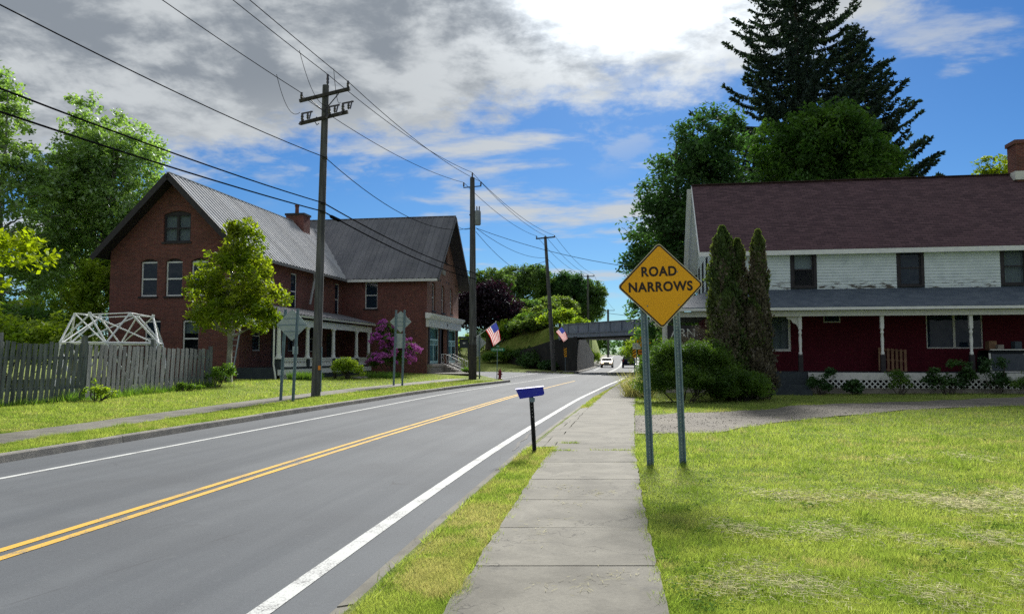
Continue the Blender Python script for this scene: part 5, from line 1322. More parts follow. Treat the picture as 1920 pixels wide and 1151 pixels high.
def white_house():
    zb = 0.08
    o = Vector((9.43, 36.2, zb))
    root = empty('white_house', o, -ANG, 'white clapboard house with maroon shingle roof and red ground floor behind a porch', 'house')
    LEN, DEP = 20.0, 8.0; EV = 6.68; SPL = 4.60
    F = wall_frame((0, 0, 0), (1, 0, 0), (0, -1, 0))
    up = [(3.72, 4.62, 4.80, 6.38), (8.36, 9.26, 4.80, 6.38), (12.7, 13.6, 4.80, 6.38), (17.1, 18.0, 4.8, 6.38)]
    lo_ = [(1.85, 3.55, 1.80, 3.50), (5.0, 5.75, 3.12, 3.56), (9.4, 11.75, 1.92, 3.48), (14.2, 15.2, .87, 3.1)]
    wu = wall(root, F, LEN, EV, K['dark_wood'], up, z0=SPL)
    wl_ = wall(root, F, LEN, SPL, K['red_wall'], lo_); wl_['label'] = 'red painted brick ground floor wall'
    # clapboards, course by course, cut at the windows
    hh = .135; nc = int((EV - SPL) / hh)
    tilt = Matrix.Rotation(R(5), 3, 'X')
    rr = random.Random(12)
    for i in range(nc):
        z0 = SPL + .02 + i * hh; zc = z0 + hh / 2
        segs = [(0.0, LEN)]
        for h in up:
            if h[2] - .14 < zc < h[3] + .16:
                ns = []
                for a, c in segs:
                    if h[0] - .14 > a and h[1] + .14 < c: ns += [(a, h[0] - .14), (h[1] + .14, c)]
                    else: ns.append((a, c))
                segs = ns
        for a, c in segs:
            x = a
            while x < c - .05:
                e = c if c - x < 5.2 else x + rr.uniform(3.0, 4.6)
                piece('clapboard', wu, K['clapboard'], ((x + e) / 2, -.022 + rr.uniform(-.002, .002), zc), (e - x - .004, .022, hh + .02), Matrix.Rotation(R(-11), 3, 'X'))
                x = e
    for i, h in enumerate(up):
        window(root, F, *h, K['dark_trim'], K['glass_clear'] if i in (0, 2) else K['glass'], fw=.06, inset=.03, trim=K['dark_trim'], curtain=K['blind'] if i == 0 else K['curtain'] if i == 2 else None, shade=.5 if i == 0 else 1.0)
    window(root, F, *lo_[0], K['white'], K['glass_clear'], sash=False, fw=.11, inset=.03, curtain=K['curtain'], label='large white-framed picture window')  # curtain added here; reflection and pale room behind are put into its colour
    window(root, F, *lo_[1], K['white_old'], K['glass'], sash=False, fw=.05, inset=.02, label='small high white-framed vent window')
    window(root, F, *lo_[2], K['white_old'], K['glass'], sash=False, mull=1, fw=.055, inset=.03, label='wide double window with thin pale frame')
    b = MB(F); b.bx(*lo_[3][:2], -.12, -.06, *lo_[3][2:]); d = b.build('door', K['dark_wood'], root); b = MB(F); b.box((14.3, -.03, 1.9), (.05, .05, .1)); b.build('handle', K['chrome'], d)
    # west gable wall
    Wf = wall_frame((0, DEP, 0), (0, -1, 0), (-1, 0, 0))
    ws = [(1.0, 1.8, 4.8, 6.38), (3.4, 4.2, 4.8, 6.38), (5.8, 6.6, 4.8, 6.38)]
    ww = wall(root, Wf, DEP, EV, K['dark_wood'], ws, 3.75, z0=SPL)
    wall(root, Wf, DEP, SPL, K['red_wall'])
    for i in range(nc + 26):
        z0 = SPL + .02 + i * hh; zc = z0 + hh / 2
        t = max(0, (zc + hh / 2 - EV) / 3.75)
        if t > .95: break
        segs = [(t * DEP / 2, DEP - t * DEP / 2)]
        for h in ws:
            if h[2] - .14 < zc < h[3] + .16:
                ns = []
                for a, c in segs:
                    if h[0] - .14 > a and h[1] + .14 < c: ns += [(a, h[0] - .14), (h[1] + .14, c)]
                    else: ns.append((a, c))
                segs = ns
        for a, c in segs:
            piece('clapboard', ww, K['clapboard'], (-.022, DEP - (a + c) / 2, zc), (.022, c - a - .004, hh + .02), Matrix.Rotation(R(11), 3, 'Y'))
    for h in ws: window(root, Wf, *h, K['dark_trim'], K['glass'], fw=.06, inset=.03, trim=K['dark_trim'])
    Ef = wall_frame((LEN, 0, 0), (0, 1, 0), (1, 0, 0)); wall(root, Ef, DEP, EV, K['clapboard'], rise=3.75)
    Nf = wall_frame((LEN, DEP, 0), (-1, 0, 0), (0, 1, 0)); wall(root, Nf, LEN, EV, K['clapboard'])
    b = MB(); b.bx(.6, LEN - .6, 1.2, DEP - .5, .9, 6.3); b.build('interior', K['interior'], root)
    b = MB(F); b.bx(-.03, .10, -.01, .04, SPL, EV - .05); b.build('corner_board', K['clapboard'], root)
    # roof
    oe, og = .38, .55; rise = 3.75; run = DEP / 2
    tn = rise / run; zr = EV + rise + .16
    ze = zr - (run + oe) * tn
    b = MB(); t = .13
    b.prism([(-og, run, zr), (-og, -oe, ze), (-og, -oe, ze - t), (-og, run, zr - t * 1.2)], (LEN + 2 * og, 0, 0))
    b.prism([(-og, run, zr), (-og, DEP + oe, ze), (-og, DEP + oe, ze - t), (-og, run, zr - t * 1.2)], (LEN + 2 * og, 0, 0))
    rf = b.build('roof', K['shingle'], root)
    b = MB(); b.beam((-og - .01, run, zr + .015), (LEN + og, run, zr + .015), .3, .03); b.build('ridge_cap', K['shingle'], rf)
    # rake boards and white soffit
    b = MB()
    b.prism([(-og - .03, run, zr - .02), (-og - .03, -oe - .03, ze - .02), (-og - .03, -oe - .03, ze - .34), (-og - .03, run, zr - .36)], (.028, 0, 0))
    b.prism([(-og - .03, run, zr - .02), (-og - .03, DEP + oe, ze - .02), (-og - .03, DEP + oe, ze - .34), (-og - .03, run, zr - .36)], (.028, 0, 0))
    b.build('rake_board', K['white'], root)
    b = MB()
    b.prism([(-og, run, zr - .18), (-og, -oe, ze - .17), (0, -oe, ze - .17), (0, run, zr - .18)], (0, 0, -.02)); b.build('rake_soffit', K['white'], root)
    b = MB(); b.prism([(-og - .25, run, zr - .19), (-og - .25, DEP + oe, ze - .18), (0, DEP + oe, ze - .18), (0, run, zr - .19)], (0, 0, -.02)); b.build('rake_soffit', K['white'], root)
    b = MB(); b.bx(-og, LEN + og, -oe - .03, -oe - .004, ze - .24, ze - .03); b.build('fascia', K['white'], root)
    b = MB(); b.bx(0.0, LEN, -oe - .003, .0, ze - .215, ze - .19); b.build('eaves_soffit', K['white'], root)
    # chimney
    b = MB(); b.bx(15.0, 15.85, run - .5, run + .4, 9.8, 12.15); c = b.build('chimney', K['brick'], root)
    b = MB(); b.bx(14.93, 15.92, run - .57, run + .47, 12.0, 12.2); b.build('chimney_cap', K['brick'], c)
    b = MB(); b.bx(14.87, 15.98, run - .63, run + .53, 10.2, 10.62); b.build('flashing', K['white_old'], c)
    # porch wraps round the west side
    PD = 2.5; PL = -2.35; FL = .90
    b = MB(); b.bx(PL, LEN, -PD, 0, FL - .09, FL); b.bx(PL, 0, 0.001, DEP, FL - .09, FL); b.build('porch_floor', K['dark_wood'], root)
    b = MB(); b.bx(3.75, LEN, -PD - .03, -PD - .002, FL - .33, FL - .02); b.bx(PL - .03, PL - .002, -PD, DEP, FL - .33, FL - .02); b.bx(PL, 1.5, -PD - .03, -PD - .002, FL - .33, FL - .02); b.build('porch_skirt', K['white_old'], root)
    b = MB(); b.bx(PL + .1, LEN, -PD + .05, -PD + .08, -.15, .24); b.build('porch_base', K['stone'], root)
    b = MB(); b.bx(3.75, LEN, -PD + .30, -PD + .32, 0, FL - .1); b.build('porch_shade_sheet', K['interior'], root)  # near-black sheet: shade beneath the porch floor is put into its colour
    b = MB()
    k = 0; x = 3.8
    while x < 15.5:
        for s in (-1, 1):
            xa, xb = (x, x + .34) if s > 0 else (x + .34, x)
            b.beam((xa, -PD - .012 + .006 * s, .23), (xb, -PD - .012 + .006 * s, .57), .046, .010, (0, 1, 0))
        x += .225
    b.build('lattice', K['white'], root)['kind'] = 'stuff'
    # porch roof, hipped at the corner
    zt, zl = 4.68, 3.70; oh = .3
    hp = [(-.0, -.0, zt), (LEN, 0, zt), (LEN, -PD - oh, zl), (PL - oh, -PD - oh, zl)]
    b = MB(); b.prism(hp, (0, 0, -.07)); b.build('porch_roof', K['porch_roof'], root)
    hp = [(0, 0, zt), (PL - oh, -PD - oh, zl), (PL - oh, DEP + .2, zl), (0, DEP + .2, zt)]
    b = MB(); b.prism(hp, (0, 0, -.07)); b.build('porch_roof', K['porch_roof'], root)
    b = MB(); b.bx(PL - oh - .02, LEN, -PD - oh - .13, -PD - oh - .002, zl - .16, zl - .045); b.bx(PL - oh - .12, PL - oh - .002, -PD - oh, DEP, zl - .16, zl - .045); b.build('porch_gutter', K['white'], root)
    b = MB(); b.bx(PL - .1, LEN, -PD - .06, -PD + .10, zl - .40, zl - .165); b.bx(PL - .1, PL + .06, -PD + .101, DEP, zl - .40, zl - .165); b.build('porch_beam', K['white'], root)
    b = MB(); b.bx(PL, LEN, -PD + .1, -.003, zl - .20, zl - .17); b.bx(PL + .06, -.05, .01, DEP, zl - .2, zl - .17); b.build('porch_ceiling', K['dark_wood'], root)
    def post(p, q, dark=True):
        s = .07
        b = MB(); b.bx(p - s, p + s, q - s, q + s, 2.75, 3.30); b.lathe([(.05, 1.62), (.075, 1.66), (.075, 1.74), (.05, 1.78), (.06, 1.95), (.072, 2.3), (.05, 2.52), (.075, 2.56), (.075, 2.62), (.05, 2.67), (.07, 2.75)], (p, q, 0), 10)
        c = b.build('porch_post', K['white'], root, True)
        b = MB(); b.bx(p - .09, p + .09, q - .09, q + .09, FL, 1.64); w = b.build('post_base', K['dark_trim'] if dark else K['white_old'], c)
        return c
    for p in (.1, 3.49, 6.83, 10.33, 13.8, 17.2): post(p, -PD + .15)
    cp = MB(); cp.bx(PL - .02, PL + .22, -PD + .03, -PD + .24, FL, 3.30); c = cp.build('porch_post', K['white_old'], root); c['label'] = 'square peeling corner post'
    # bracket on the first turned post
    b = MB(); b.prism([(3.42, -PD + .14, 3.30), (2.92, -PD + .14, 3.30), (2.95, -PD + .14, 3.2), (3.12, -PD + .14, 3.16), (3.2, -PD + .14, 3.02), (3.34, -PD + .14, 2.96), (3.42, -PD + .14, 2.8)], (0, .03, 0)); b.build('bracket', K['white_old'], root)
    # steps
    for i in range(4):
        b = MB(); b.bx(1.55, 3.65, -PD - .04 - .30 * (4 - i), -PD - .035, -.05 + .22 * i - (.0), .22 * (i + 1) - .055); b.build('step', K['dark_wood'], root)
    # things standing on the porch: things of their own
    def w(p, q, z=0): return o + E1 * p + E2 * q + Vector((0, 0, z))
    pal = empty('wooden_pallet', w(7.75, -.62, FL), -ANG, 'brown wooden pallet leaning on the red porch wall', 'pallet')
    pal.rotation_euler = (R(-16), R(5), -ANG)
    for i in range(7): piece('slat', pal, K['pallet'], (-.54 + i * .18, 0, .53), (.105, .02, 1.06))
    for z in (.06, .53, 1.0): piece('stringer', pal, K['pallet'], (0, .055, z), (1.2, .085, .04))
    tc = empty('truck_cap', w(12.35, -1.3, FL), -ANG, 'white-framed truck cap with dark windows stored on the porch', 'truck cap')
    b = MB(); prof = [(-.9, 0), (-.78, .78), (-.62, .92), (.62, .92), (.78, .78), (.9, 0)]
    for a, c in zip(prof[:-1], prof[1:]):
        b.prism([(-1.15, a[0] * .75, a[1]), (1.25, a[0] * .75, a[1]), (1.25, c[0] * .75, c[1]), (-1.15, c[0] * .75, c[1])], (0, .012, .012))
    b.build('shell', K['car_glass'], tc)
    b = MB()
    for x in (-1.15, .30, 1.25): b.beam((x, -.69, 0), (x - (.1 if x > 0 else 0), -.60, .80), .05, .07)
    b.beam((-1.1, -.52, .95), (1.25, -.52, .95), .10, .045); b.beam((-1.15, -.69, .02), (1.25, -.69, .02), .05, .05)
    b.build('frame', K['white_old'], tc)
    b = MB(); b.add([(-1.1, -.685, .08), (.25, -.685, .08), (.2, -.605, .76), (-1.08, -.605, .76)], [(0, 1, 2, 3)]); b.build('side_window', K['glass'], tc, fix=False)
    for (p, z, sx, sz, m, lb, nm) in ((11.5, .955, .34, .36, K['pallet'], 'left brown cardboard box on the truck cap', 'cardboard_box'), (11.75, .955, .26, .20, K['stone'], 'small grey box in front of the brown box on the truck cap', 'storage_box'), (12.5, .955, .30, .34, K['porch_roof'], 'dark grey bucket-shaped bundle on the truck cap', 'bundle')):
        q = -1.3 - (.2 if 'small' in lb else 0.05)
        b = MB(); b.prism([(-sx / 2, -.15, 0), (sx / 2, -.15, 0), (sx * .46, -.15, sz), (-sx * .46, -.15, sz)], (0, .3, 0)); x = b.build(nm, m)
        x.location = w(p, q, FL + z); x.rotation_euler = (0, 0, -ANG + .1); tag(x, lb, 'box' if 'box' in nm else 'bundle')
        b = MB(); b.bx(-sx * .47, sx * .47, -.155, .155, sz - .03, sz + .012); b.build('lid', m, x)
    # hanging shop board on the corner post
    bd = empty('hanging_board', w(PL + .86, -PD - .06, 2.62), -ANG, 'dark hanging board with thin white capital letters beside the corner post', 'sign')
    b = MB(); b.box((0, 0, 0), (1.35, .03, .62)); b.build('board', K['dark_trim'], bd)
    me = text_mesh('ARN', .52, K['sign_white'], .0, 1.0)
    tt = link('lettering', me, bd); tt.matrix_local = Matrix.Translation((-.52, -.022, -.19)) @ Matrix.Rotation(math.pi / 2, 4, 'X')
    for x in (-.5, .5):
        b = MB(); b.tube([(x, 0, .3), (x, 0, .83)], .006, 5); b.build('hanger', K['iron'], bd)

def text_mesh(s, size, m, off=0.0, spread=1.0, extr=0.002, align='LEFT', space=1.0):
    cu = bpy.data.curves.new('lettering', 'FONT'); cu.body = s; cu.size = size; cu.extrude = extr; cu.offset = off
    cu.align_x = align; cu.space_character = space; cu.resolution_u = 4
    ob = bpy.data.objects.new('lettering_tmp', cu); COL.objects.link(ob)
    bpy.context.view_layer.update()
    dg = bpy.context.evaluated_depsgraph_get()
    me = bpy.data.meshes.new_from_object(ob.evaluated_get(dg))
    bpy.data.objects.remove(ob); bpy.data.curves.remove(cu)
    me.materials.clear(); me.materials.append(m)
    return me
white_house()
# ------------------------------------------------------------------ fence, dome frame
def fence():
    P = [(-14.75, 17.0, 1.83), (-14.15, 21.3, 1.83), (-13.35, 24.1, 1.80), (-13.1, 28.2, 1.72), (-12.95, 33.2, 1.60)]
    root = empty('picket_fence', G(P[1][0], P[1][1]), 0, 'weathered grey picket fence leaning along the left lawn', 'fence')
    r = random.Random(2)
    for k, ((x0, y0, h0), (x1, y1, h1)) in enumerate(zip(P[:-1], P[1:])):
        a = Vector((x0, y0, 0)); c = Vector((x1, y1, 0)); d = (c - a); L = d.length; d.normalize(); n = Vector((d.y, -d.x, 0))
        pitch = (.20, .172, .27, .36)[k]; cnt = int(L / pitch)
        ang = math.atan2(d.y, d.x)
        for i in range(cnt):
            t = (i + .5) / cnt; p = a.lerp(c, t); z = gz(p.x, p.y); h = h0 + (h1 - h0) * t + r.uniform(-.05, .03)
            wd = pitch * r.uniform(.68, .8)
            rot = Matrix.Rotation(ang, 3, 'Z') @ Matrix.Rotation(R(6.0 + r.uniform(-1.3, 1.3)), 3, 'Y') @ Matrix.Rotation(R(r.uniform(-1, 1)), 3, 'X')
            q = p + n * .03 + Vector((0, 0, z + h / 2 - .02)) - root.location
            piece('picket', root, K['picket'], q, (wd, .02, h), rot)
        for zz in (.45, 1.35):
            p0 = a + n * -.005; p1 = c + n * -.005
            b = MB(); b.beam(Vector((p0.x, p0.y, gz(p0.x, p0.y) + zz)) - root.location, Vector((p1.x, p1.y, gz(p1.x, p1.y) + zz * h1 / h0)) - root.location, .04, .09); b.build('rail', K['picket'], root)
        p = c - n * .06
        b = MB(); hh = h1 + (.22 if k < 3 else .12)
        z = gz(p.x, p.y)
        b.box(Vector((p.x, p.y, z + hh / 2 - .1)) - root.location, (.13, .13, hh + .2), Matrix.Rotation(ang, 3, 'Z')); pst = b.build('post', K['picket'], root)
    return root
fence()
def dome():
    Yc = 29.5; c = at(213, 650, Yc); c.z = gz(c.x, c.y)
    root = empty('geodesic_dome', c, 0, 'white pipe skeleton of a half-built dome behind the picket fence', 'dome')
    sc = Yc / 1440
    n = 6; R1, R0, z1, z0 = 1.35, 1.9, 2.85, 1.78
    top = [Vector((R1 * math.cos(R(20 + 60 * i)), R1 * math.sin(R(20 + 60 * i)), z1 + (.06 if i % 2 else -.03))) for i in range(n)]
    mid = [Vector((R0 * math.cos(R(-10 + 60 * i)), R0 * math.sin(R(-10 + 60 * i)), z0)) for i in range(n)]
    low = [Vector((R0 * 1.05 * math.cos(R(20 + 60 * i)), R0 * 1.05 * math.sin(R(20 + 60 * i)), .0)) for i in range(n)]
    def pipe(a, b, r=.034, nm='pipe'):
        m = MB(); m.tube([a, b], r, 7); m.build(nm, K['white'], root, True, fix=False)
    for i in range(n):
        pipe(top[i], top[(i + 1) % n], .02); pipe(mid[i], mid[(i + 1) % n], .04)
        for k in (0, 1): pipe(top[i], mid[(i + k) % n]); pipe(mid[(i + k) % n], low[i])
        pipe(top[i], mid[(i + 2) % n] * .98, .028)
        m = MB(); m.lathe([(.05, z1 - .05), (.06, z1), (.05, z1 + .07)], (top[i].x, top[i].y, 0), 8); m.build('joint', K['white'], root, True)
dome()
def garden_bits():
    p = at(640, 716, 47.0)
    b = empty('low_bench', G(p.x, p.y), -ANG - .2, 'small dark wooden bench in front of the round shrub', 'bench')
    for y in (-.1, .04): piece('seat_plank', b, K['bark'], (0, y, .40), (1.15, .12, .05))
    for x in (-.45, .45): piece('leg', b, K['bark'], (x, -.03, .18), (.10, .24, .38))
    for i, (px, d) in enumerate(((668, 47.5), (675, 48.2), (683, 48.6), (700, 49.5), (720, 50.5))):
        q = at(px, 715, d); m = MB(); r = random.Random(i)
        m.lathe([(.02, 0), (.2 + r.random() * .1, .02), (.18 + r.random() * .1, .11), (.05, .14)], (0, 0, 0), 7)
        o = m.build('edging_stone', K['stone']); o.location = Vector(G(q.x, q.y)); o.scale = (1.2, .8, .8); o.rotation_euler = (0, 0, i)
        tag(o, ('leftmost', 'second from the left', 'middle', 'second from the right', 'rightmost')[i] + ' field stone edging the bed between bench and rhododendron', 'stone', 'edging stones')
garden_bits()

# ------------------------------------------------------------------ poles and wires
W = {}
def insul(mb, p, h=.18, r=.05):
    p = Vector(p); mb.lathe([(r * .4, 0), (r, h * .25), (r * .7, h * .4), (r, h * .55), (r * .7, h * .75), (r * .8, h), (.01, h + .01)], p, 8)
P1 = Vector((-7.45, 29.3, 0)); P2 = Vector((-2.62, 51.2, 0)); P3 = Vector((4.3, 79.0, 0)); P4 = Vector((11.9, 120, 0)); P5 = Vector((20.6, 165, 0)); P6 = Vector((25.8, 205, 0))
P0 = Vector((-12.3, 3.0, 0))
for p in (P1, P2, P3, P4, P5, P6): p.z = gz(p.x, p.y)
XD = Vector((math.cos(R(-13)), math.sin(R(-13)), 0))          # across the line of poles
def pole1():
    H = 12.05; top = Vector((.2, .0, H))
    root = empty('utility_pole', P1, 0, 'nearest wooden utility pole with two crossarms and cut-out switches', 'utility pole', 'utility poles along the street')
    def ax(z): return Vector((top.x * z / H, 0, z))
    b = MB(); b.tube([ax(-.2), ax(3), ax(7), ax(H)], [.18, .165, .145, .125], 14); b.build('pole', K['pole'], root, True)
    for z, a, nm in ((11.62, 1.05, 1), (10.72, 1.0, 0)):
        c = ax(z) + Vector((.0, -.16, 0)); d = XD * a
        tilt = Vector((0, 0, .16))
        b = MB(); b.beam(c - d - tilt, c + d + tilt, .10, .12); arm = b.build('crossarm', K['pole_dark'], root)
        if nm:
            b = MB()
            for s in (-1, 1): b.beam(c + d * .55 * s + tilt * .55 * s + Vector((0, .06, -.06)), ax(z - .65) + Vector((0, -.17, 0)), .03, .03)
            b.build('brace', K['iron'], arm)
            b = MB(); pts = [c - d * .93 - tilt * .93, c + d * .93 + tilt * .93]
            for q in pts:
                b = MB(); insul(b, q + Vector((0, 0, .06)), .26, .06); b.build('insulator', K['insulator'], arm, True)
            W['1a'], W['1c'] = P1 + pts[0] + Vector((0, 0, .3)), P1 + pts[1] + Vector((0, 0, .3))
        else:
            for k, q in enumerate((-.88, .25, .82)):
                p = c + d * q + tilt * q
                b = MB(); insul(b, p + Vector((0, -.1, .05)), .3, .065); b.beam(p + Vector((0, -.1, .34)), p + Vector((.42, -.16, .40)), .05, .05); insul(b, p + Vector((.22, -.13, .10)), .26, .055)
                b.beam(p + Vector((-.12, -.1, -.1)), p + Vector((.05, -.1, .12)), .06, .06); b.tube([p + Vector((.36, -.16, .42)), p + Vector((.30, -.2, .1))], .03, 6)
                b.build('cutout_switch', K['insulator'], arm)
                W['1s%d' % k] = P1 + p + Vector((-.1, -.1, .38))
            b = MB(); b.tube([c + Vector((-.25, -.1, 0)), c + Vector((-.3, -.15, -.2)), c + Vector((-.22, -.15, -.33)), c + Vector((-.15, -.12, -.25))], .02, 6); b.build('hook', K['iron'], arm)
    b = MB(); insul(b, ax(H) + Vector((.08, -.05, .0)), .42, .06); b.build('insulator', K['insulator'], root, True); W['1b'] = P1 + ax(H) + Vector((.08, -.05, .42))
    for z, nm in ((9.15, 'n'), (7.38, 'p'), (7.05, 'q')):
        b = MB(); b.tube([ax(z) + Vector((0, -.2, 0)), ax(z) + Vector((.2, -.2, .0))], .05, 6); b.build('clamp', K['iron'], root); W['1' + nm] = P1 + ax(z) + Vector((.12, -.22, 0))
    b = MB(); b.tube([Vector((.21, -.06, .2)), Vector((.22, -.06, 1.9))], .02, 6); b.build('ground_wire', K['steel'], root)
    b = MB(); b.box(Vector((.16, -.16, 1.1)), (.09, .02, .16)); b.build('tag', K['sign_orange'], root)
    # splice case hanging on the lower cable
    return root
pole1()
def pole2():
    H = 13.55
    root = empty('utility_pole', P2, 0, 'second wooden utility pole with grey transformer, before the storefront', 'utility pole', 'utility poles along the street')
    b = MB(); b.tube([(0, 0, -.2), (0, 0, 4), (-.02, 0, 9), (-.06, 0, H)], [.26, .24, .2, .16], 14); b.build('pole', K['pole'], root, True)
    b = MB(); b.lathe([(.27, 0), (.275, 2.4)], (0, 0, -.1), 14); b.build('tar_band', K['pole_dark'], root, True)
    b = MB(); b.beam(Vector((-.06, 0, 12.9)) - XD * .62, Vector((-.06, 0, 12.95)) + XD * .62, .05, .06); arm = b.build('crossarm', K['iron'], root)
    for s in (-1, 1):
        b = MB(); insul(b, Vector((-.06, 0, 12.95)) + XD * .6 * s, .3, .06); b.build('insulator', K['insulator'], arm, True)
    b = MB(); insul(b, (-.06, 0, H), .35, .06); b.build('insulator', K['insulator'], root, True)
    W['2a'] = P2 + Vector((-.06, 0, 13.25)) - XD * .6; W['2c'] = P2 + Vector((-.06, 0, 13.25)) + XD * .6; W['2b'] = P2 + Vector((-.06, 0, H + .35))
    b = MB(); b.lathe([(.18, 10.3), (.21, 10.36), (.21, 11.2), (.17, 11.28), (.05, 11.3)], (.32, -.12, 0), 12); t = b.build('transformer', K['transformer'], root, True)
    b = MB(); insul(b, (.26, -.12, 11.28), .3, .05); insul(b, (.42, -.12, 11.28), .3, .05); b.build('bushing', K['insulator'], t, True)
    b = MB(); b.beam((-.25, -.1, 11.0), (.32, -.1, 11.0), .06, .08); b.build('bracket', K['iron'], root)
    W['2n'] = P2 + Vector((.2, -.15, 10.1)); W['2p'] = P2 + Vector((.2, -.2, 7.05)); W['2q'] = P2 + Vector((.2, -.2, 6.65))
    return root
pole2()
def pole3():
    H = 13.9; top = Vector((-.85, 0, H))
    root = empty('utility_pole', P3, 0, 'leaning wooden utility pole with one crossarm beside the bridge', 'utility pole', 'utility poles along the street')
    b = MB(); b.tube([(0, 0, -.2), top * .5, top], [.25, .2, .15], 12); b.build('pole', K['pole'], root, True)
    c = top * .985
    b = MB(); b.beam(c - XD * 1.0 + Vector((0, -.15, 0)), c + XD * 1.0 + Vector((0, -.15, .12)), .11, .13); arm = b.build('crossarm', K['pole_dark'], root)
    for s in (-.95, .0, .95):
        b = MB(); insul(b, c + XD * s + Vector((0, -.15, .06)), .25, .06); b.build('insulator', K['insulator'], arm, True)
    for k, s in zip('abc', (-.95, 0, .95)): W['3' + k] = P3 + c + XD * s + Vector((0, -.15, .28))
    W['3n'] = P3 + top * .84 + Vector((0, -.2, 0)); W['3s'] = P3 + top * .70 + Vector((0, -.2, 0)); W['3p'] = P3 + top * .49 + Vector((0, -.2, 0)); W['3q'] = P3 + top * .455 + Vector((0, -.2, 0))
    return root
pole3()
def pole_far(P, H, name, label, arm=1.0, lamp=False):
    root = empty('utility_pole', P, 0, label, 'utility pole', 'utility poles along the street')
    b = MB(); b.tube([(0, 0, -.2), (0, 0, H)], [.22, .15], 10); b.build('pole', K['pole'], root, True)
    if arm:
        b = MB(); b.beam(Vector((0, -.12, H - .2)) - XD * arm, Vector((0, -.12, H - .2)) + XD * arm, .11, .13); a = b.build('crossarm', K['pole_dark'], root)
        for s in (-.95, 0, .95):
            b = MB(); insul(b, Vector((0, -.12, H - .14)) + XD * s * arm, .25, .06); b.build('insulator', K['insulator'], a, True)
    for k, s in zip('abc', (-.95, 0, .95)): W[name + k] = P + Vector((0, -.12, H + .1)) + XD * s * max(arm, .3)
    W[name + 'n'] = P + Vector((0, -.15, H - 2.2)); W[name + 'p'] = P + Vector((0, -.15, H - 5.5))
    if lamp:
        b = MB(); b.tube([(0, 0, H - .6), (-1.2, -.6, H - .1), (-3.0, -1.4, H - .05)], .06, 6); l = b.build('lamp_arm', K['steel'], root)
        b = MB(); b.box((-3.5, -1.6, H - .08), (.95, .3, .18), Matrix.Rotation(R(24), 3, 'Z')); b.build('lamp_head', K['transformer'], l)
    return root
pole_far(P4, 14.2, '4', 'distant utility pole with crossarm standing beyond the bridge')
pole_far(P5, 10.6, '5', 'distant pole with street lamp arm above the bridge', 0, True)
pole_far(P6, 12.0, '6', 'farthest utility pole with a crossarm to the right', 1.6)
def wire(a, b, sag, r, label, cat='wire', group='overhead wires', n=18, name='overhead_wire', side=0.0):
    a = Vector(a); b = Vector(b); m = MB(); P = []
    for i in range(n + 1):
        t = i / n; P.append(a.lerp(b, t) - Vector((0, 0, 4 * sag * t * (1 - t))) - a)
    m.tube(P, r, 5); o = m.build(name, K['cable'], None, True, fix=False); o.location = a
    tag(o, label, cat, group)
    return o
def shift(k, dz): return P0 + Vector((0, 0, dz))
a1 = 'top left power wire coming in from the upper left to the nearest pole'
wire(P0 + Vector((-.9, .2, 12.0)), W['1a'], .35, .014, 'leftmost top power wire running to the nearest pole from the upper edge')
wire(P0 + Vector((.1, 0, 12.6)), W['1b'], .25, .014, 'middle top power wire running to the nearest pole from the upper edge')
wire(P0 + Vector((1.0, -.2, 12.2)), W['1c'], .2, .014, 'right top power wire running to the nearest pole from the upper edge')
wire(P0 + Vector((0, 0, 8.7)), W['1n'], .45, .016, 'single cable sagging across the grey cloud to the nearest pole')
wire(P0 + Vector((.1, 0, 6.9)), W['1p'], .32, .022, 'upper thick cable crossing the poplars to the nearest pole')
wire(P0 + Vector((0, 0, 6.25)), W['1q'], .25, .024, 'lower thick cable crossing the poplars to the nearest pole')
wire(W['1a'] + Vector((.0, .1, -.1)), W['2a'], .45, .014, 'left power wire between nearest and second pole')
wire(W['1b'], W['2b'], .4, .014, 'middle power wire between nearest and second pole')
wire(W['1c'], W['2c'], .4, .014, 'right power wire between nearest and second pole')
wire(W['1n'], W['2n'] + Vector((-.35, 0, .0)), 1.0, .016, 'sagging neutral cable between nearest and second pole')
wire(W['1p'], W['2p'], .3, .026, 'upper thick cable between nearest and second pole')
wire(W['1q'], W['2q'], .3, .028, 'lower thick cable between nearest and second pole')
for k, t in (('a', 'left'), ('b', 'middle'), ('c', 'right')):
    wire(W['2' + k], W['3' + k], .5, .016, t + ' power wire between second pole and leaning pole')
    wire(W['3' + k], W['4' + k], .6, .018, t + ' power wire between leaning pole and the pole beyond the bridge')
    wire(W['4' + k], W['6' + k], .8, .02, t + ' power wire from the pole beyond the bridge to the farthest pole')
wire(W['2n'], W['3n'], .6, .016, 'neutral cable between second pole and leaning pole')
wire(W['2n'] + Vector((0, 0, -.25)), W['3s'], 1.1, .016, 'most sagging cable from the transformer to the leaning pole')
wire(W['2p'], W['3p'], 1.25, .028, 'upper thick cable between second pole and leaning pole')
wire(W['2q'], W['3q'], 1.2, .028, 'lower thick cable between second pole and leaning pole')
wire(W['3p'], W['4p'], .8, .03, 'thick cable between leaning pole and the pole beyond the bridge')
wire(W['3n'], W['4n'], .7, .018, 'neutral cable between leaning pole and the pole beyond the bridge')
wire(W['2n'], at(1300, 512, 46), .55, .016, 'service cable from the transformer across the street to the maples')
wire(W['2n'] + Vector((-.3, 0, 0)), Vector((-6.5, 58.5, .28)) + E1 * .95 + E2 * 5.2 + Vector((0, 0, 12.4)), .25, .014, 'service cable from second pole down to the shopfront gable')
wire(W['4p'], at(1480, 590, 90), .9, .03, 'cable crossing the sky just above the bridge towards the right')
wire(at(900, 517, 128), W['3n'] + Vector((0, .2, -.3)), .3, .02, 'thin cable reaching the leaning pole from the trees on its left')
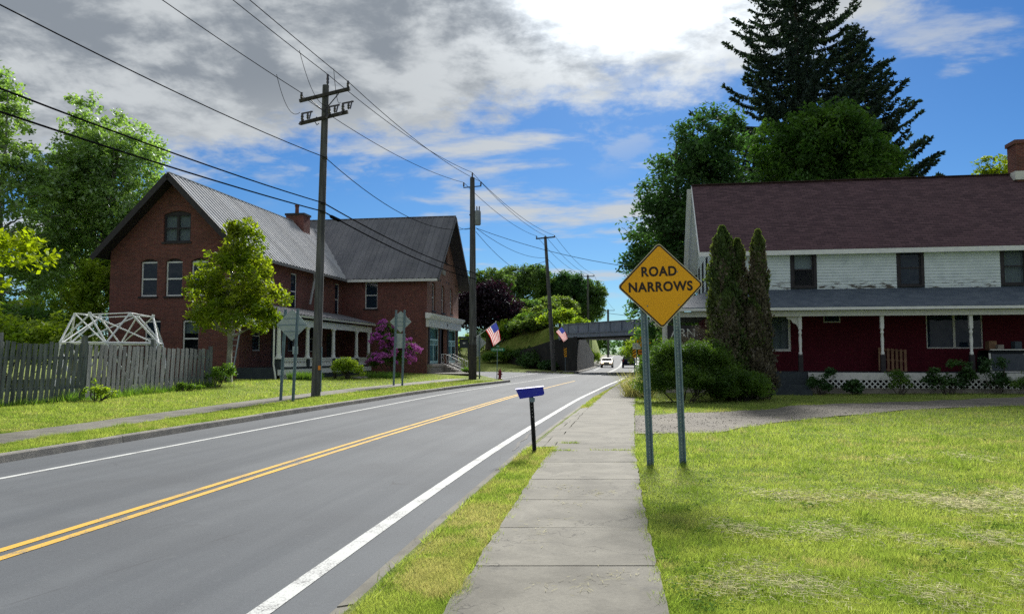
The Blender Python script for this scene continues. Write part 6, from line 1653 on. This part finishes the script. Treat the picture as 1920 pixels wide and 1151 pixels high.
# jumpers on the nearest pole
b0 = W['1a'] - Vector((0, 0, .1))
for k, (a, b, s, lb) in enumerate(((W['1a'] + (P0 + Vector((-.9, .2, 12)) - W['1a']) * .075, W['1s0'], .55, 'left'), (W['1b'] + (P0 + Vector((.1, 0, 12.6)) - W['1b']) * .09, W['1s1'], .5, 'middle'), (W['1c'] + (P0 + Vector((1, -.2, 12.2)) - W['1c']) * .05, W['1s2'], .45, 'right'))):
    wire(a, b, s, .010, lb + ' jumper lead looping down to the cut-out switches of the nearest pole', n=12, group='jumper leads')
sp = MB(); sp.tube([(0, 0, 0), (.04, .10, -.02), (.18, .75, -.04), (.22, .85, -.03)], [.03, .075, .075, .03], 8); o = sp.build('splice_case', K['cable'], None, True); o.location = W['1q'] + (W['2q'] - W['1q']) * .025 - Vector((0, 0, .05)); tag(o, 'black splice case on the lower cable just right of the nearest pole', 'splice case')

# ------------------------------------------------------------------ flags
def flag(P, z, staff, w, h, label, turn):
    root = empty('flag', P + Vector((.0, 0, z)), 0, label, 'flag', 'flags on the utility poles')
    s0 = Vector((.2, -.2, 0)); s1 = s0 + Vector(staff)
    b = MB(); b.tube([s0, s1], .02, 6); b.lathe([(.03, 0), (.035, .03), (.0, .06)], s1, 6); b.build('staff', K['white'], root)
    b = MB(); b.box(s0, (.12, .14, .12)); b.build('bracket', K['iron'], root)
    # hoist along the staff, cloth hanging from it
    d = (s0 - s1).normalized(); A = s1 - Vector((0, 0, .02)); nx, ny = 10, 13
    P_ = []
    fall = (Vector((turn, 0, -1))).normalized()
    for i in range(nx + 1):
        for j in range(ny + 1):
            u = i / nx; v = j / ny
            fold = .09 * u * math.sin(v * 7 + u * 3)
            P_.append(A + d * (v * h * (1 - .25 * u)) + fall * (u * w) + Vector((0, fold - .05 * u, 0)) + Vector((.05 * math.sin(u * 4), 0, 0)))
    b = MB()
    F = []
    for i in range(nx):
        for j in range(ny): F.append((i * (ny + 1) + j, (i + 1) * (ny + 1) + j, (i + 1) * (ny + 1) + j + 1, i * (ny + 1) + j + 1))
    b.add(P_, F)
    b.mi = [2 if (i < 4 and j < 7) else (0 if j % 2 == 0 else 1) for i in range(nx) for j in range(ny)]
    b.build('cloth', [K['flag_red'], K['flag_white'], K['flag_blue']], root, True, fix=False)
    return root
flag(P2, 2.75, (1.35, 0, 1.05), 1.25, .85, 'striped flag on a tilted staff on the second pole', .30)
flag(P3, 4.05, (.6, -.2, .5), 1.35, .8, 'striped flag hanging on the leaning pole beside the bridge', .55)

# ------------------------------------------------------------------ signs
def u_post(parent, p0, p1, w=.075, m=None, holes=True, name='post'):
    """perforated U-channel post"""
    p0 = Vector(p0); p1 = Vector(p1); d = (p1 - p0).normalized(); x = Vector((1, 0, 0)); x = (x - d * x.dot(d)).normalized(); y = d.cross(x)
    t = .006; L = (p1 - p0).length
    prof = [(-w / 2 - .018, 0), (-w / 2, 0), (-w / 2 + .012, .038), (w / 2 - .012, .038), (w / 2, 0), (w / 2 + .018, 0)]
    b = MB()
    for a, c in zip(prof[:-1], prof[1:]):
        q = [p0 + x * a[0] + y * a[1], p0 + x * c[0] + y * c[1], p0 + x * c[0] + y * (c[1] + t), p0 + x * a[0] + y * (a[1] + t)]
        b.prism(q, p1 - p0)
    o = b.build(name, m or K['steel'], parent)
    if holes:
        h = MB(); n = int(L / .052)
        for i in range(n):
            c = p0 + d * (.04 + i * .052)
            yy = .0365
            for s in (yy, yy + t + .003):
                q = [c + x * (.007 * math.cos(k * math.pi / 3)) + d * (.007 * math.sin(k * math.pi / 3)) + y * s for k in range(6)]
                h.add(q, [tuple(range(6))])
        h.build('hole', K['sign_white'], o, fix=False)['kind'] = 'stuff'
    return o
def rounded_diamond(side, r, n=4):
    h = side / 2; pts = []
    for cx, cy, a0 in ((h - r, h - r, 0), (-h + r, h - r, 90), (-h + r, -h + r, 180), (h - r, -h + r, 270)):
        for k in range(n + 1):
            a = R(a0 + 90 * k / n); pts.append((cx + r * math.cos(a), cy + r * math.sin(a)))
    c = math.sqrt(.5)
    return [((x - y) * c, (x + y) * c) for x, y in pts]
def sheet(b, pts, y, t=.003, cz=0.0):
    b.prism([(x, y, z + cz) for x, z in pts], (0, t, 0))
def road_narrows():
    b0 = gp(1220, 870, .07); b1 = gp(1281, 866, .07)
    base = Vector(((b0.x + b1.x) / 2, (b0.y + b1.y) / 2, gz(2.4, 11.9)))
    root = empty('warning_sign', base, 0, 'yellow diamond ROAD NARROWS sign on two steel posts in the lawn', 'sign')
    Yb = base.y - .06
    cen = at(1238.5, 535.5, Yb) - base
    tops = [at(1205, 500, Yb) - base, at(1266, 500, Yb + .1) - base]
    for q, t in ((b0, tops[0]), (b1, tops[1])):
        u_post(root, Vector((q.x - base.x, q.y - base.y, -.1)), Vector((t.x, t.y + .05, t.z)), .07)
    pl = empty('plate_frame', cen, 0, parent=root)
    M = Matrix.Translation(cen) @ Matrix.Rotation(R(-1.9), 4, 'Y')
    def part(nm, mb, m, dy=0):
        o = mb.build(nm, m, root); o.matrix_local = M; return o
    bpy.data.objects.remove(pl)
    S = .918
    b = MB(); sheet(b, rounded_diamond(S, .055), 0, .004); plate = part('plate', b, K['sign_edge'])
    def sub(nm, mb_or_me, m, L=None):
        o = mb_or_me.build(nm, m, plate) if isinstance(mb_or_me, MB) else link(nm, mb_or_me, plate)
        if L is not None: o.matrix_local = L
        return o
    b = MB(); sheet(b, rounded_diamond(S - .022, .047), -.0025, .002); sub('border', b, K['sign_black'])
    b = MB(); sheet(b, rounded_diamond(S - .064, .035), -.005, .002); sub('face', b, K['sign_yellow'])
    def letters(txt, cx, cz, cap, width):
        me = text_mesh(txt, 1.0, K['sign_black'], .036, 1.0, .0, 'LEFT', 1.10)
        co_ = np.empty(len(me.vertices) * 3, dtype=np.float32); me.vertices.foreach_get('co', co_); co_ = co_.reshape(-1, 3)
        x0, x1 = co_[:, 0].min(), co_[:, 0].max(); z0, z1 = co_[:, 1].min(), co_[:, 1].max()
        co_[:, 0] = (co_[:, 0] - (x0 + x1) / 2) * width / (x1 - x0); co_[:, 1] = (co_[:, 1] - (z0 + z1) / 2) * cap / (z1 - z0)
        me.vertices.foreach_set('co', co_.ravel()); me.update()
        sub('lettering', me, None, Matrix.Translation((cx, -.0075, cz)) @ Matrix.Rotation(math.pi / 2, 4, 'X'))
    letters('ROAD', -.015, .215, .152, .53)
    letters('NARROWS', .0, -.015, .152, .96)
    b = MB()
    for x, z in ((0, .52), (0, -.53), (-.55, 0), (.55, 0)): b.lathe([(.012, 0), (.012, .006), (.004, .009)], (0, 0, 0), 8); 
    for i in range(0): pass
    bb = MB()
    for x, z in ((-.21, .2), (.26, .2), (-.21, -.3), (.26, -.3)):
        bb.box((x, -.008, z), (.016, .008, .016), Matrix.Rotation(R(45), 3, 'Y'))
    sub('bolt', bb, K['steel'])
road_narrows()
def sign_back(name, bases, top, cen, side, label, plates=()):
    base = (bases[0] + bases[1]) / 2; cen = at(cen[0], cen[1], base.y); base.z = gz(base.x, base.y)
    root = empty(name, base, 0, label, 'sign')
    sep = bases[1] - bases[0]
    for s in (-.5, .5):
        p = sep * s; u_post(root, Vector((p.x, p.y, -.1)), Vector((p.x + (cen.x - base.x) * .9, p.y, top - base.z)), .07, holes=False)
    c = cen - base
    b = MB(); sheet(b, rounded_diamond(side, .05), .05, .004); pl = b.build('plate', K['alum'], root); pl.location = (c.x, 0, c.z)
    for z in (-.22, 0, .22):
        w = (side * .7 - abs(z)) * .85; bb = MB(); bb.box((0, .045, z), (2 * w, .012, .03)); bb.build('stiffener', K['steel'], pl)
    for (dx, z, w, h) in plates:
        b = MB(); b.box((c.x + dx, .06, z - base.z), (w, .005, h)); b.build('small_plate', K['alum'], root)
    return root
sign_back('sign_back', (gp(526, 749.5, .15), gp(549, 751.5, .15)), 3.28, (547, 609), .78, 'bare back of a diamond sign left of the nearest pole', ((.12, 1.86, .19, .27),))
sign_back('sign_back', (gp(738, 723, .14), gp(754, 723, .14)), 4.05, (751, 603), .80, 'bare back of a diamond sign in front of the rhododendron', ((-.02, 2.45, .55, .75),))
def newspaper_box():
    b0 = gp(1003, 847, .06)
    root = empty('newspaper_box', (b0.x, b0.y, .05), 0, 'blue plastic newspaper box tilted on a thin black post at the curb', 'newspaper box')
    tp = at(996, 740, b0.y) - root.location
    u_post(root, (0, 0, -.1), (tp.x, 0, tp.z - .02), .035, K['iron'], False)
    h = MB()
    for k in range(6):
        t = .93 - k * .062; h.box((tp.x * t, -.004, tp.z * t), (.009, .004, .009))
    h.build('bolt_hole', K['sign_white'], root)['kind'] = 'stuff'
    s = b0.y / 1440
    def q(px, py): v = at(px, py, b0.y) - root.location; return Vector((v.x, 0, v.z))
    P = [q(967.5, 731), q(1018.5, 725.5), q(1020.5, 738), q(1017.5, 740.5), q(974.5, 747.5)]
    b = MB(); b.prism([p + Vector((0, -.05, 0)) for p in P], (0, .10, .02)); o = b.build('box', K['blue_plastic'], root)
    b = MB(); b.prism([P[0] + Vector((-.01, -.058, 0)), P[1] + Vector((.008, -.058, 0)), P[1] + Vector((.008, -.058, .010)), P[0] + Vector((-.01, -.058, .010))], (0, .12, .012)); b.build('lid', K['blue_plastic'], o)
    r = random.Random(3)
    b = MB()
    for row, (x0, z) in enumerate(((999, 732.5), (1000, 737))):
        for k in range(5 - row * 2):
            v = q(x0 + k * 3.0, z - k * .3); b.box(v + Vector((0, -.0515, 0)), (.016, .002, .014 * r.uniform(.5, 1)))
    b.build('faded_print', K['blue_print'], o)
    b = MB(); v = q(998, 749); b.box(v + Vector((0, .012, 0)), (.085, .03, .075)); b.build('bracket', K['steel'], root)
newspaper_box()
def corner_signs():
    # stop sign seen from behind, by the second pole
    b = Vector(G(*at(899, 711, 52.3).xy)); root = empty('stop_sign', b, 0, 'back of a sign on a steel post right of the second pole', 'sign')
    u_post(root, (0, 0, -.1), (0, 0, 3.15), .06, holes=False)
    m = MB(); m.prism([((x) , .06, z + 2.45) for x, z in rounded_diamond(.82, .04)], (0, .004, 0)); pl = m.build('plate', K['alum'], root); pl.location.x = -.12
    m = MB(); m.box((-.16, .065, 1.75), (.42, .004, .5)); m.build('small_plate', K['alum'], root)
    b = Vector(G(*at(931.5, 711.5, 52.0).xy)); root = empty('street_name_sign', b, 0, 'green street name blades on a thin post beside the hydrant', 'sign')
    m = MB(); m.tube([(0, 0, -.1), (.04, 0, 2.0)], .028, 8); m.build('post', K['steel'], root)
    for nm, z, w, h, rz in (('blade', 2.0, .88, .2, .15), ('blade', 2.22, .42, .16, 1.1)):
        m = MB(); m.box((0, 0, 0), (w, .012, h)); o = m.build(nm, K['sign_green'], root); o.location = (.06, 0, z); o.rotation_euler = (0, 0, rz)
        m = MB(); r = random.Random(4)
        for k in range(7): m.box((-w * .36 + k * w * .12, -.009, 0), (w * .06, .004, h * r.uniform(.3, .5)))
        m.build('lettering', K['sign_white'], o)
    # hydrant
    b = Vector(G(*at(937.5, 712, 52.6).xy)); root = empty('fire_hydrant', b, 0, 'dark red fire hydrant on the grass corner', 'hydrant')
    m = MB(); m.lathe([(.15, -.05), (.15, .05), (.105, .07), (.10, .42), (.13, .44), (.13, .47), (.11, .5), (.09, .58), (.04, .63), (.03, .68)], (0, 0, 0), 12); m.build('barrel', K['hydrant'], root, True)
    for dx, dy, r in ((-.17, 0, .05), (.17, 0, .05), (0, -.19, .07)):
        m = MB(); m.tube([(0, 0, .34), (dx, dy, .34)], r, 8); m.build('outlet', K['hydrant'], root, True)
    m = MB(); m.tube([(0, 0, .66), (0, 0, .72)], .03, 5); m.build('operating_nut', K['hydrant'], root)
    # notice board beyond the storefront
    b = Vector(G(*at(870, 690, 95).xy)); root = empty('notice_board', b, 0, 'dark notice board on two posts beyond the side street', 'notice board')
    for x in (-.5, .5): piece('post', root, K['dark_wood'], (x, 0, 1.3), (.12, .12, 2.7))
    piece('panel', root, K['dark_wood'], (0, -.02, 2.0), (1.0, .08, 1.1)); m = MB(); m.prism([(-.75, -.25, 2.6), (.75, -.25, 2.6), (.6, -.25, 2.85), (-.6, -.25, 2.85)], (0, .5, 0)); m.build('little_roof', K['dark_wood'], root); piece('notice', root, K['sign_white'], (0, -.07, 2.05), (.3, .01, .16))
    # hazard markers at the bridge
    for px, py, Y, lb, w in ((1060, 695, 78.5, 'black and yellow striped marker before the left abutment', .30), (1190, 706, 61.5, 'black and yellow striped marker before the right abutment', .30)):
        b = Vector(G(*at(px, py, Y).xy)); root = empty('hazard_marker', b, 0, lb, 'sign', 'striped markers at the bridge')
        m = MB(); m.tube([(0, 0, -.1), (0, .03, 2.1)], .03, 6); m.build('post', K['steel'], root)
        m = MB(); m.box((0, -.03, 1.95), (w, .008, .9)); pl = m.build('plate', K['sign_yellow'], root)
        m = MB(); s = 1 if px < 1100 else 1
        for k in range(4):
            z = 1.56 + k * .235; d = .11
            m.prism([(-w / 2, -.037, z - .05), (w / 2, -.037, z + .16), (w / 2, -.037, z + .16 + d), (-w / 2, -.037, z - .05 + d)], (0, .002, 0))
        m.build('stripe', K['sign_black'], pl)
    # signs on the right side before the bridge
    b = Vector(G(*at(1208, 715, 53).xy)); root = empty('bridge_warning_sign', b, 0, 'yellow diamond sign with a black bar, half hidden behind the steel post', 'sign')
    m = MB(); m.tube([(0, 0, -.1), (0, 0, 3.4)], .035, 6); m.build('post', K['steel'], root)
    m = MB(); sheet(m, rounded_diamond(.78, .04), -.05, .004, 2.62); pl = m.build('plate', K['sign_yellow'], root)
    m = MB(); m.box((.0, -.055, 2.62), (.2, .004, .62)); m.build('symbol', K['sign_black'], pl)
    m = MB(); m.box((-.18, -.05, 1.9), (.46, .004, .34)); pl = m.build('small_plate', K['sign_orange'], root)
    m = MB(); m.box((-.18, -.054, 1.91), (.30, .003, .06)); m.build('lettering', K['sign_black'], pl)
    b = Vector(G(*at(1194, 708, 60).xy)); root = empty('clearance_sign', b, 0, 'white plate sign left of the orange plate before the bridge', 'sign')
    m = MB(); m.tube([(0, 0, -.1), (0, 0, 2.9)], .03, 6); m.build('post', K['steel'], root)
    m = MB(); m.box((0, -.04, 2.4), (.62, .006, .46)); pl = m.build('plate', K['sign_white'], root)
    m = MB(); m.box((-.12, -.046, 2.46), (.25, .003, .05)); m.box((.08, -.046, 2.34), (.3, .003, .05)); m.build('lettering', K['steel'], pl)
corner_signs()

# ------------------------------------------------------------------ railway bridge
def bridge():
    A = Vector((RA[0], RA[1], 0)); B = Vector((RB[0], RB[1], 0)); d = Vector((RD[0], RD[1], 0)); n = Vector((RN[0], RN[1], 0))
    root = empty('railway_bridge', A, 0, 'blue-grey steel girder railway bridge over the narrowed road', 'bridge')
    L = 21.0
    def girder(off, nm):
        a = n * off - d * .6; e = n * off + d * L
        up = Vector((0, 0, 1))
        b = MB(); b.prism([a + up * 4.12, e + up * 4.12, e + up * 5.02, a + up * 5.02], n * .25); g = b.build(nm, K['bridge'], root)
        b = MB(); b.prism([a - n * .10 + up * 5.02, e - n * .10 + up * 5.02, e - n * .10 + up * 5.08, a - n * .10 + up * 5.08], n * .45); b.build('top_flange', K['bridge'], g)
        b = MB(); b.prism([a - n * .22 + up * 4.02, e - n * .22 + up * 4.02, e - n * .22 + up * 4.10, a - n * .22 + up * 4.10], n * .55); b.build('ledge', K['bridge'], g)
        b = MB(); b.prism([a - n * .12 + up * 3.62, e - n * .12 + up * 3.62, e - n * .12 + up * 4.015, a - n * .12 + up * 4.015], n * .4); b.build('lower_girder', K['bridge'], g)
        for k in range(11):
            p = a + (e - a) * ((k + .5) / 11) - n * .05
            b = MB(); b.beam(p + up * 4.12, p + up * 5.015, .05, .09, d); b.build('stiffener', K['bridge'], g)
    girder(0, 'girder'); girder(9.0, 'girder')
    b = MB(); b.prism([n * .3 + Vector((0, 0, 3.42)), n * .3 + d * L + Vector((0, 0, 3.42)), n * 8.95 + d * L + Vector((0, 0, 3.42)), n * 8.95 + Vector((0, 0, 3.42))], (0, 0, 1.0)); b.build('deck', K['iron'], root)
    b = MB(); b.lathe([(.35, 3.4), (.4, 3.6), (.4, 4.1), (.3, 4.3)], -d * .7 - n * .1, 8); b.build('bearing', K['bridge'], root)
    for k in range(7):
        p = n * 8.9 + d * (4.5 + k * 2.2); b = MB(); b.tube([p + Vector((0, 0, 5.05)), p + Vector((0, 0, 6.1))], .03, 6); b.build('railing_post', K['sign_white'], root)
    for z in (5.6, 6.08):
        b = MB(); b.tube([n * 8.9 + d * 4 + Vector((0, 0, z)), n * 8.9 + d * 18.5 + Vector((0, 0, z))], .022, 6); b.build('railing_rail', K['sign_white'], root)
    # abutments stand on the ground on both sides of the road
    ab = empty('left_abutment', (6.6, 80, 0), 0, 'dark stained concrete abutment under the left bridge end', 'abutment')
    q = ab.location
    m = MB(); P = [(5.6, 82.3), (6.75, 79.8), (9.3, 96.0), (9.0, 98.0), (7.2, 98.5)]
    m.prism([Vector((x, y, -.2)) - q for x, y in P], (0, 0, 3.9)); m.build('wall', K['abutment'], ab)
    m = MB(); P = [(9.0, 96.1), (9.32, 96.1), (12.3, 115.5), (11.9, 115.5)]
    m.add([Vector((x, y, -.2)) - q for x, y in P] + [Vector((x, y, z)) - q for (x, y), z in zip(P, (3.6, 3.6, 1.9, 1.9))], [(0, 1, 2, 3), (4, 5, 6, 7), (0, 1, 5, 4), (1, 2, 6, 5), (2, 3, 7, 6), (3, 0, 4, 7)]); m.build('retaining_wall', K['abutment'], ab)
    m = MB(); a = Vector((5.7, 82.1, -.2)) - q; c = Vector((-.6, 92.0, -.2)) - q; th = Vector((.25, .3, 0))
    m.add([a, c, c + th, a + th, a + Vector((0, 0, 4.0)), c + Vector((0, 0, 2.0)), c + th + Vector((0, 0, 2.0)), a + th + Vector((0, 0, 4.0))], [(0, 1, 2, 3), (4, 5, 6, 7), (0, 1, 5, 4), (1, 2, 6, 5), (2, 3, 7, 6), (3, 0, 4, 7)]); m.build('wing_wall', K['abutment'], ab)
    rb = empty('right_abutment', (13.0, 76, 0), 0, 'dark concrete abutment under the right bridge end', 'abutment')
    q = rb.location
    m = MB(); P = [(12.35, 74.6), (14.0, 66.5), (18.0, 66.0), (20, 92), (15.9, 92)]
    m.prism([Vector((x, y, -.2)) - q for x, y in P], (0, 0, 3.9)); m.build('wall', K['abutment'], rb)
    m = MB(); m.prism([Vector((12.2, 74.6, 3.45)) - q, Vector((13.9, 66.3, 3.45)) - q, Vector((18, 66, 3.45)) - q, Vector((18, 74, 3.45)) - q], (0, 0, .17)); m.build('coping', K['abutment'], rb)
bridge()

# ------------------------------------------------------------------ cars
def car(name, loc, rz, kind, paint, label):
    root = empty(name, loc, rz, label, 'car')
    if kind == 'sedan':
        Wd, Ln, H = 1.78, 4.5, 1.46
        side = [(-2.2, .32), (-2.25, .62), (-2.1, .84), (-1.2, .93), (-.55, 1.36), (.1, H), (1.0, 1.42), (1.65, 1.02), (2.2, .95), (2.27, .6), (2.2, .32)]
    else:
        Wd, Ln, H = 1.9, 4.6, 1.72
        side = [(-2.3, .36), (-2.34, .7), (-2.2, 1.0), (-1.2, 1.08), (-.6, 1.6), (.1, H), (1.7, 1.68), (2.15, 1.15), (2.3, .95), (2.32, .55), (2.25, .36)]
    # nose towards -y; body lofted across the width so the cabin tucks in
    rows = []
    for s, in_ in ((-1, .06), (-.93, 0), (.93, 0), (1, .06)):
        r = []
        for y, z in side:
            tuck = 1 - .17 * max(0, (z - .95) / .6); r.append(Vector((s * Wd / 2 * tuck, y * (1 - in_ * .3), z - in_ * .3 * (z > 1.2))))
        rows.append(r)
    b = MB(); k = len(side); P = [p for r in rows for p in r]; F = []
    for i in range(3):
        for j in range(k): F.append((i * k + j, i * k + (j + 1) % k, (i + 1) * k + (j + 1) % k, (i + 1) * k + j))
    F += [tuple(range(k)), tuple(range(3 * k, 4 * k))[::-1]]
    b.add(P, F); b.build('body', paint, root, True)
    # glass
    ws = ((side[3], side[4]), (side[6], side[7])); names = ('windscreen', 'rear_window')
    for nm, (p, q) in zip(names, ws):
        o_ = -.012 if nm == 'windscreen' else .012
        if nm == 'windscreen': p = (p[0] + .12, p[1] + .08)
        b = MB()
        def tk(z): return Wd / 2 * (1 - .17 * max(0, (z - .95) / .6)) * .84
        b.add([(-tk(p[1]), p[0] + o_, p[1] + .012), (tk(p[1]), p[0] + o_, p[1] + .012), (tk(q[1]), q[0] + o_, q[1] + .008), (-tk(q[1]), q[0] + o_, q[1] + .008)], [(0, 1, 2, 3)]); b.build(nm, K['car_glass'], root, fix=False)
    for s in (-1, 1):
        b = MB(); z0, z1 = (.98, 1.34) if kind == 'sedan' else (1.1, 1.58)
        b.add([(s * (Wd / 2 * (1 - .17 * (z - .95) / .6) + .012), y, z) for y, z in ((-.95, z0), (1.3, z0), (.95, z1), (-.45, z1))], [(0, 1, 2, 3)]); b.build('side_window', K['car_glass'], root, fix=False)
        b = MB(); b.box((s * (Wd / 2 + .09), -.85, z0 + .05), (.18, .1, .13)); b.build('mirror', paint, root)
        for y in (-1.38, 1.38):
            r = .33 if kind == 'sedan' else .37
            b = MB(); b.tube([(s * (Wd / 2 - .22), y, r), (s * (Wd / 2 + .01), y, r)], r, 16); w = b.build('wheel', K['tyre'], root, True)
            b = MB(); b.tube([(s * (Wd / 2), y, r), (s * (Wd / 2 + .02), y, r)], r * .6, 12); b.build('rim', K['chrome'], w, True)
        fr = -2.27 if kind == 'sedan' else -2.33; re = 2.26 if kind == 'sedan' else 2.32
        b = MB(); b.box((s * .62, fr + .05, .70 if kind == 'sedan' else .86), (.34, .1, .16)); b.build('headlight', K['headlight'] if kind == 'sedan' else K['chrome'], root)
        b = MB(); b.box((s * (.66 if kind == 'sedan' else .78), re - .03, .82 if kind == 'sedan' else 1.05), (.3 if kind == 'sedan' else .16, .06, .16 if kind == 'sedan' else .34)); b.build('tail_lamp', K['tail'], root)
    b = MB(); b.box((0, -2.24 if kind == 'sedan' else 2.33, .45), (1.3, .06, .16)); b.build('grille' if kind == 'sedan' else 'bumper', K['tyre'], root)
    b = MB(); b.box((0, 2.28 if kind == 'sedan' else 2.345, .78), (.34, .01, .16)); b.build('number_plate', K['sign_white'], root)
    return root
hd = -math.atan2(float(YC(122) - YC(108)), 14)
car('pale_sedan', (float(YC(115)) - 1.75, 115, float(zroad(115))), hd, 'sedan', K['car_cream'], 'pale oncoming sedan with lit headlights under the bridge')
car('dark_suv', (float(YC(112)) + 1.55, 112, float(zroad(112))), hd + math.pi, 'suv', K['car_dark'], 'dark blue SUV driving away beneath the bridge')
